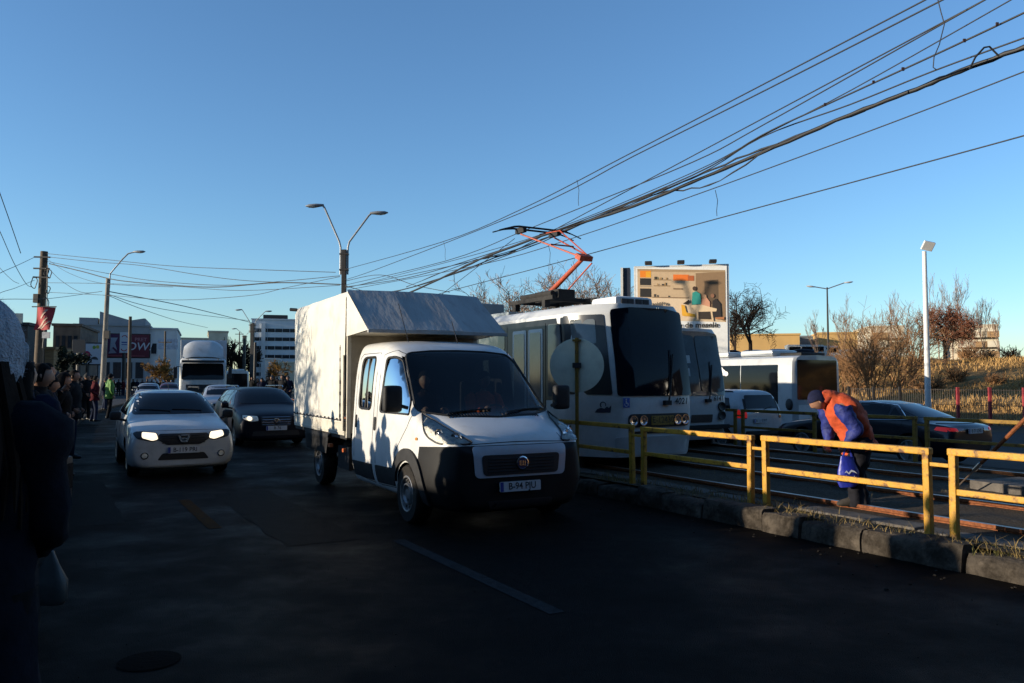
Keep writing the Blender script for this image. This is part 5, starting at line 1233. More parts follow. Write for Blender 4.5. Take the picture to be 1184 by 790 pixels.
grp = [('dark figure with no hat in the packed kerbside crowd', [0, 2, 7, 11]), ('dark figure in a hood or beanie in the packed kerbside crowd', [1, 3, 6]), ('long-haired dark figure in the packed kerbside crowd', [4, 5])]
for i in range(44):
    k = g.choice([0, 0, 1, 1, 2]); src = made[g.choice(grp[k][1])]; s = 15.5 + i * .85 + g.uniform(-.4, .4); t = g.uniform(-2.8, -.9) if i % 2 else g.uniform(-1.2, .25)
    h = src.scale[0] * g.uniform(.94, 1.04)
    dup(src, rp(s, t + KT(s), PAV), FACE + g.uniform(-.9, .6), grp[k][0], 'crowd lining the left kerb', h)
# the rest of the line of onlookers runs on past the left edge of the picture: they shade the street
for i, (s, t) in enumerate([(10.9, -2.6), (12.1, -1.55), (8.0, -1.6), (6.9, -2.2), (14.2, -2.4), (11.9, -2.9), (5.6, -1.7), (13.3, -3.2)]):
    dup(made[(0, 2, 7, 1, 6, 11, 3, 7, 4, 2)[i]], rp(s, t, PAV), FACE + g.uniform(-.5, .3), 'onlooker past the left edge of the picture', 'onlookers past the left edge', made[7].scale[0] * g.uniform(.95, 1.03))
# people far up the street and at the tram stop
for i in range(13):
    px = 132 + i * 5.6 + g.uniform(-1.5, 1.5); d = 84 + g.uniform(-8, 14); src = made[g.choice([1, 2, 5, 7, 8, 9, 10][:6])]
    dup(src, px_ground(px, d, .0), g.uniform(-2.6, -.6), 'tiny figure in the row of people far up the street', 'people far up the street')
stop = [(298, 47, 5, 'person in a dark brown coat at the tram stop, nearest the bus end'), (303, 44, 4, 'person in a dark beanie at the tram stop'), (309, 46, 2, 'person in a charcoal jacket at the tram stop'), (315, 43, 6, 'person in a grey beanie at the tram stop'), (321, 46, 5, 'long-haired person in brown at the tram stop'), (327, 42, 7, 'bareheaded person in a dark jacket at the tram stop, next to the box truck'), (333, 45, 1, 'person in a navy jacket at the tram stop, half behind the box truck'), (292, 60, 0, 'person in a long black coat waiting far behind the tram stop')]
for px, d, k, lab in stop: dup(made[k], px_ground(px, d, .15), g.uniform(-2.4, -.9), lab, 'people at the tram stop')
# raised stop platform they stand on
strip('tram_stop_platform', slabm, 37, 64, 6.9, 7.6, .15, ds=2)
# ------------------------------------------------------------------ trolley suitcase
p0 = rp(12.3, .10, .0); t = thing('suitcase', 'black wheeled suitcase with its handle pulled out, on the road by the kerb', 'suitcase', (p0.x, p0.y, 0.), R(10))
m = MB(); m.box(0, 0, .37, .26, .42, .58); m.build('case', mat('suitcase_black', (.006, .006, .007), .6, var=.3, bump=.3, bscale=40), t, smooth=40, bevel=.04)
m = MB(); m.tube([(.05, -.12, .64), (.05, -.12, 1.0), (.05, .12, 1.0), (.05, .12, .64)], .011, 6); m.build('pull_handle', mat('handle_alloy', (.3, .25, .22), .4, metal=.6), t)
for sg in (-1, 1): m = MB(); m.lathe([(.001, -.02), (.045, -.02), (.045, .02), (.001, .02)], c=(-.08, sg * .17, .045), axis='y', n=12); m.build('wheel', rubber, t)
m = MB(); m.box(.135, 0, .40, .02, .32, .34); m.build('front_pocket', BLACK, t, bevel=.008)
# ------------------------------------------------------------------ woman with the white hat, very near, at the left edge
def hat_woman():
    d = 2.3; base = at(-40, 440, d); face = R(100)
    o = standing('front', cloth('navy_coat', (.003, .004, .009)), BLACK, None, 'long', .60, 1.05, 77, .05, bulk=.97)
    for c in [x for x in SC.objects if x.parent == o and x.name.startswith('hair')]: bpy.data.objects.remove(c)
    m = MB(); c = Vector((.02, 0, 1.635))
    def f(u, v):
        a = u * R(128 if math.cos(v * 2 * PI) < .3 else 100); t = v * 2 * PI; k = 1 + .012 * math.sin(t * 26) * ss(u, .1, .4); n = 1 + .02 * noise.noise((math.cos(t) * 6, math.sin(t) * 6, u * 14))
        roll = 1 + .07 * ss(u, .80, .86)
        return c + Vector((.135 * math.sin(a) * math.cos(t), .130 * math.sin(a) * math.sin(t), .165 * math.cos(a))) * k * n * roll
    m.grid(f, 26, 130); hat = m.build('knitted_hat', WOOL, o, smooth=180)
    m = MB(); gg = random.Random(5)
    for i in range(1500):
        u, v = gg.random() ** .6, gg.random(); p = f(u, v); n = (p - c).normalized(); e = p + n * gg.uniform(.004, .013) + Vector((gg.uniform(-1, 1), gg.uniform(-1, 1), gg.uniform(-1, 1))) * .005
        w = n.orthogonal().normalized() * .0004; m.add([p - w, p + w, e], [(0, 1, 2)])
    m.build('wool_fuzz', WOOL, hat, fix=False)
    m = MB(); hb = Vector((-.02, 0, 1.62))
    for i in range(46):
        a = R(65) + R(230) * i / 45 + gg.uniform(-.05, .05); r = .105 + gg.uniform(-.01, .02); p = hb + Vector((math.cos(a) * r, math.sin(a) * r * .95, -.02)); L = gg.uniform(.30, .46); w = gg.uniform(-.03, .03)
        m.tube([p, p + Vector((math.cos(a) * .03, math.sin(a) * .03, -L * .35)), p + Vector((math.cos(a) * .05 + w, math.sin(a) * .06, -L * .7)), p + Vector((math.cos(a) * .035 + w, math.sin(a) * .05 + w, -L))], [.012, .014, .012, .003], 5)
    m.build('long_hair', cloth('brown_hair', (.016, .009, .006)), o, smooth=70)
    put(o, (base.x, base.y, PAV - .06), face); tag(o, 'woman in a white knitted hat and dark navy coat, closest to the camera', 'person'); o['label'] = 'person in a fuzzy white knitted hat and dark navy coat at the left edge'
    return o
hat_woman()
# pale carrier bag that hangs from the next person's hand
pb = at(58, 668, 5.6); t = link('carrier_bag', None) if False else None
m = MB()
for k in range(1): m.tube([(0, 0, .0), (0, 0, .04), (0, .0, .16), (0, 0, .27), (0, 0, .36)], [(.10, .05), (.13, .07), (.115, .055), (.06, .03), (.012, .012)], 14, ref=(1, 0, 0))
wrinkle(m, .03, 12, 3); b = m.build('carrier_bag', mat('carrier_plastic', (.03, .034, .033), .5, var=.3), None, smooth=60)
tag(b, 'small pale carrier bag hanging low at the left edge behind the white hat', 'bag'); b.location = (pb.x, pb.y, pb.z - .18)
o = standing('down', NAVY, BLACK, None, 'long', .66, .99, 91, .05); put(o, (pb.x - .26, pb.y + .02, 0.1), R(95)); tag(o, 'long-haired person in a dark navy coat carrying the pale carrier bag', 'person')
# ------------------------------------------------------------------ bending man in the orange waistcoat by the rails
def bending_man():
    d = 9.55; o3 = at(985, 440, d); base = Vector((o3.x, o3.y, .2)); sx = d / F0        # metres per pixel at his distance
    def Q(px, py, dep=0.): return ((px - 985) * sx, dep, EYE + (440 - py) * sx / 1.0 - .2)
    V = Vector; J = {}; Rd = {}
    J['pelvis'] = Q(989, 511); J['waist'] = Q(986, 492); J['chest'] = Q(972, 470); J['neck'] = Q(957, 462); J['nape'] = Q(951, 462)
    Rd.update(pelvis=(.13, .12), waist=(.13, .12), chest=(.14, .13), neck=.06, nape=.055); E = [('pelvis', 'waist'), ('waist', 'chest'), ('chest', 'neck'), ('neck', 'nape')]
    for n, dep, sh, el, wr, kn, an in (('n', -.19, (965, 471), (979, 495), (970, 512), (983, 548), (981, 580)), ('f', .19, (962, 472), (966, 498), (962, 514), (994, 550), (1000, 581))):
        J['sh' + n] = Q(*sh, dep); J['el' + n] = Q(*el, dep * 1.25); J['wr' + n] = Q(*wr, dep * .9); J['hip' + n] = Q(988, 516, dep * .55); J['kn' + n] = Q(*kn, dep * .6); J['an' + n] = Q(*an, dep * .65)
        Rd.update({'sh' + n: .065, 'el' + n: .045, 'wr' + n: .03, 'hip' + n: .09, 'kn' + n: .058, 'an' + n: .042}); E += [('chest', 'sh' + n), ('sh' + n, 'el' + n), ('el' + n, 'wr' + n), ('pelvis', 'hip' + n), ('hip' + n, 'kn' + n), ('kn' + n, 'an' + n)]
    body = skin_body(J, Rd, E); mb = MB(); hc = V(Q(945, 463)); hp = R(38)
    head_geo(mb, hc, 1.02, PI, hp)
    for n in 'nf': hand_geo(mb, V(J['wr' + n]), V(J['wr' + n]) - V(J['el' + n]), (0, 1 if n == 'n' else -1, 0), 1., 1.1)
    o = link('person', merge_into(body, mb, [skin_m])); o.location = base
    mb = MB(); mb.soft([V(Q(992, 519)), V(Q(990, 512)), V(Q(987, 498)), V(Q(980, 482)), V(Q(971, 470)), V(Q(962, 463)), V(Q(956, 460)), V(Q(951, 461))], [(.225, .205), (.215, .20), (.215, .19), (.23, .20), (.215, .175), (.155, .125), (.10, .095), (.085, .08)], 36, 7, ref=(0, 1, 0))
    wrinkle(mb, .045, 6, 5); wrinkle(mb, .022, 17, 8); vest = mb.build('waistcoat', mat('orange_waistcoat', (.40, .052, .010), .85, var=.2, scale=9, bump=.6, bscale=18, dirt=(.24, .032, .008), dscale=6), o, smooth=70)
    mb = MB(); mb.tube([V(Q(959, 458)), V(Q(955, 460)), V(Q(951, 465))], [(.10, .05), (.115, .06), (.10, .04)], 14, ref=(0, 1, 0)); wrinkle(mb, .012, 14, 2); mb.build('collar', P((.24, .028, .008), .9), vest, smooth=70)
    blue = mat('blue_jacket', (.005, .014, .13), .7, var=.3, scale=8, bump=.6, bscale=16)
    for n in 'nf':
        s_, e_, w_ = V(J['sh' + n]), V(J['el' + n]), V(J['wr' + n]); mb = MB(); mb.soft([s_ + V((.0, 0, .03)), s_, s_.lerp(e_, .35), s_.lerp(e_, .75), e_, e_.lerp(w_, .5), w_.lerp(e_, .08)], [.06, .092, .094, .078, .078, .062, .048], 24, 7)
        wrinkle(mb, .016, 12, 4); wrinkle(mb, .010, 28, 9); mb.build('sleeve', blue, o, smooth=70)
    mb = MB()
    for n in 'nf':
        a, k, e = V(J['hip' + n]), V(J['kn' + n]), V(J['an' + n]); mb.soft([a + V((0, 0, .12)), a, a.lerp(k, .5), k, k.lerp(e, .5), e + V((0, 0, -.03))], [.13, .14, .115, .095, .085, .082], 20, 6)
    wrinkle(mb, .03, 9, 6); wrinkle(mb, .014, 22, 6); mb.build('trousers', cloth('work_trousers', (.010, .010, .014)), o, smooth=70)
    for n in 'nf':
        e = V(J['an' + n]); m = MB(); m.tube([(e.x + .08, e.y, .06), (e.x + .05, e.y, .07), (e.x - .06, e.y, .06), (e.x - .16, e.y, .045), (e.x - .21, e.y, .035)], [(.03, .03), (.06, .045), (.056, .046), (.04, .05), (.02, .025)], 8, ref=(0, 0, 1)); m.build('boot', mat('worn_boot', (.03, .025, .02), .8, var=.4, scale=8), o, smooth=60)
    rot = Matrix.Rotation(PI, 3, 'Z') @ Matrix.Rotation(hp, 3, 'Y'); n, m = 20, 10; vs = []
    for i in range(m + 1):
        for j in range(n):
            t = 2 * PI * j / n; a = (R(104) if math.cos(t) < .15 else R(76)) * i / m; vs.append(hc + rot @ V((.112 * math.sin(a) * math.cos(t) - .004, .094 * math.sin(a) * math.sin(t), .130 * math.cos(a))))
    mb = MB(); mb.add(vs, [(i * n + j, (i + 1) * n + j, (i + 1) * n + (j + 1) % n, i * n + (j + 1) % n) for i in range(m) for j in range(n)]); mb.build('cap', cloth('navy_cap', (.010, .012, .035)), o, smooth=70)
    tag(o, 'person in an orange waistcoat over a blue jacket, bending forward beside the rails', 'person')
    # blue carrier bag in the near hand
    hw = V(J['wrn']) + base; m = MB(); m.tube([(0, 0, -.02), (0, 0, .03), (0, 0, .16), (0, 0, .27), (0, 0, .33)], [(.10, .04), (.125, .06), (.12, .06), (.10, .04), (.07, .02)], 18, ref=(1, 0, 0)); wrinkle(m, .03, 9, 12)
    bg_ = m.build('carrier_bag', mat('blue_carrier', (.012, .02, .22), .4, var=.25, scale=10, bump=.4, bscale=14), None, smooth=60); bg_.location = hw + V((-.0, -.03, -.47)); tag(bg_, 'blue plastic carrier bag with white lettering held by the bending person', 'bag')
    m = MB()
    for sg in (-1, 1): m.tube([(sg * .055, 0, .31), (sg * .03, .0, .40), (0, .01, .45)], [.014, .009, .008], 5)
    m.build('handle', mat('blue_handle', (.012, .02, .2), .5), bg_)
    m = MB(); M = frame((0, -.072, .10), (1, 0, 0), (0, 0, 1))
    decal(m, M, [(-.07, .045), (-.045, .075), (-.02, .05), (.01, .085), (.05, .07), (.08, .04), (.045, .055), (.015, .062), (-.015, .03), (-.045, .055)]); text(m, 'Ayvin', .07, M @ Matrix.Translation((0, -.01, 0)), shear=.2, bold=.002)
    m.build('lettering', P((.55, .58, .65), .6), bg_, fix=False)
bending_man()
# ------------------------------------------------------------------ driver and passenger of the box truck, in orange work jackets
def sitter(y, lab, turn, vest):
    body = skin_body({'pelvis': (0, 0, 0), 'waist': (.01, 0, .14), 'chest': (.0, 0, .36), 'neck': (.02, 0, .52), 'nape': (.03, 0, .58), 'shl': (.02, .18, .44), 'ell': (.16, .25, .22), 'wrl': (.36, .16, .28), 'shr': (.02, -.18, .44), 'elr': (.16, -.25, .22), 'wrr': (.36, -.16, .28), 'hl': (.05, .1, -.01), 'kl': (.45, .12, .06), 'al': (.6, .12, -.3), 'hr': (.05, -.1, -.01), 'kr': (.45, -.12, .06), 'ar': (.6, -.12, -.3)},
        dict(pelvis=(.13, .11), waist=.12, chest=(.14, .11), neck=.055, nape=.05, shl=.065, ell=.045, wrl=.03, shr=.065, elr=.045, wrr=.03, hl=.09, kl=.065, al=.045, hr=.09, kr=.065, ar=.045),
        [('pelvis', 'waist'), ('waist', 'chest'), ('chest', 'neck'), ('neck', 'nape'), ('chest', 'shl'), ('shl', 'ell'), ('ell', 'wrl'), ('chest', 'shr'), ('shr', 'elr'), ('elr', 'wrr'), ('pelvis', 'hl'), ('hl', 'kl'), ('kl', 'al'), ('pelvis', 'hr'), ('hr', 'kr'), ('kr', 'ar')])
    mb = MB(); head_geo(mb, (.06, 0, .68), 1., turn, .1)
    for sg in (-1, 1): hand_geo(mb, Vector((.36, sg * .16, .28)), (.8, -sg * .3, .2), (0, -sg, -.3), 1., 1.2)
    o = link('person', merge_into(body, mb, [skin_m])); M = TRUCK.matrix_basis if False else Matrix.Translation(TRUCK.location) @ Matrix.Rotation(TRUCK.rotation_euler.z, 4, 'Z')
    o.location = M @ Vector((-.98, y, 1.0)); o.rotation_euler = (0, 0, TRUCK.rotation_euler.z); tag(o, lab, 'person')
    mb = MB(); mb.tube([(0, 0, -.05), (.01, 0, .12), (.01, 0, .34), (.02, 0, .46), (.02, 0, .53)], [(.2, .16), (.19, .15), (.215, .155), (.18, .11), (.08, .08)], 14, ref=(0, 1, 0))
    for sg in (-1, 1): mb.tube([(.02, sg * .15, .46), (.02, sg * .2, .44), (.16, sg * .25, .22), (.34, sg * .17, .28)], [.07, .08, .062, .048], 10)
    wrinkle(mb, .014, 9, 3); mb.build('work_jacket', vest, o, smooth=70)
    mb = MB(); mb.ball((.045, 0, .73), .105, .088, .085, 12); mb.build('hair', HAIR, o, smooth=70)
sitter(.46, 'driver of the white box truck in an orange work jacket behind the wheel', .1, orange_cloth)
sitter(-.42, 'passenger of the white box truck in a dark jacket', -.3, cloth('dark_jacket', (.05, .03, .03)))
# ------------------------------------------------------------------ yellow railings
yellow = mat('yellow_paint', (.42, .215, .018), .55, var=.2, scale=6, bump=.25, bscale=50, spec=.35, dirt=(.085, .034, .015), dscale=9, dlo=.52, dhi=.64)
yellow_dull = mat('dull_yellow_paint', (.20, .115, .018), .65, var=.2, scale=6, bump=.2, bscale=50, spec=.25, dirt=(.07, .035, .015), dscale=9, dlo=.5, dhi=.66)  # darker, rougher copy of the yellow paint
def railing(sa, sb, t_, label, group, m, ztop=1.0, zmid=.63, zb=.12, wob=0., grp=True):
    """one frame: two posts, top rail, middle rail and the stub that ties it to the next frame"""
    a, b = rp(sa, t_), rp(sb, t_); g_ = thing('railing', label, 'railing', (a.x, a.y, 0), math.atan2(b.y - a.y, b.x - a.x), group); L = (b - a).length; r = .034
    for x in (0, L):
        mb = MB(); mb.box(x + (r if x == 0 else -r), 0, (ztop + zb) / 2 - .02, 2 * r, 2 * r, ztop - zb); mb.build('post', m, g_, bevel=.012)
    mb = MB(); mb.box(L / 2, 0, ztop - .0, L + .02, 2 * r + .006, .066); mb.build('top_rail', m, g_, bevel=.012)
    mb = MB(); mb.box(L / 2, .0, zmid, L - 4 * r, .05, .058); mb.build('middle_rail', m, g_, bevel=.01)
    mb = MB(); mb.box(-.09, 0, ztop - .12, .19, .03, .036); mb.build('tie_bar', m, g_, bevel=.006)
    g_.rotation_euler.x = wob; return g_
names = ['nearest yellow railing frame, cut by the right edge', 'yellow railing frame in front of the bending person', 'yellow railing frame in front of the small white estate car', 'shaded yellow railing frame beside the round sign', 'shaded yellow railing frame between the box truck and the tram']
for i in range(5):
    sa = 2.40 + i * 2.255; railing(sa, sa + 2.075, 7.33, names[i], 'yellow railings along the kerb', yellow, 1.0 + (.01, 0, -.012, .008, 0)[i], .64, wob=R((.6, -.8, .5, -1, 0)[i]))
fn = ['yellow railing frame beyond the rails at the right edge', 'far yellow railing frame in front of the tail of the black saloon', 'far railing frame in front of the black saloon car', 'far railing frame behind the bending person', 'far railing frame in front of the white bus', 'far railing frame in front of the small white estate car']
for i in range(6):
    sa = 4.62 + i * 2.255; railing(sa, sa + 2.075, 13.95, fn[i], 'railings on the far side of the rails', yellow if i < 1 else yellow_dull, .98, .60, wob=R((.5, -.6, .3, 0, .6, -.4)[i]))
# ------------------------------------------------------------------ round sign, seen from behind
signback = mat('sign_back', (.60, .60, .48), .55, var=.12, scale=4, dirt=(.48, .48, .38), dscale=4, spec=.3)
p = at(667, 440, 12.7); t = thing('road_sign', 'round road sign seen from behind on a yellow post beside the tram', 'sign', (p.x, p.y, .12), math.atan2(p.y, p.x) - PI / 2)
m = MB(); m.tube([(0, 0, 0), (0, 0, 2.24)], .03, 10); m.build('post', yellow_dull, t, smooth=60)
m = MB(); m.lathe([(.001, .055), (.425, .055), (.432, .05), (.432, .032), (.425, .03), (.001, .03)], c=(0, 0, 1.80), axis='y', n=48); m.build('disc', signback, t, smooth=30)
m = MB(); m.box(0, .0, 1.80, .14, .085, .08); m.build('clamp', ink, t, bevel=.005); m = MB(); m.box(0, .0, 2.2, .14, .06, .03); m.build('clamp', yellow_dull, t)
# ------------------------------------------------------------------ guy rod, anchor slab, tram pole past the right edge
steel_d = mat('dark_steel', (.03, .028, .026), .6, metal=.3, var=.2, scale=12, dirt=(.07, .035, .02), dscale=10)
a = at(1104, 566, 11.0); b = at(1184, 486, 9.5); dv = b - a
t = tag(link('stay_rod', None), 'rusty steel stay with a bright turnbuckle slanting up from the rails at the right edge', 'stay')
m = MB(); m.tube([a + dv * .42, a + dv * 5.2], .024, 8); m.build('rod', rustm, t)
m = MB(); m.tube([a, a + dv * .30], .010, 6); m.build('cable', steelm, t)
m = MB(); m.tube([a + dv * .29, a + dv * .31, a + dv * .40, a + dv * .43], [.012, .026, .026, .016], 8); m.build('turnbuckle', chrome, t)
pe = a + dv * 5.2; o = thing('tram_pole', 'steel pole that holds the tram wires past the right edge', 'pole', (pe.x + .12, pe.y, 0)); m = MB(); m.tube([(0, 0, -.2), (0, 0, 8.5)], [.13, .1], 12); m.build('pole_shaft', steel_d, o, smooth=60)
q = gnd(1186, 566, .2); m = MB(); m.box(0, 0, .17, 1.0, .9, .16); o = m.build('slab', slabm, None, bevel=.015, loc=(q.x, q.y, .05), rz=R(22)); o.name = 'concrete_slab'; struct(o)
# ------------------------------------------------------------------ lamp posts and poles
lampgrey = mat('lamp_grey', (.22, .23, .24), .45, metal=.3, var=.1); wood = mat('weathered_pole', (.09, .065, .042), .9, var=.35, scale=3, stretch=(6, 6, 1), bump=.6, bscale=12, dirt=(.03, .025, .02), dscale=3)
whitepole = mat('white_lamp_post', (.55, .55, .54), .4, var=.05, scale=3)
def lamp_head(par, tip, d, m=lampgrey, L=.72):
    d = Vector(d).normalized(); mb = MB(); tip = Vector(tip)
    mb.tube([tip - d * .08, tip, tip + d * L * .35, tip + d * L * .8, tip + d * L], [(.04, .04), (.06, .07), (.085, .15), (.075, .13), (.02, .05)], 10, ref=(0, 0, 1)); h = mb.build('lamp_head', m, par, smooth=60)
    mb = MB(); q = tip + d * L * .55 + Vector((0, 0, -.055)); mb.tube([q - d * .2, q, q + d * .2], [(.03, .08), (.05, .11), (.02, .07)], 10, ref=(0, 0, 1)); mb.build('lamp_bowl', P((.45, .45, .42), .3), h, smooth=60)
def y_lamp(px, d, ztop, label, arms, w=.12, group=None):
    p = at(px, 440, d); t = thing('street_lamp', label, 'street lamp', (p.x, p.y, 0), 0, group)
    m = MB(); m.box(0, 0, ztop / 2, w * 2, w * 2, ztop); m.build('pole', steel_d, t, bevel=.02)
    for ax, ay, az in arms:
        sg = 1 if ax > 0 else -1; m = MB(); m.tube([(sg * w * 1.6, 0, ztop - 1.1), (sg * w * 1.6, 0, ztop + .1), (sg * w * 2.2, ay * .05, ztop + .35), (ax * .9, ay * .9, az - .1), (ax, ay, az)], .042, 8); m.build('arm', lampgrey, t, smooth=60)
        lamp_head(t, (ax, ay, az), (sg, .1 * sg, -.08 if sg < 0 else .05))
    m = MB()
    for z in (ztop - .2, ztop - .9): m.box(0, 0, z, w * 3.9, w * 2.3, .07)
    m.build('bracket', steel_d, t)
    return t
d = 35; y_lamp(396.5, d, EYE + (440 - 288) / F0 * d, 'tall double-armed street lamp rising behind the box truck', [(-1.0, 0, EYE + 203 / F0 * d + .05), (1.2, 0, EYE + 195 / F0 * d)], .10)
d = 92; y_lamp(291, d, EYE + (440 - 374) / F0 * d, 'double-armed street lamp far down the tram line before the white office block', [(-1.3, 0, EYE + 82 / F0 * d), (1.5, 0, EYE + 80 / F0 * d)], .2, 'street lamps down the tram line')
d = 130; y_lamp(282, d, EYE + (440 - 388) / F0 * d, 'farthest double-armed street lamp down the tram line', [(-1.4, 0, EYE + 60 / F0 * d), (1.5, 0, EYE + 58 / F0 * d)], .2, 'street lamps down the tram line')
def poles(px, d, ytop, label, w=.1, cross=()):
    p = at(px, 440, d); t = thing('utility_pole', label, 'pole', (p.x, p.y, 0)); z = EYE + (440 - ytop) / F0 * d; m = MB(); m.tube([(0, 0, 0), (0, 0, z)], [w * 1.3, w], 8); m.build('pole_shaft', wood if w > .1 else steel_d, t, smooth=60)
    for c in cross: m = MB(); m.box(0, 0, z - c, 1.6, .12, .12); m.build('crossarm', steel_d, t)
    return t
poles(276, 150, 384, 'slim tram pole with crossarms, far down the line', .1, (.4, 2.)); poles(271, 185, 392, 'slimmest tram pole at the vanishing end of the line', .1, (.5,)); poles(294.5, 62, 396, 'dark pole at the tram stop beside the far bus', .1)
poles(149, 62, 366, 'wooden pole before the red billboard', .12); poles(190, 100, 383, 'pole with signal heads at the corner of the grey building', .11, (1.4,))
# cluttered wooden pole at the left
d = 45; p = at(43, 440, d); ZP = EYE + 150 / F0 * d; t = thing('utility_pole', 'thick weathered wooden pole hung with cable coils and boxes at the left', 'pole', (p.x, p.y, 0)); t.rotation_euler.y = R(1.2)
m = MB(); m.tube([(0, 0, 0), (0, 0, ZP)], [.26, .19], 12); m.build('pole_shaft', wood, t, smooth=60)
m = MB(); m.box(-.2, -.18, ZP - 2.7, .3, .2, .5); m.build('junction_box', steel_d, t, bevel=.02)
gg = random.Random(9)
for k in range(5):
    m = MB(); c = Vector((gg.choice([-1, 1]) * gg.uniform(.25, .6), -.2, ZP - gg.uniform(.6, 3.2))); rr = gg.uniform(.2, .42); m.tube([c + Vector((math.cos(a) * rr * .5, .05 * math.sin(3 * a), math.sin(a) * rr)) for a in [2 * PI * i / 16 for i in range(17)]], .025, 5); m.build('cable_coil', ink, t)
m = MB(); m.tube([(.35, -.2, ZP - .8), (.42, -.2, ZP - 3), (.3, -.2, ZP - 5.5)], .03, 5); m.build('downlead', ink, t)
for z in (ZP - .35, ZP - 1.0, ZP - 1.5):
    m = MB(); m.box(0, -.18, z, .9, .08, .08); m.build('insulator_arm', steel_d, t)
# leaning lamp pole
d = 51; a = at(119, 440, d); b = at(125, 322, d); t = thing('street_lamp', 'leaning concrete pole with a curved lamp arm over the street', 'street lamp', (a.x, a.y, 0)); dx = b.x - a.x; zt = b.z
m = MB(); m.tube([(-.25, 0, 0), (0, 0, 1.7), (dx, 0, zt)], [.19, .17, .13], 10); m.build('pole_shaft', mat('concrete_pole', (.2, .18, .15), .85, var=.3, scale=2, dirt=(.05, .045, .04), dscale=2), t, smooth=60)
m = MB(); m.tube([(dx + .1, 0, zt - .6), (dx + .12, 0, zt + .3), (dx + .9, 0, zt + 1.25), (dx + 1.25, 0, zt + 1.6), (dx + 1.7, 0, zt + 1.72)], .045, 8); m.build('arm', lampgrey, t, smooth=60); lamp_head(t, (dx + 1.65, 0, zt + 1.72), (1, 0, .02), L=.7)
m = MB(); m.box(dx * .5 + .2, -.2, 4.6, .35, .2, .5); m.build('junction_box', steel_d, t)
# pole with flat lamp panel at the right, and the twin lamp on the plateau
d = 30; p = at(1072.5, 440, d); t = thing('street_lamp', 'tall white lamp post with a flat square head before the hillside', 'street lamp', (p.x, p.y, -.25)); zt = EYE + 150 / F0 * d + .25
m = MB(); m.tube([(0, 0, 0), (0, 0, zt)], [.115, .075], 14); m.build('pole', whitepole, t, smooth=60)
m = MB(); m.box(.12, -.05, zt + .2, .42, .10, .36, Matrix.Rotation(R(12), 3, 'Y') @ Matrix.Rotation(R(35), 3, 'X')); m.build('lamp_head', whitepole, t, bevel=.02)
p = hill_at(958, 76); t = thing('street_lamp', 'slim twin-armed lamp on the car park above the bus', 'street lamp', p); zt = EYE + 108 / F0 * 76 - p.z
m = MB(); m.tube([(0, 0, 0), (0, 0, zt)], [.12, .07], 8); m.build('pole', steel_d, t)
for e, z in (((-1.2, 0), zt + .05), ((1.7, .0), zt + .45)): m = MB(); m.tube([(0, 0, zt - .15), (e[0], e[1], z)], .05, 6); m.build('arm', lampgrey, t); lamp_head(t, (e[0], e[1], z), (1 if e[0] > 0 else -1, 0, .1), P((.5, .5, .5), .4), .8)
# ------------------------------------------------------------------ overhead wires
wire_m = mat('cable_black', (.008, .008, .009), .6, var=.3)
def wire(label, pts, d0, d1, r, cat='wire', group='overhead tram wires', k=5, name='overhead_wire', wavy=0.):
    """a cable strung between two distances; in between it hangs on its own curve"""
    x0, x1 = pts[0][0], pts[-1][0]; P_ = []
    for i, (x, y) in enumerate(pts):
        f = (x - x0) / (x1 - x0); P_.append(at(x, y, 1 / ((1 - f) / d0 + f / d1)))
    out = []                              # smooth through the points
    for i in range(len(P_) - 1):
        p0, p1, p2, p3 = P_[max(i - 1, 0)], P_[i], P_[i + 1], P_[min(i + 2, len(P_) - 1)]
        for j in range(k):
            u = j / k; out.append(.5 * ((2 * p1) + (p2 - p0) * u + (2 * p0 - 5 * p1 + 4 * p2 - p3) * u * u + (3 * p1 - p0 - 3 * p2 + p3) * u ** 3))
    out.append(P_[-1]); mb = MB()
    if wavy: rs = [r * (1 + wavy * noise.noise((i * .9, 3, 1))) for i in range(len(out))]; out = [p + Vector((0, 0, wavy * .04 * noise.noise((i * .7, 8, 2)))) for i, p in enumerate(out)]
    else: rs = r
    if pts[0][0] > 1090 and d0 < 12:      # the cable runs on past the picture to the next pole
        v = (out[0] - out[1]).normalized(); out.insert(0, out[0] + Vector((v.x, v.y, v.z * (.5 if pts[0][0] > 1150 else 1.))) * 13)
        if isinstance(rs, list): rs.insert(0, r)
    mb.tube(out, rs, 6); return tag(mb.build(name, wire_m, None, smooth=80), label, cat, group)
wire('upper catenary wire of the near track, highest in the picture', [(1100, -16), (1070, 0), (880, 99), (724, 180), (603, 242), (511, 280), (398, 312)], 8.9, 35, .010)
wire('second catenary wire just under the highest one', [(1120, -16), (1090, 0), (880, 107), (734, 180), (603, 246), (434, 312), (398, 324)], 8.6, 35, .010)
wire('span wire that meets the cable bundle from above', [(1165, -14), (1139, 0), (880, 146), (800, 188), (670, 241), (603, 268), (515, 302), (398, 330)], 8.3, 35, .010)
wire('thin wire that runs along the clipped cable', [(1200, -18), (1169, 0), (983, 105), (880, 158), (800, 200), (663, 257), (555, 293), (398, 334)], 8.0, 35, .008)
cw = wire('clipped contact wire over the near tram', [(1210, 2), (1184, 15), (1080, 64), (954, 122), (880, 157), (800, 203), (663, 259), (555, 297), (468, 322), (398, 332)], 7.9, 35, .012)
wire('feeder cable below the clipped wire', [(1210, 34), (1184, 44), (1080, 82), (983, 121), (880, 159), (800, 206), (663, 263), (555, 300), (398, 333)], 8.0, 35, .010)
wire('thick sagging bundle of black cables', [(1215, 43), (1184, 55), (1111, 82), (1060, 103), (983, 133), (880, 177), (800, 211), (720, 243), (640, 268), (555, 300), (510, 322), (468, 341)], 8.2, 26, .030, 'cable bundle', None, 6, 'cable_bundle', .35)
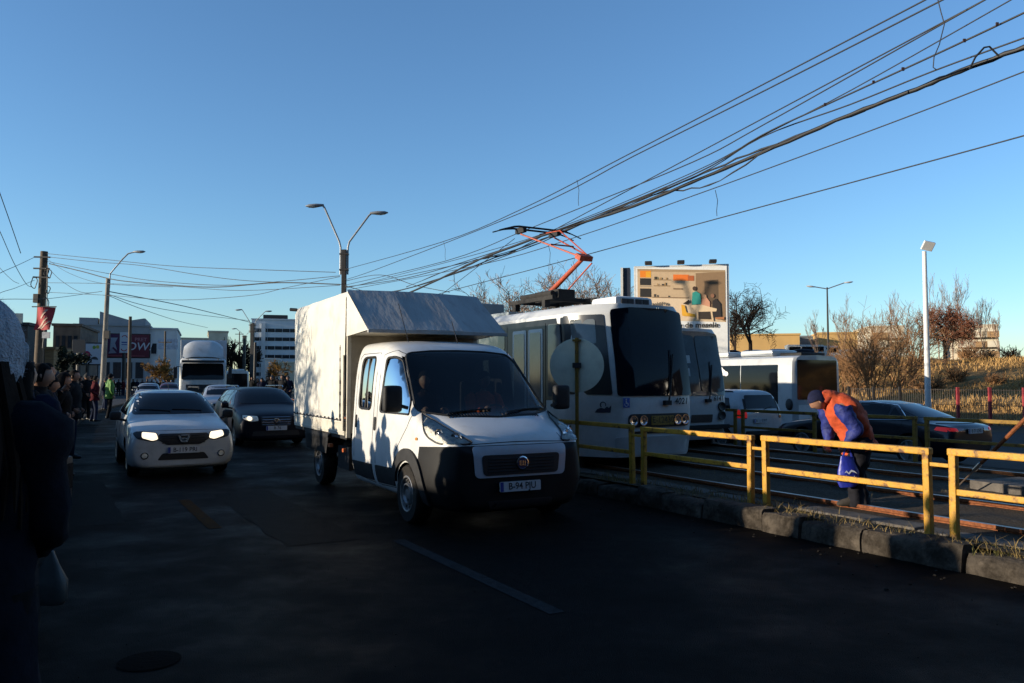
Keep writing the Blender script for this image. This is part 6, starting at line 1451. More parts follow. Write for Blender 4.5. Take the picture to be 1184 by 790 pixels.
wire('second strand of the black cable bundle', [(1000, 128), (880, 173), (800, 206), (720, 238), (640, 272), (560, 303), (500, 325), (440, 342)], 10.5, 29, .017, 'cable bundle', None, 6, 'cable_bundle', .6)
wire('looping loose strand of the cable bundle', [(900, 166), (820, 214), (760, 224), (690, 252), (600, 290), (540, 304), (470, 332)], 11.5, 27, .012, 'cable bundle', None, 6, 'cable_bundle', .8)
wire('contact wire that passes under the cable bundle', [(1210, 72), (1184, 83), (1034, 141), (880, 198), (800, 227), (670, 273), (552, 307), (398, 336)], 11.0, 40, .011)
wire('lowest contact wire, over the far track', [(1215, 147), (1184, 157), (1026, 200), (800, 261), (633, 307), (511, 339), (430, 362)], 11.8, 38, .012)
def dropper(label, a, b, r=.006):
    mb = MB(); mb.tube([a, a.lerp(b, .4) + Vector((.03, 0, 0)), a.lerp(b, .8), b], r, 5); return tag(mb.build('dropper_wire', wire_m, None), label, 'wire', 'dropper wires')
for x, y0, y1, d, lab in ((667, 208, 238, 17, 'dropper wire above the pantograph'), (513, 280, 301, 26, 'dropper wire between the lamp arms and the pantograph'), (827, 220, 250, 14, 'dropper wire left of the billboard top'), (634, 283, 307, 19, 'dropper wire below the pantograph')):
    dropper(lab, at(x, y0, d), at(x + 2, y1, d))
mb = MB(); mb.tube([at(1083, -6, 8.6), at(1088, 14, 8.6), at(1092, 28, 8.6), at(1086, 52, 8.6), at(1080, 66, 8.6), at(1079, 78, 8.6), at(1083, 81, 8.6)], .006, 5); tag(mb.build('dropper_wire', wire_m, None, smooth=80), 'curling dropper wire at the top right', 'wire', 'dropper wires')
mb = MB(); mb.tube([at(1121, 80, 8.1), at(1128, 66, 8.1), at(1138, 55, 8.1), at(1144, 54, 8.1), at(1150, 60, 8.1), at(1155, 65, 8.1)], .010, 6); tag(mb.build('cable_loop', wire_m, None, smooth=80), 'hooked loop of cable standing up from the bundle at the top right', 'cable')
for x, y in ((954, 121), (1010, 95), (1044, 80), (1153, 28), (1115, 47)):
    mb = MB(); q = at(x, y, 9.5 if x < 1040 else 8.3); mb.box(q.x, q.y, q.z, .028, .014, .036); tag(mb.build('wire_clip', P((.03, .015, .015), .7), None), 'small clip on the contact wire near the top right', 'clip', 'clips on the contact wire')
mb = MB()
LW = [([(51, 293), (120, 300), (203, 308), (300, 312), (388, 315)], 'highest cable across the street on the left', .014), ([(54, 297), (110, 303), (162, 307), (230, 318), (290, 325), (395, 329)], 'second cable across the street on the left', .014), ([(57, 305), (95, 314), (135, 324), (200, 330), (253, 332), (321, 327), (393, 329)], 'heavy sagging cable across the street on the left', .024), ([(52, 302), (128, 317), (180, 325), (260, 330), (330, 325), (393, 319)], 'sagging cable just above the heavy one', .014),
      ([(50, 327), (120, 328), (200, 331), (280, 336), (393, 330)], 'slack cable below the heavy one', .012), ([(54, 338), (130, 342), (200, 347), (287, 342), (330, 333), (393, 320)], 'lowest slack cable across the street', .012), ([(55, 309), (70, 324), (94, 338), (118, 337)], 'short cable from the wooden pole to the leaning pole', .012), ([(55, 300), (80, 316), (120, 328), (200, 332)], 'thin wire dipping from the wooden pole', .010)]
for pts, lab, r in LW: wire(lab, pts, 45, 36, r, 'cable', 'cables across the street', 6, 'street_cable')
wire('heavy cable from the leaning pole down the street', [(125, 337), (203, 352), (250, 363), (294, 374)], 51, 92, .03, 'cable', None, 6, 'street_cable'); wire('thin cable from the leaning pole down the street', [(126, 342), (160, 356), (205, 371), (240, 379)], 51, 92, .02, 'cable', None, 6, 'street_cable'); wire('slack wire from the leaning pole to the far lamp', [(127, 341), (170, 354), (230, 364), (289, 371)], 51, 92, .02, 'cable', None, 6, 'street_cable')
for pts, lab, d1, r in (([(-12, 190), (12, 258), (24, 293)], 'loose cable end hanging down at the left edge', 20, .009), ([(-14, 240), (0, 268), (16, 304), (30, 328), (37, 332)], 'cable sweeping down to the wooden pole from the left edge', 44, .014), ([(-20, 330), (0, 316), (20, 307), (41, 297)], 'cable rising to the top of the wooden pole', 44, .014), ([(-20, 352), (0, 339), (18, 333), (40, 324)], 'lower cable to the wooden pole', 44, .012), ([(-14, 290), (0, 310), (14, 324), (22, 328)], 'short slack wire at the left edge', 30, .008), ([(-20, 347), (10, 346), (60, 345), (118, 337)], 'long wire passing behind the wooden pole', 50, .012)):
    wire(lab, pts, 30 if d1 > 25 else 16, d1, r, 'cable', 'cables at the left edge', 6, 'street_cable')
wire('cable from the double lamp to the tram wires', [(400, 325), (440, 318), (480, 330), (520, 338)], 35, 30, .012, 'cable', None, 6, 'street_cable'); wire('cable loop under the bundle beside the lamp', [(398, 330), (430, 338), (470, 334), (540, 312), (600, 290)], 35, 22, .014, 'cable', None, 6, 'street_cable')
wire('thin wire slanting down behind the box truck', [(595, 276), (540, 318), (505, 345)], 22, 30, .010, 'cable', None, 6, 'street_cable')
# ------------------------------------------------------------------ bare winter trees
bark = mat('bark', (.06, .042, .030), .95, scale=6, stretch=(3, 3, 1), bump=.6, bscale=14, col2=(.11, .08, .055), spec=.15)
bark_dark = mat('dark_bark', (.02, .014, .011), .95, scale=6, col2=(.04, .028, .02), spec=.15)
twig_w = mat('warm_twigs', (.15, .08, .04), .95, scale=1.5, col2=(.29, .16, .075), spec=.1)
twig_g = mat('golden_twigs', (.16, .09, .022), .95, scale=1.5, col2=(.28, .16, .05), spec=.1)
twig_p = mat('pale_twigs', (.20, .135, .095), .95, scale=1.5, col2=(.30, .21, .15), spec=.1)
def branches(mb, p, d, L, r, lev, g, spread=.6, up=.12, kids=(3, 5), ratio=.68, tw=None, thin=.006):
    n = 4 if lev > 1 else 3; pts = [p.copy()]; q = p.copy(); dd = d.copy()
    for i in range(n):
        dd = (dd + Vector((g.gauss(0, .13), g.gauss(0, .13), g.gauss(0, .1) + up * .3))).normalized(); q = q + dd * (L / n); pts.append(q.copy())
    rs = [max(thin, r * (1 - .55 * i / n)) for i in range(n + 1)]
    (mb if lev >= 2 or tw is None else tw).tube(pts, rs, 6 if lev >= 3 else (4 if lev == 2 else 3), cap=False)
    if lev <= 0: return
    for i in range(g.randint(*kids)):
        u = g.uniform(.3, 1.0); k = min(n - 1, int(u * n)); b = pts[k].lerp(pts[k + 1], u * n - k)
        ax = dd.orthogonal().normalized(); ax.rotate(Matrix.Rotation(g.uniform(0, 2 * PI), 3, dd)); nd = (dd * (1 - spread * g.uniform(.5, 1.)) + ax * spread * g.uniform(.7, 1.25) + Vector((0, 0, up))).normalized()
        branches(mb, b, nd, L * ratio * g.uniform(.7, 1.1), max(thin, r * .55), lev - 1, g, spread, up, kids, ratio, tw, thin)
def tree(label, base, h, seed, m=bark, tm=None, lev=4, spread=.6, up=.12, r=.16, kids=(3, 5), trunk=.32, group=None, thin=.012, name='bare_tree', ratio=.7, lean=0.):
    g = random.Random(seed); t = thing(name, label, 'tree', base, 0, group); a, b = MB(), MB()
    top = Vector((lean, 0, h * trunk)); a.tube([(0, 0, -.3), (lean * .3, 0, h * trunk * .5), top], [r * 1.25, r, r * .9], 8)
    c = MB()
    for i in range(g.randint(4, 6)):
        an = g.uniform(0, 2 * PI); sp = g.uniform(.25, .95) * spread * 1.3; branches(c, top - Vector((0, 0, g.uniform(0, .25) * h * trunk)), Vector((math.cos(an) * sp, math.sin(an) * sp, 1)).normalized(), h * (1 - trunk) * g.uniform(.45, .62), r * .62, lev - 1, g, spread, up, kids, ratio, b, thin)
    a.build('trunk', m, t, smooth=60); a2 = c.build('limbs', m, t, smooth=60, fix=False); b.build('crown', tm or m, t, fix=False); return t
def shrub(label, base, h, w, seed, m, n=26, lev=3, thin=.010, group=None, name='bare_shrub', r=.035, spread=.5):
    g = random.Random(seed); t = thing(name, label, 'shrub', base, 0, group); a, b = MB(), MB()
    for i in range(n):
        an = g.uniform(0, 2 * PI); sp = g.random() ** .7 * w / h; branches(a, Vector((math.cos(an) * .2 * w * g.random(), math.sin(an) * .2 * w * g.random(), -.15)), Vector((math.cos(an) * sp, math.sin(an) * sp, 1)).normalized(), h * g.uniform(.42, .72), r, lev - 1, g, spread, .1, (3, 5), .62, b, thin)
    a.build('stems', m, t, fix=False); b.build('twigs', m, t, fix=False); return t
for px, d, h, sd, lab in ((575, 62, 8.4, 1, 'leftmost bare tree behind the tram roof'), (600, 70, 8.2, 2, 'bare tree behind the tram, left of the pantograph base'), (632, 64, 9.0, 3, 'bare tree with a spreading crown right behind the pantograph'), (676, 66, 8.8, 4, 'bare tree behind the tram between pantograph and billboard'), (702, 74, 8.6, 5, 'bare tree just left of the kitchen billboard'), (655, 80, 9, 6, 'fainter bare tree behind the pantograph')):
    p = hill_at(px, d); tree(lab, Vector((p.x, p.y, max(-.2, p.z - 1))), h * 1.32, sd, bark, twig_p, 5, .62, .15, .15, thin=.014, group='bare trees behind the tram', ratio=.66, kids=(3, 4))
p = hill_at(868, 79); tree('dark spreading bare tree right of the kitchen billboard', p, 8.3, 12, bark_dark, bark_dark, 5, .75, .08, .2, (3, 5), .28, thin=.016, ratio=.68)
p = hill_at(850, 90); tree('smaller bare tree half behind the kitchen billboard', p, 7.2, 31, bark_dark, bark_dark, 5, .7, .1, .16, (3, 4), .3, thin=.016)
SH = [(1012, 44, 4.3, 3.3, 'big bare bushy tree with warm brown twigs before the hillside', 41), (984, 47, 3.3, 2.6, 'bare warm brown bush left of the big bushy tree', 42), (1044, 49, 4.2, 2.6, 'bare warm brown bush against the white lamp post', 43), (965, 50, 2.6, 1.6, 'low bare bush at the corner of the white bus', 44), (1000, 56, 4.6, 2.6, 'taller thin bush behind the big bushy tree', 45), (1060, 58, 4.6, 2.2, 'thin bush behind the white lamp post', 46)]
for px, d, h, w, lab, sd in SH: shrub(lab, hill_at(px, d), h, w, sd, twig_w, 14, 4, .008, 'bare bushes on the hillside', r=.04)
tree('dense dark reddish bare tree on the slope right of the lamp post', hill_at(1093, 56), 4.6, 51, bark_dark, mat('red_twigs', (.12, .045, .026), .95, scale=2, col2=(.20, .085, .048), spec=.1), 5, .85, .06, .14, (5, 6), .22, thin=.010, ratio=.66)
for px, d, h, sd, lab in ((1086, 64, 6.6, 61, 'tall slender sapling behind the dense reddish tree'), (1102, 66, 7.2, 62, 'tallest slender sapling on the hillside'), (1120, 68, 5.2, 63, 'slender sapling before the apartment block'), (1138, 66, 5.0, 64, 'thin pale sapling before the right part of the apartment block'), (1156, 70, 4.6, 65, 'last pale sapling near the end of the apartment block'), (975, 66, 5.6, 66, 'slender sapling behind the warm brown bushes'), (1030, 64, 5.8, 67, 'slender sapling between lamp post and big bush'), (945, 72, 4.6, 68, 'thin sapling next to the twin-armed lamp')):
    tree(lab, hill_at(px, d), h, sd, twig_p, twig_p, 4, .34, .4, .045, (3, 4), .2, 'slender saplings on the hillside', .008, 'bare_sapling', .62)
for i, (px, d, h, w) in enumerate(((1118, 62, 1.6, 1.4), (1140, 60, 1.3, 1.3), (1168, 58, 1.2, 1.0), (952, 62, 1.5, 1.8), (935, 66, 1.4, 1.6), (915, 66, 1.2, 1.6), (890, 68, 1.2, 1.6), (1105, 50, 1.1, 1.2), (1150, 48, .9, 1.0), (1075, 46, 1.6, 1.2))):
    shrub(['low scrub bush on the hillside', 'low scrub bush at the edge of the car park'][3 <= i <= 6], hill_at(px, d), h, w, 80 + i, twig_w, 22, 3, .012, 'low scrub on the hillside', 'scrub_bush')
p = px_ground(185, 95); tree('golden brown bare tree before the grey building', p, 5.0, 71, bark, twig_g, 5, .7, .15, .14, (4, 5), .2, thin=.02, ratio=.64)
p = px_ground(320, 120); tree('golden brown tree at the foot of the white office block', p, 5.5, 72, bark, twig_g, 5, .7, .15, .14, (3, 5), .2, thin=.025, ratio=.64)
p = px_ground(281, 140); tree('dark conifer beside the far tram stop', p, 8, 73, bark_dark, bark_dark, 5, .5, .2, .14, (4, 5), .1, thin=.05)
tree('street tree on the pavement past the left edge', rp(16.8, -5.0, .1), 5.2, 90, bark, bark, 5, .65, .1, .13, (3, 5), .3, thin=.008)
# small leafy evergreen shrub in the crowd at the left
g = random.Random(8); p = px_ground(70, 31); t = thing('evergreen_shrub', 'dark evergreen shrub rising out of the kerbside crowd at the left', 'shrub', p); a = MB(); a.tube([(0, 0, 0), (.1, 0, 1.5), (.05, 0, 2.6)], [.1, .08, .03], 6); a.tube([(.05, 0, 2.2), (.5, 0, 2.55), (1.05, 0, 2.55)], [.04, .03, .015], 5); a.build('trunk', bark_dark, t)
m = MB()
for i in range(1900):
    if i % 4 == 0: c = Vector((g.uniform(.2, 1.1), g.gauss(0, .12), 2.52 + g.gauss(0, .10)))
    else: z = g.uniform(.9, 3.0); rr = (.62 - .16 * z) * (.6 + .6 * abs(noise.noise((z * 2, i % 7, 0)))); an = g.uniform(0, 2 * PI); c = Vector((math.cos(an) * rr * g.random() ** .4 + .05, math.sin(an) * rr * g.random() ** .4, z))
    u = Vector((g.gauss(0, 1), g.gauss(0, 1), g.gauss(0, 1))).normalized() * .07; v = u.orthogonal().normalized() * .035; m.quad(c - u, c - v, c + u, c + v)
m.build('crown', mat('evergreen_leaves', (.008, .012, .006), .7, scale=3, col2=(.02, .026, .012), spec=.25), t, fix=False)
# ------------------------------------------------------------------ buildings
winm = mat('dark_panes', (.02, .024, .03), .12, var=.3, spec=.5); plaster_w = mat('pale_render', (.46, .47, .48), .85, scale=.4, var=.1, bump=.2, bscale=20)
def building(name, label, px0, px1, d, ytop, b, depth, m, wins=(), z0=-.3, wm=None, roof=None, cat='building', parapet=True, vmat=None, frames=True):
    """a block whose front runs between two picture columns; b turns its front; wins: (u0, u1, y0, y1) fractions along and heights"""
    p0 = at(px0, 440, d); k = (px1 - 592) / F0; cb, sb = math.cos(b), math.sin(b); w = (k * p0.y - p0.x) / (cb - k * sb); h = EYE + (440 - ytop) / F0 * (d + sb * w / 2) - z0
    t = thing(name, label, cat, (p0.x, p0.y, z0), b); mb = MB(); mb.box(w / 2, depth / 2, h / 2, w, depth, h); mb.build('walls', m, t)
    if parapet: mb = MB(); mb.box(w / 2, depth / 2, h + .12, w + .3, depth + .3, .24); mb.build('parapet', roof or m, t)
    for u0, u1, a, c in wins:
        mb = MB(); mb.mat(0).box((u0 + u1) / 2 * w, -.02, (a + c) / 2 * h, (u1 - u0) * w, .12, (c - a) * h)
        q = mb.build('window', wm or winm, t)
        if frames: mb = MB(); mb.box((u0 + u1) / 2 * w, -.06, a * h - .05, (u1 - u0) * w + .16, .14, .1); mb.build('sill', vmat or m, q)
    return t, w, h
grid = lambda nu, nv, u0=.06, u1=.94, v0=.12, v1=.9, fu=.6, fv=.5: [(u0 + (u1 - u0) * (i + .5 - fu / 2) / nu, u0 + (u1 - u0) * (i + .5 + fu / 2) / nu, v0 + (v1 - v0) * (j + .5 - fv / 2) / nv, v0 + (v1 - v0) * (j + .5 + fv / 2) / nv) for i in range(nu) for j in range(nv)]
gray = mat('grey_cladding', (.20, .215, .235), .8, scale=.5, var=.1); dkbrown = mat('dark_brick', (.12, .08, .055), .9, scale=1.2, var=.3, bump=.4, bscale=8); ochre = mat('ochre_planks', (.28, .165, .075), .9, scale=1, stretch=(1, 1, 9), var=.3)
yellowb = mat('yellow_render', (.44, .27, .095), .85, scale=.4, var=.08); cream = mat('cream_panels', (.50, .44, .33), .85, scale=.4, var=.15, dirt=(.34, .3, .23), dscale=.6)
building('brick_house', 'brown brick block with rows of windows behind the wooden pole', 60, 92, 78, 377, R(20), 12, dkbrown, grid(4, 2, v0=.3, v1=.95))
building('low_house', 'low ochre boarded building behind the crowd at the left', 14, 62, 70, 404, R(18), 9, ochre, [(.1, .3, .3, .7), (.55, .75, .3, .7)])
t, w, h = building('kiosk_roof_sign', 'dark rooftop box with a cream front panel beside the wooden pole', 6, 31, 66, 376, R(14), 5, mat('dark_box', (.012, .012, .014), .7), [], frames=False); t.name = 'dark_block'
m = MB(); m.box(w * .40, -.1, h + .55, w * .72, .2, .85); m.build('cream_panel', mat('cream_panel_paint', (.5, .46, .38), .7), t)  # plain cream panel on top of the dark block
t, w, h = building('long_hall', 'long grey hall with a butterfly roof behind the billboards', 84, 172, 112, 377, R(21), 25, gray, grid(6, 1, .05, .95, .15, .55, .7, .6))
m = MB(); k = w / 88.; x0, x1 = 27 * k, 82 * k; z = h + .2
m.prism([(x0, z), (x1, z), (x1, z + 1.1), (x1 - .2, z + 1.15), ((x0 + x1) / 2 + 1, z + .8), (x0, z + 2.0)], 'y', 2, 14); m.build('roof_storey', gray, t); m = MB(); m.box(14 * k, 3, h + .7, 2.4, 2, 1.1); m.build('roof_vent', gray, t)
building('corner_shop', 'grey white building with a sign panel right of the red billboard', 170, 204, 116, 381, R(21), 18, plaster_w, [(.12, .3, .62, .78), (.55, .95, .10, .3)])
q = at(194, 398, 113); m = MB(); m.box(0, 0, 0, 2.6, .2, 1.5); o = tag(m.build('shop_sign', mat('pale_sign', (.34, .36, .42), .6, var=.3, scale=3), None), 'pale sign panel on the grey white corner building', 'sign'); o.location = q; o.rotation_euler.z = R(21)
building('beige_block', 'beige apartment block rising behind the white lorry', 200, 242, 150, 392, R(21), 18, cream, grid(6, 4)); t, w, h = building('beige_tower', 'taller cream block just right of the lorry top', 240, 263, 152, 384, R(21), 18, cream, grid(3, 5))
t, w, h = building('office_block', 'white office block with dark window bands behind the tram stop', 290, 352, 165, 370, R(14), 16, mat('white_bands', (.50, .53, .56), .8, scale=.3, var=.06), [(.02 + .14 * i, .15 + .14 * i, .20 + .125 * j, .25 + .125 * j) for j in range(6) for i in range(7)], frames=False)
m = MB(); m.box(w * .42, 6, h + .8, 5, 3, 1.2); m.build('roof_plant', ink, t); m = MB(); m.box(w * .22, -.25, h * .5, .8, .5, h * .9); m.build('stair_fin', plaster_w, t)
building('stop_kiosk', 'white kiosk at the tram stop under the office block', 306, 322, 120, 416, R(15), 5, mat('kiosk_white', (.5, .5, .48), .7), [(.2, .5, .3, .7)]); building('small_pale_house', 'small pale house half behind the box truck', 322, 345, 130, 420, R(15), 6, cream, [(.3, .5, .3, .7)])
zp = hill_at(905, 112).z - .2
building('yellow_hall', 'long low yellow building on the rise behind the bus', 846, 925, 112, 388, R(-14), 16, yellowb, [(u, u + .055, .12, .40) for u in (.22, .36, .56, .72, .9)], zp, vmat=plaster_w)
building('glass_link', 'glazed grey link between the two yellow halls', 926, 946, 118, 390, R(-14), 12, mat('grey_glass', (.14, .16, .17), .3), [(.02 + .2 * i, .18 + .2 * i, .1, .9) for i in range(5)], zp, wm=mat('pale_glass', (.18, .22, .23), .15), frames=False)
building('yellow_annex', 'taller yellow building half hidden by the bare bushes', 947, 992, 112, 386, R(-14), 16, yellowb, [(.5, .6, .15, .5)], zp)
za = hill_at(1100, 140).z - .4
def flats(lab, px0, px1, d, ytop, b):
    t, w, h = building('apartment_block', lab, px0, px1, d, ytop, b, 14, cream, grid(max(3, int((px1 - px0) / 7)), 4, fu=.45, fv=.45), za, group if False else None)
    for i in range(max(2, int((px1 - px0) / 14))):
        for j in range(4): m = MB(); m.box(w * (.12 + i * .8 / max(1, int((px1 - px0) / 14))) + 1, -.6, h * (.14 + .22 * j), 2.6, 1.2, 1.0); m.build('balcony', [cream, ochre][(i + j) % 2], t)
flats('cream apartment block on the rise behind the big bushes', 1008, 1046, 142, 378, R(-12)); flats('long cream apartment block on the hilltop behind the saplings', 1104, 1155, 138, 377, R(-22))
# unseen flat-fronted block added behind the camera: it shades the fronts of the traffic from the sky
t = thing('sky_blocker', 'dark tenement across the street behind the camera', 'building', (-8, -34, 0)); m = MB(); m.box(36, -6, 15, 110, 12, 30); m.build('walls', mat('dark_blocker_wall', (.06, .055, .05), .9, var=.2, scale=.3), t)
for i in range(18):
    for j in range(8): m = MB(); m.box(-12 + i * 5.6, .02, 3 + j * 3.4, 1.6, .1, 1.7); m.build('window', winm, t)
t = thing('sky_blocker', 'sooty tenement beyond the right edge of the picture', 'building', (74, -34, 0), R(90)); m = MB(); m.box(24, -6, 9, 48, 12, 18); m.build('walls', mat('dark_blocker_wall', (.05, .045, .04), .9, var=.2, scale=.3), t)  # unseen block added so the tram windscreen reflects something dark
for i in range(9):
    for j in range(5): m = MB(); m.box(2 + i * 5.2, .02, 3 + j * 3.2, 1.6, .1, 1.7); m.build('window', winm, t)
t = thing('shade_fence', 'dark metal hoarding along the back of the pavement past the left edge', 'fence', (0, 0, 0))  # unseen fence added to shade the lower half of the crowd
for i in range(14):
    a, b_ = rp(-2 + i * 2., -6.3), rp(-.04 + i * 2., -6.3); m = MB(); m.tube([(a.x, a.y, .1), (a.x, a.y, 2.2)], .04, 6); m.build('post', steel_d, t); m = MB(); m.add([(a.x, a.y, .15), (b_.x, b_.y, .15), (b_.x, b_.y, 2.1), (a.x, a.y, 2.1), (a.x + .03, a.y + .02, .15), (b_.x + .03, b_.y + .02, .15), (b_.x + .03, b_.y + .02, 2.1), (a.x + .03, a.y + .02, 2.1)], [(0, 1, 2, 3), (7, 6, 5, 4), (0, 4, 5, 1), (2, 6, 7, 3), (1, 5, 6, 2), (0, 3, 7, 4)]); m.build('sheet', mat('shade_sheet', (.03, .035, .04), .6, var=.2), t)
# ------------------------------------------------------------------ billboards, banner, signs
def board(name, label, px0, px1, y0, y1, d, b, fm=ink, legs=(.3, .7), th=.35, cat='billboard', zfoot=-.2, edge=.12):
    p0 = at(px0, 440, d); k = (px1 - 592) / F0; w = (k * p0.y - p0.x) / (math.cos(b) - k * math.sin(b)); dm = d + w * math.sin(b) / 2; z0, z1 = EYE + (440 - y1) / F0 * dm, EYE + (440 - y0) / F0 * dm
    t = thing(name, label, cat, (p0.x, p0.y, 0), b); m = MB(); m.box(w / 2, th / 2 + .03, (z0 + z1) / 2, w + 2 * edge, th, z1 - z0 + 2 * edge); m.build('frame', fm, t, bevel=.02)
    for u in legs: m = MB(); m.tube([(w * u, th / 2 + .03, zfoot), (w * u, th / 2 + .03, z0)], .16, 10); m.build('leg', steel_d, t)
    return t, frame((0, -.0, z0), (1, 0, 0), (0, 0, 1)), w, z1 - z0
def pic(par, M, items, name='poster'):   # a printed sheet: polygons and lettering, each a millimetre above the one below
    mb = MB(); ms = []; 
    for i, (col, what) in enumerate(items):
        mm = P(col, .7, var=.05); 
        if mm not in ms: ms.append(mm)
        mb.mat(ms.index(mm)); Z = Matrix.Translation((0, 0, .004 + .0011 * i))
        if isinstance(what, tuple): text(mb, what[0], what[1], M @ Z @ Matrix.Translation((what[2], what[3], 0)), bold=.01, **(what[4] if len(what) > 4 else {}))
        else: decal(mb, M @ Z, what)
    return mb.build(name, ms, par, fix=False)
def rc(x0, y0, x1, y1): return [(x0, y0), (x1, y0), (x1, y1), (x0, y1)]
# kitchen billboard
t, M, w, h = board('billboard', 'large billboard with a kitchen picture behind the trams', 735, 843, 307, 486, 40, R(-11), mat('billboard_white', (.50, .49, .46), .6), (), .5, edge=.05)
X = lambda u: u * w; Y = lambda v: v * h
def S(px, py): return ((px - 735) / 108 * w, (486 - py - .04 * (px - 735)) / 179 * h)    # picture column and row on the sheet
def sr(a, b, c, d): return [S(a, d), S(c, d), S(c, b), S(a, b)]
items = [((0.676, 0.676, 0.65), rc(.05, .05, w - .05, h - .05)), ((0.65, 0.572, 0.442), sr(738, 309, 840, 369)), ((0.39, 0.312, 0.208), sr(738, 309, 840, 312)), ((0.572, 0.481, 0.351), sr(738, 312, 806, 343)), ((0.728, 0.65, 0.533), sr(738, 343, 800, 369)), ((0.286, 0.208, 0.13), [S(806, 313), S(840, 311), S(840, 369), S(806, 352)]), ((0.13, 0.0975, 0.065), [S(816, 322), S(832, 320), S(832, 350), S(816, 347)]),
    ((0.8, 0.26, 0.0156), sr(741, 311, 754, 319)), ((0.8, 0.442, 0.026), sr(748, 312, 754, 319)), ((0.0156, 0.0156, 0.0182), sr(741, 320, 754, 328)), ((0.39, 0.351, 0.286), sr(741, 328.5, 754, 330)), ((0.0182, 0.0169, 0.0182), sr(741, 332, 754, 342)), ((0.8, 0.208, 0.026), sr(780, 315, 798, 322)), ((0.455, 0.13, 0.039), sr(797, 316, 804, 322)), ((0.312, 0.234, 0.143), sr(757, 321, 777, 322)), ((0.312, 0.234, 0.143), sr(757, 328, 776, 329)), ((0.26, 0.195, 0.13), sr(755, 341.5, 798, 342.5)), ((0.208, 0.156, 0.104), sr(780, 331, 791, 332.5))]
gq = random.Random(4)
for i in range(16): a = gq.uniform(757, 775); yy = gq.choice([321, 328, 341.5]); items.append((gq.choice([(.10, .06, .03), (.35, .25, .12), (.05, .05, .05), (.18, .22, .12)]), sr(a, yy - gq.uniform(1.5, 3.5), a + gq.uniform(1, 2.4), yy)))
items += [((0.026, 0.338, 0.338), [S(801, 350), S(802, 336), S(806, 334), S(811, 337), S(812, 349)]), ((0.065, 0.039, 0.026), [S(*p) for p in ellipse(804.5, 331, 2.3, 2.6, 12)]), ((0.65, 0.364, 0.26), [S(811.5, 353), S(813, 343), S(818, 341), S(822, 346), S(822, 354)]), ((0.585, 0.39, 0.26), [S(*p) for p in ellipse(816, 340, 2.2, 2.4, 12)]), ((0.026, 0.0234, 0.026), [S(824, 364), S(825, 345), S(829, 342), S(834, 348), S(835, 364)]), ((0.286, 0.156, 0.104), [S(*p) for p in ellipse(825, 339, 2.2, 2.4, 12)]),
    ((0.039, 0.0325, 0.026), [S(806, 366), S(807, 357), S(823, 357), S(823, 366)]), ((0.78, 0.676, 0.494), [S(798, 351), S(812, 349.5), S(830, 354), S(829, 357), S(808, 358)]), ((0.715, 0.611, 0.442), sr(806.5, 357, 808.5, 368)), ((0.715, 0.611, 0.442), [S(822.5, 357), S(824.5, 357), S(826, 368), S(824, 368)]), ((0.8, 0.468, 0.039), [S(789, 350), S(793, 351), S(795, 359), S(805, 361), S(805, 364), S(790, 363)]), ((0.039, 0.0325, 0.026), [S(791, 349), S(798, 344), S(799, 347), S(795, 350)]), ((0.468, 0.221, 0.104), [S(828, 364), S(838, 363), S(838, 366), S(828, 366)]),
    ((0.026, 0.026, 0.026), ('n de mesele', .36, *S(808.5, 373.5), {'sx': 1.1})), ((0.13, 0.13, 0.13), ('mobilăria', .22, *S(764, 350)))]
items = [items[0]] + [((c[0] * .86, c[1] * .73, c[2] * .60), q) for c, q in items[1:]]
pic(t, M, items)
for u in (.15, .5, .84): m = MB(); m.box(w * u, -.15, h + M.translation.z + .16, .36, .5, .16); m.build('flood_lamp', ink, t, bevel=.04)
m = MB(); m.box(-.42, .6, M.translation.z + h * .60, .34, .9, h * .80); m.build('side_panel', mat('navy_side', (.012, .016, .03), .5), t); m = MB(); m.box(-.66, .5, M.translation.z + h * .6, .12, .9, h * .80); m.build('side_trim', mat('trim_white', (.5, .49, .46), .6), t)
m = MB(); m.box(w / 2, .35, .2 + M.translation.z / 2 - .2, w * .5, .5, M.translation.z + .2); m.build('plinth', steel_d, t)
# red billboard
t, M, w, h = board('billboard', 'dark red billboard reading OW! behind the white label panel at the left', 122, 172, 387, 413, 86, R(20), mat('red_edge', (.03, .008, .01), .6), (.42,))
pic(t, M, [((.13, .012, .022), rc(0, 0, w, h)), ((.07, .012, .05), rc(0, h * .12, w * .30, h)), ((.30, .30, .33), [(w * .08, h * .3), (w * .1, h * .85), (w * .26, h * .86), (w * .2, h * .62), (w * .25, h * .3), (w * .16, h * .45)]), ((.24, .22, .26), [(w * .05, h * .15), (w * .12, h * .42), (w * .24, h * .18)]), ((.55, .5, .5), ('OW!', 1.2, w * .76, h * .46, {'shear': .2})), ((.35, .14, .15), ('PRET', .55, w * .80, h * .78)), ((.3, .06, .07), rc(w * .05, h * .03, w * .9, h * .07))])
t, M, w, h = board('label_panel', 'narrow white panel with red arcs before the red billboard', 137.5, 148, 384.5, 408, 84, R(20), P((.42, .42, .44), .6), (.5,), .15, 'sign', edge=.02)
arc = lambda cx, cy, r, q, a, b: ellipse(cx, cy, r, r * .8, 14, a, b) + list(reversed(ellipse(cx, cy, r - q, (r - q) * .8, 14, a, b)))
pic(t, M, [((.46, .46, .48), rc(0, 0, w, h)), ((.28, .02, .03), arc(w * .55, h * .76, w * .34, w * .12, R(-10), R(190))), ((.03, .05, .2), rc(w * .2, h * .48, w * .85, h * .54)), ((.03, .05, .2), rc(w * .2, h * .38, w * .85, h * .42)), ((.28, .02, .03), arc(w * .5, h * .18, w * .36, w * .13, R(170), R(370)))])
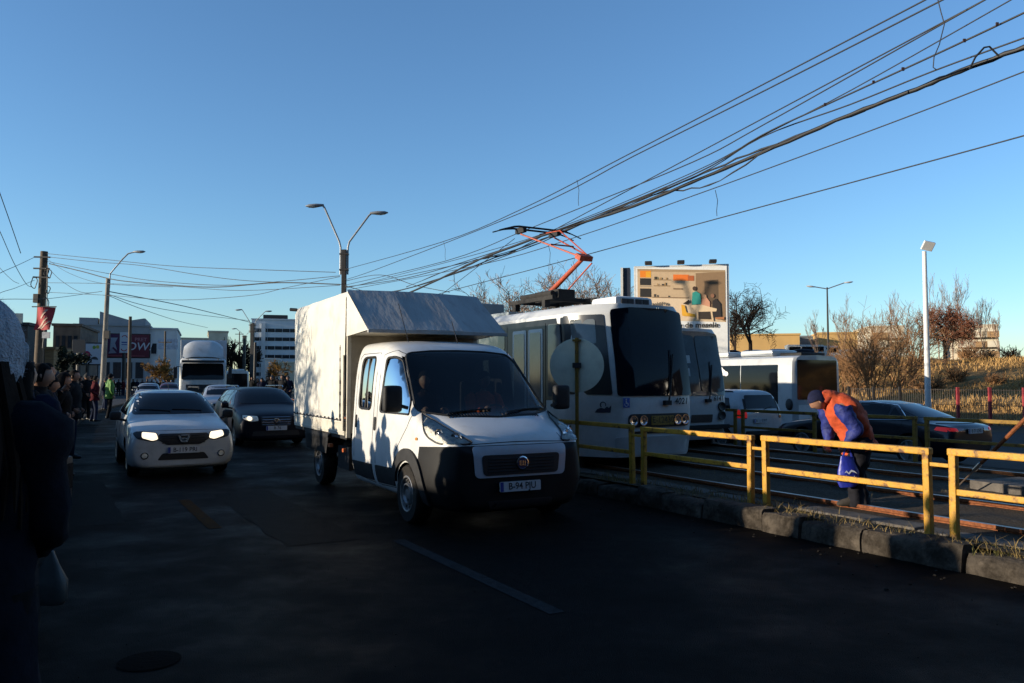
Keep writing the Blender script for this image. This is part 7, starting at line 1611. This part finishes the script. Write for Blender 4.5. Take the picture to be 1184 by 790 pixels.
# white billboard with the fruit picture, and the sign back before it
t, M, w, h = board('billboard', 'white billboard with a red ball and green shapes behind the kerb crowd', 85.5, 119, 397.5, 421, 74, R(18), ink, (.45,))
pic(t, M, [((.44, .44, .47), rc(0, 0, w, h)), ((.34, .02, .06), ellipse(w * .42, h * .45, w * .14, w * .15)), ((.03, .03, .035), ellipse(w * .70, h * .2, w * .13, w * .13, 16, 0, PI)), ((.12, .22, .02), ellipse(w * .68, h * .82, w * .06, w * .07)), ((.30, .28, .03), ellipse(w * .80, h * .84, w * .06, w * .07)), ((.05, .05, .06), rc(w * .15, h * .08, w * .36, h * .14))])
t, M, w, h = board('sign_back', 'dark back of a square road sign left of the white billboard', 82.5, 98, 393, 408.5, 55, R(10), mat('sign_dark', (.015, .018, .024), .6), (.5,), .08, 'sign', edge=.01); t.name = 'square_sign'
# red banner on the wooden pole
d = 44; a = at(47, 356, d); b = at(66, 382, d); W_, H_ = b.x - a.x, a.z - b.z; t = thing('banner', 'red banner with pale diagonal figures hung on the wooden pole', 'banner', (a.x, a.y, b.z)); m = MB(); ms = [P((.30, .022, .03), .8), P((.45, .30, .24), .8)]
fl = lambda u, v: (u * W_ - (1 - v) * .18 * W_, .12 * math.sin(u * 5 + v * 3) - .3, v * H_)
m.mat(0).grid(fl, 10, 12); m.mat(1)
for (u0, v0, u1, v1, q) in ((.15, .05, .62, .55, .16), (.30, .05, .85, .40, .14), (.25, .5, .55, .9, .14)):
    m.add([Vector(fl(u0 + (u1 - u0) * i / 6 + s * q, v0 + (v1 - v0) * i / 6)) + Vector((0, -.02, 0)) for i in range(7) for s in (0, 1)], [(2 * i, 2 * i + 1, 2 * i + 3, 2 * i + 2) for i in range(6)])
m.build('cloth', ms, t, fix=False); m = MB(); m.tube([(-.3, -.3, H_ + .03), (W_ + .1, -.3, H_ + .03)], .03, 6); m.build('bar', steel_d, t)
q = at(57, 388, 44); m = MB(); m.box(0, 0, 0, .42, .06, .34); o = tag(m.build('small_sign', mat('small_white_sign', (.35, .35, .36), .7, var=.3, scale=6), None), 'small pale sign under the red banner', 'sign'); o.location = q + Vector((0, -.3, 0))
# ------------------------------------------------------------------ mesh fence with red posts on the far side
red_post = mat('red_post', (.26, .03, .035), .6, var=.2, scale=6); mesh_m = mat('fence_wire', (.07, .055, .045), .6, metal=.3, var=.2)
for k in range(5):
    sa, n = 26.5 - k * 4.2, 3; t = thing('mesh_fence', ['mesh fence panel behind the bending person', 'red-posted mesh fence left of the white lamp post', 'red-posted mesh fence right behind the roof of the black saloon', 'red-posted mesh fence over the boot of the black saloon', 'red-posted mesh fence at the right edge'][k], 'fence', rp(0, 0), 0, 'mesh fence along the far pavement'); t.location = (0, 0, 0)
    for j in range(n):
        s = sa - j * 1.4; a = Vector((-.5 * s + .866 * 35, .866 * s + .5 * 35)); m = MB(); m.box(a.x, a.y, .56, .11, .11, 1.64); m.build('post', red_post if k else steel_d, t)
        b = Vector((-.5 * (s - 1.4) + .866 * 35, .866 * (s - 1.4) + .5 * 35)); m = MB()
        for i in range(13): q = a.lerp(b, (i + .5) / 13); m.tube([(q.x, q.y, -.2), (q.x, q.y, 1.30)], .007, 4)
        for z in (-.05, .6, 1.26): m.tube([(a.x, a.y, z), (b.x, b.y, z)], .012, 4)
        m.build('mesh_panel', mesh_m, t)
# stones and a torn wall end by the bushes
g = random.Random(14); m = MB()
for i in range(60):
    p = hill_at(g.uniform(958, 1000), g.uniform(36.5, 41)); r = g.uniform(.12, .4); m.ball((p.x, p.y, p.z + r * .2), r, r * .8, r * .6, 7, Matrix.Rotation(g.uniform(0, 3), 3, 'Z'))
o = m.build('stone_heap', mat('pale_stone', (.16, .12, .07), .9, scale=3, col2=(.28, .21, .12)), None); o['kind'] = 'stuff'
# ------------------------------------------------------------------ cars parked on the rise
paints = [navy_paint, black_paint, silver_paint, mat('blue_grey_paint', (.05, .065, .09), .35, coat=.5), mat('dark_green_paint', (.012, .02, .016), .35, coat=.5)]
proto = None; LB = ['dark navy car parked on the rise under the bare tree', 'black car parked on the rise beside the navy one', 'silver car parked in the middle of the row on the rise', 'blue grey car parked on the rise in front of the yellow hall', 'dark green car parked on the rise', 'second navy car parked on the rise, nearest the white vans']
for i in range(6):
    px = 850 + i * 14.2; p = hill_at(px, 80 + (i % 2)); pz = Vector((p.x, p.y, p.z - .02)); pt = paints[i % 5]
    far_car('parked_car', LB[i], pt, pz, R(-14 + (i % 3) * 4) + (PI if i % 2 else 0), 'cars parked on the rise', lights=False, sub=1)
def small_van(label, p, rz):
    t = thing('minivan', label, 'van', p, rz, 'white vans parked on the rise'); m = MB(); m.prism([(-2.4, .3), (2.3, .3), (2.4, .9), (1.7, 1.15), (1.1, 1.95), (-2.3, 2.0), (-2.4, 1.9)], 'y', -.9, .9); m.build('body', P((.48, .48, .46), .4), t, bevel=.06)
    for sg in (-1, 1):
        for a, b in ((.2, 1.15), (-1.0, .1), (-2.2, -1.1)): m = MB(); m.box((a + b) / 2, sg * .905, 1.52, b - a, .02, .5); m.build('side_window', dark_glass, t)
        for x in (-1.5, 1.5): m = MB(); m.lathe([(.01, -.1), (.32, -.1), (.32, .1), (.01, .1)], c=(x, sg * .82, .32), axis='y', n=14); m.build('wheel', rubber, t)
small_van('white van parked on the rise, left of a pair', hill_at(937, 82), R(-10)); small_van('white van parked on the rise, right of a pair', hill_at(953, 82), R(-10)); small_van('white van half hidden by the bare bushes', hill_at(1000, 88), R(-10))
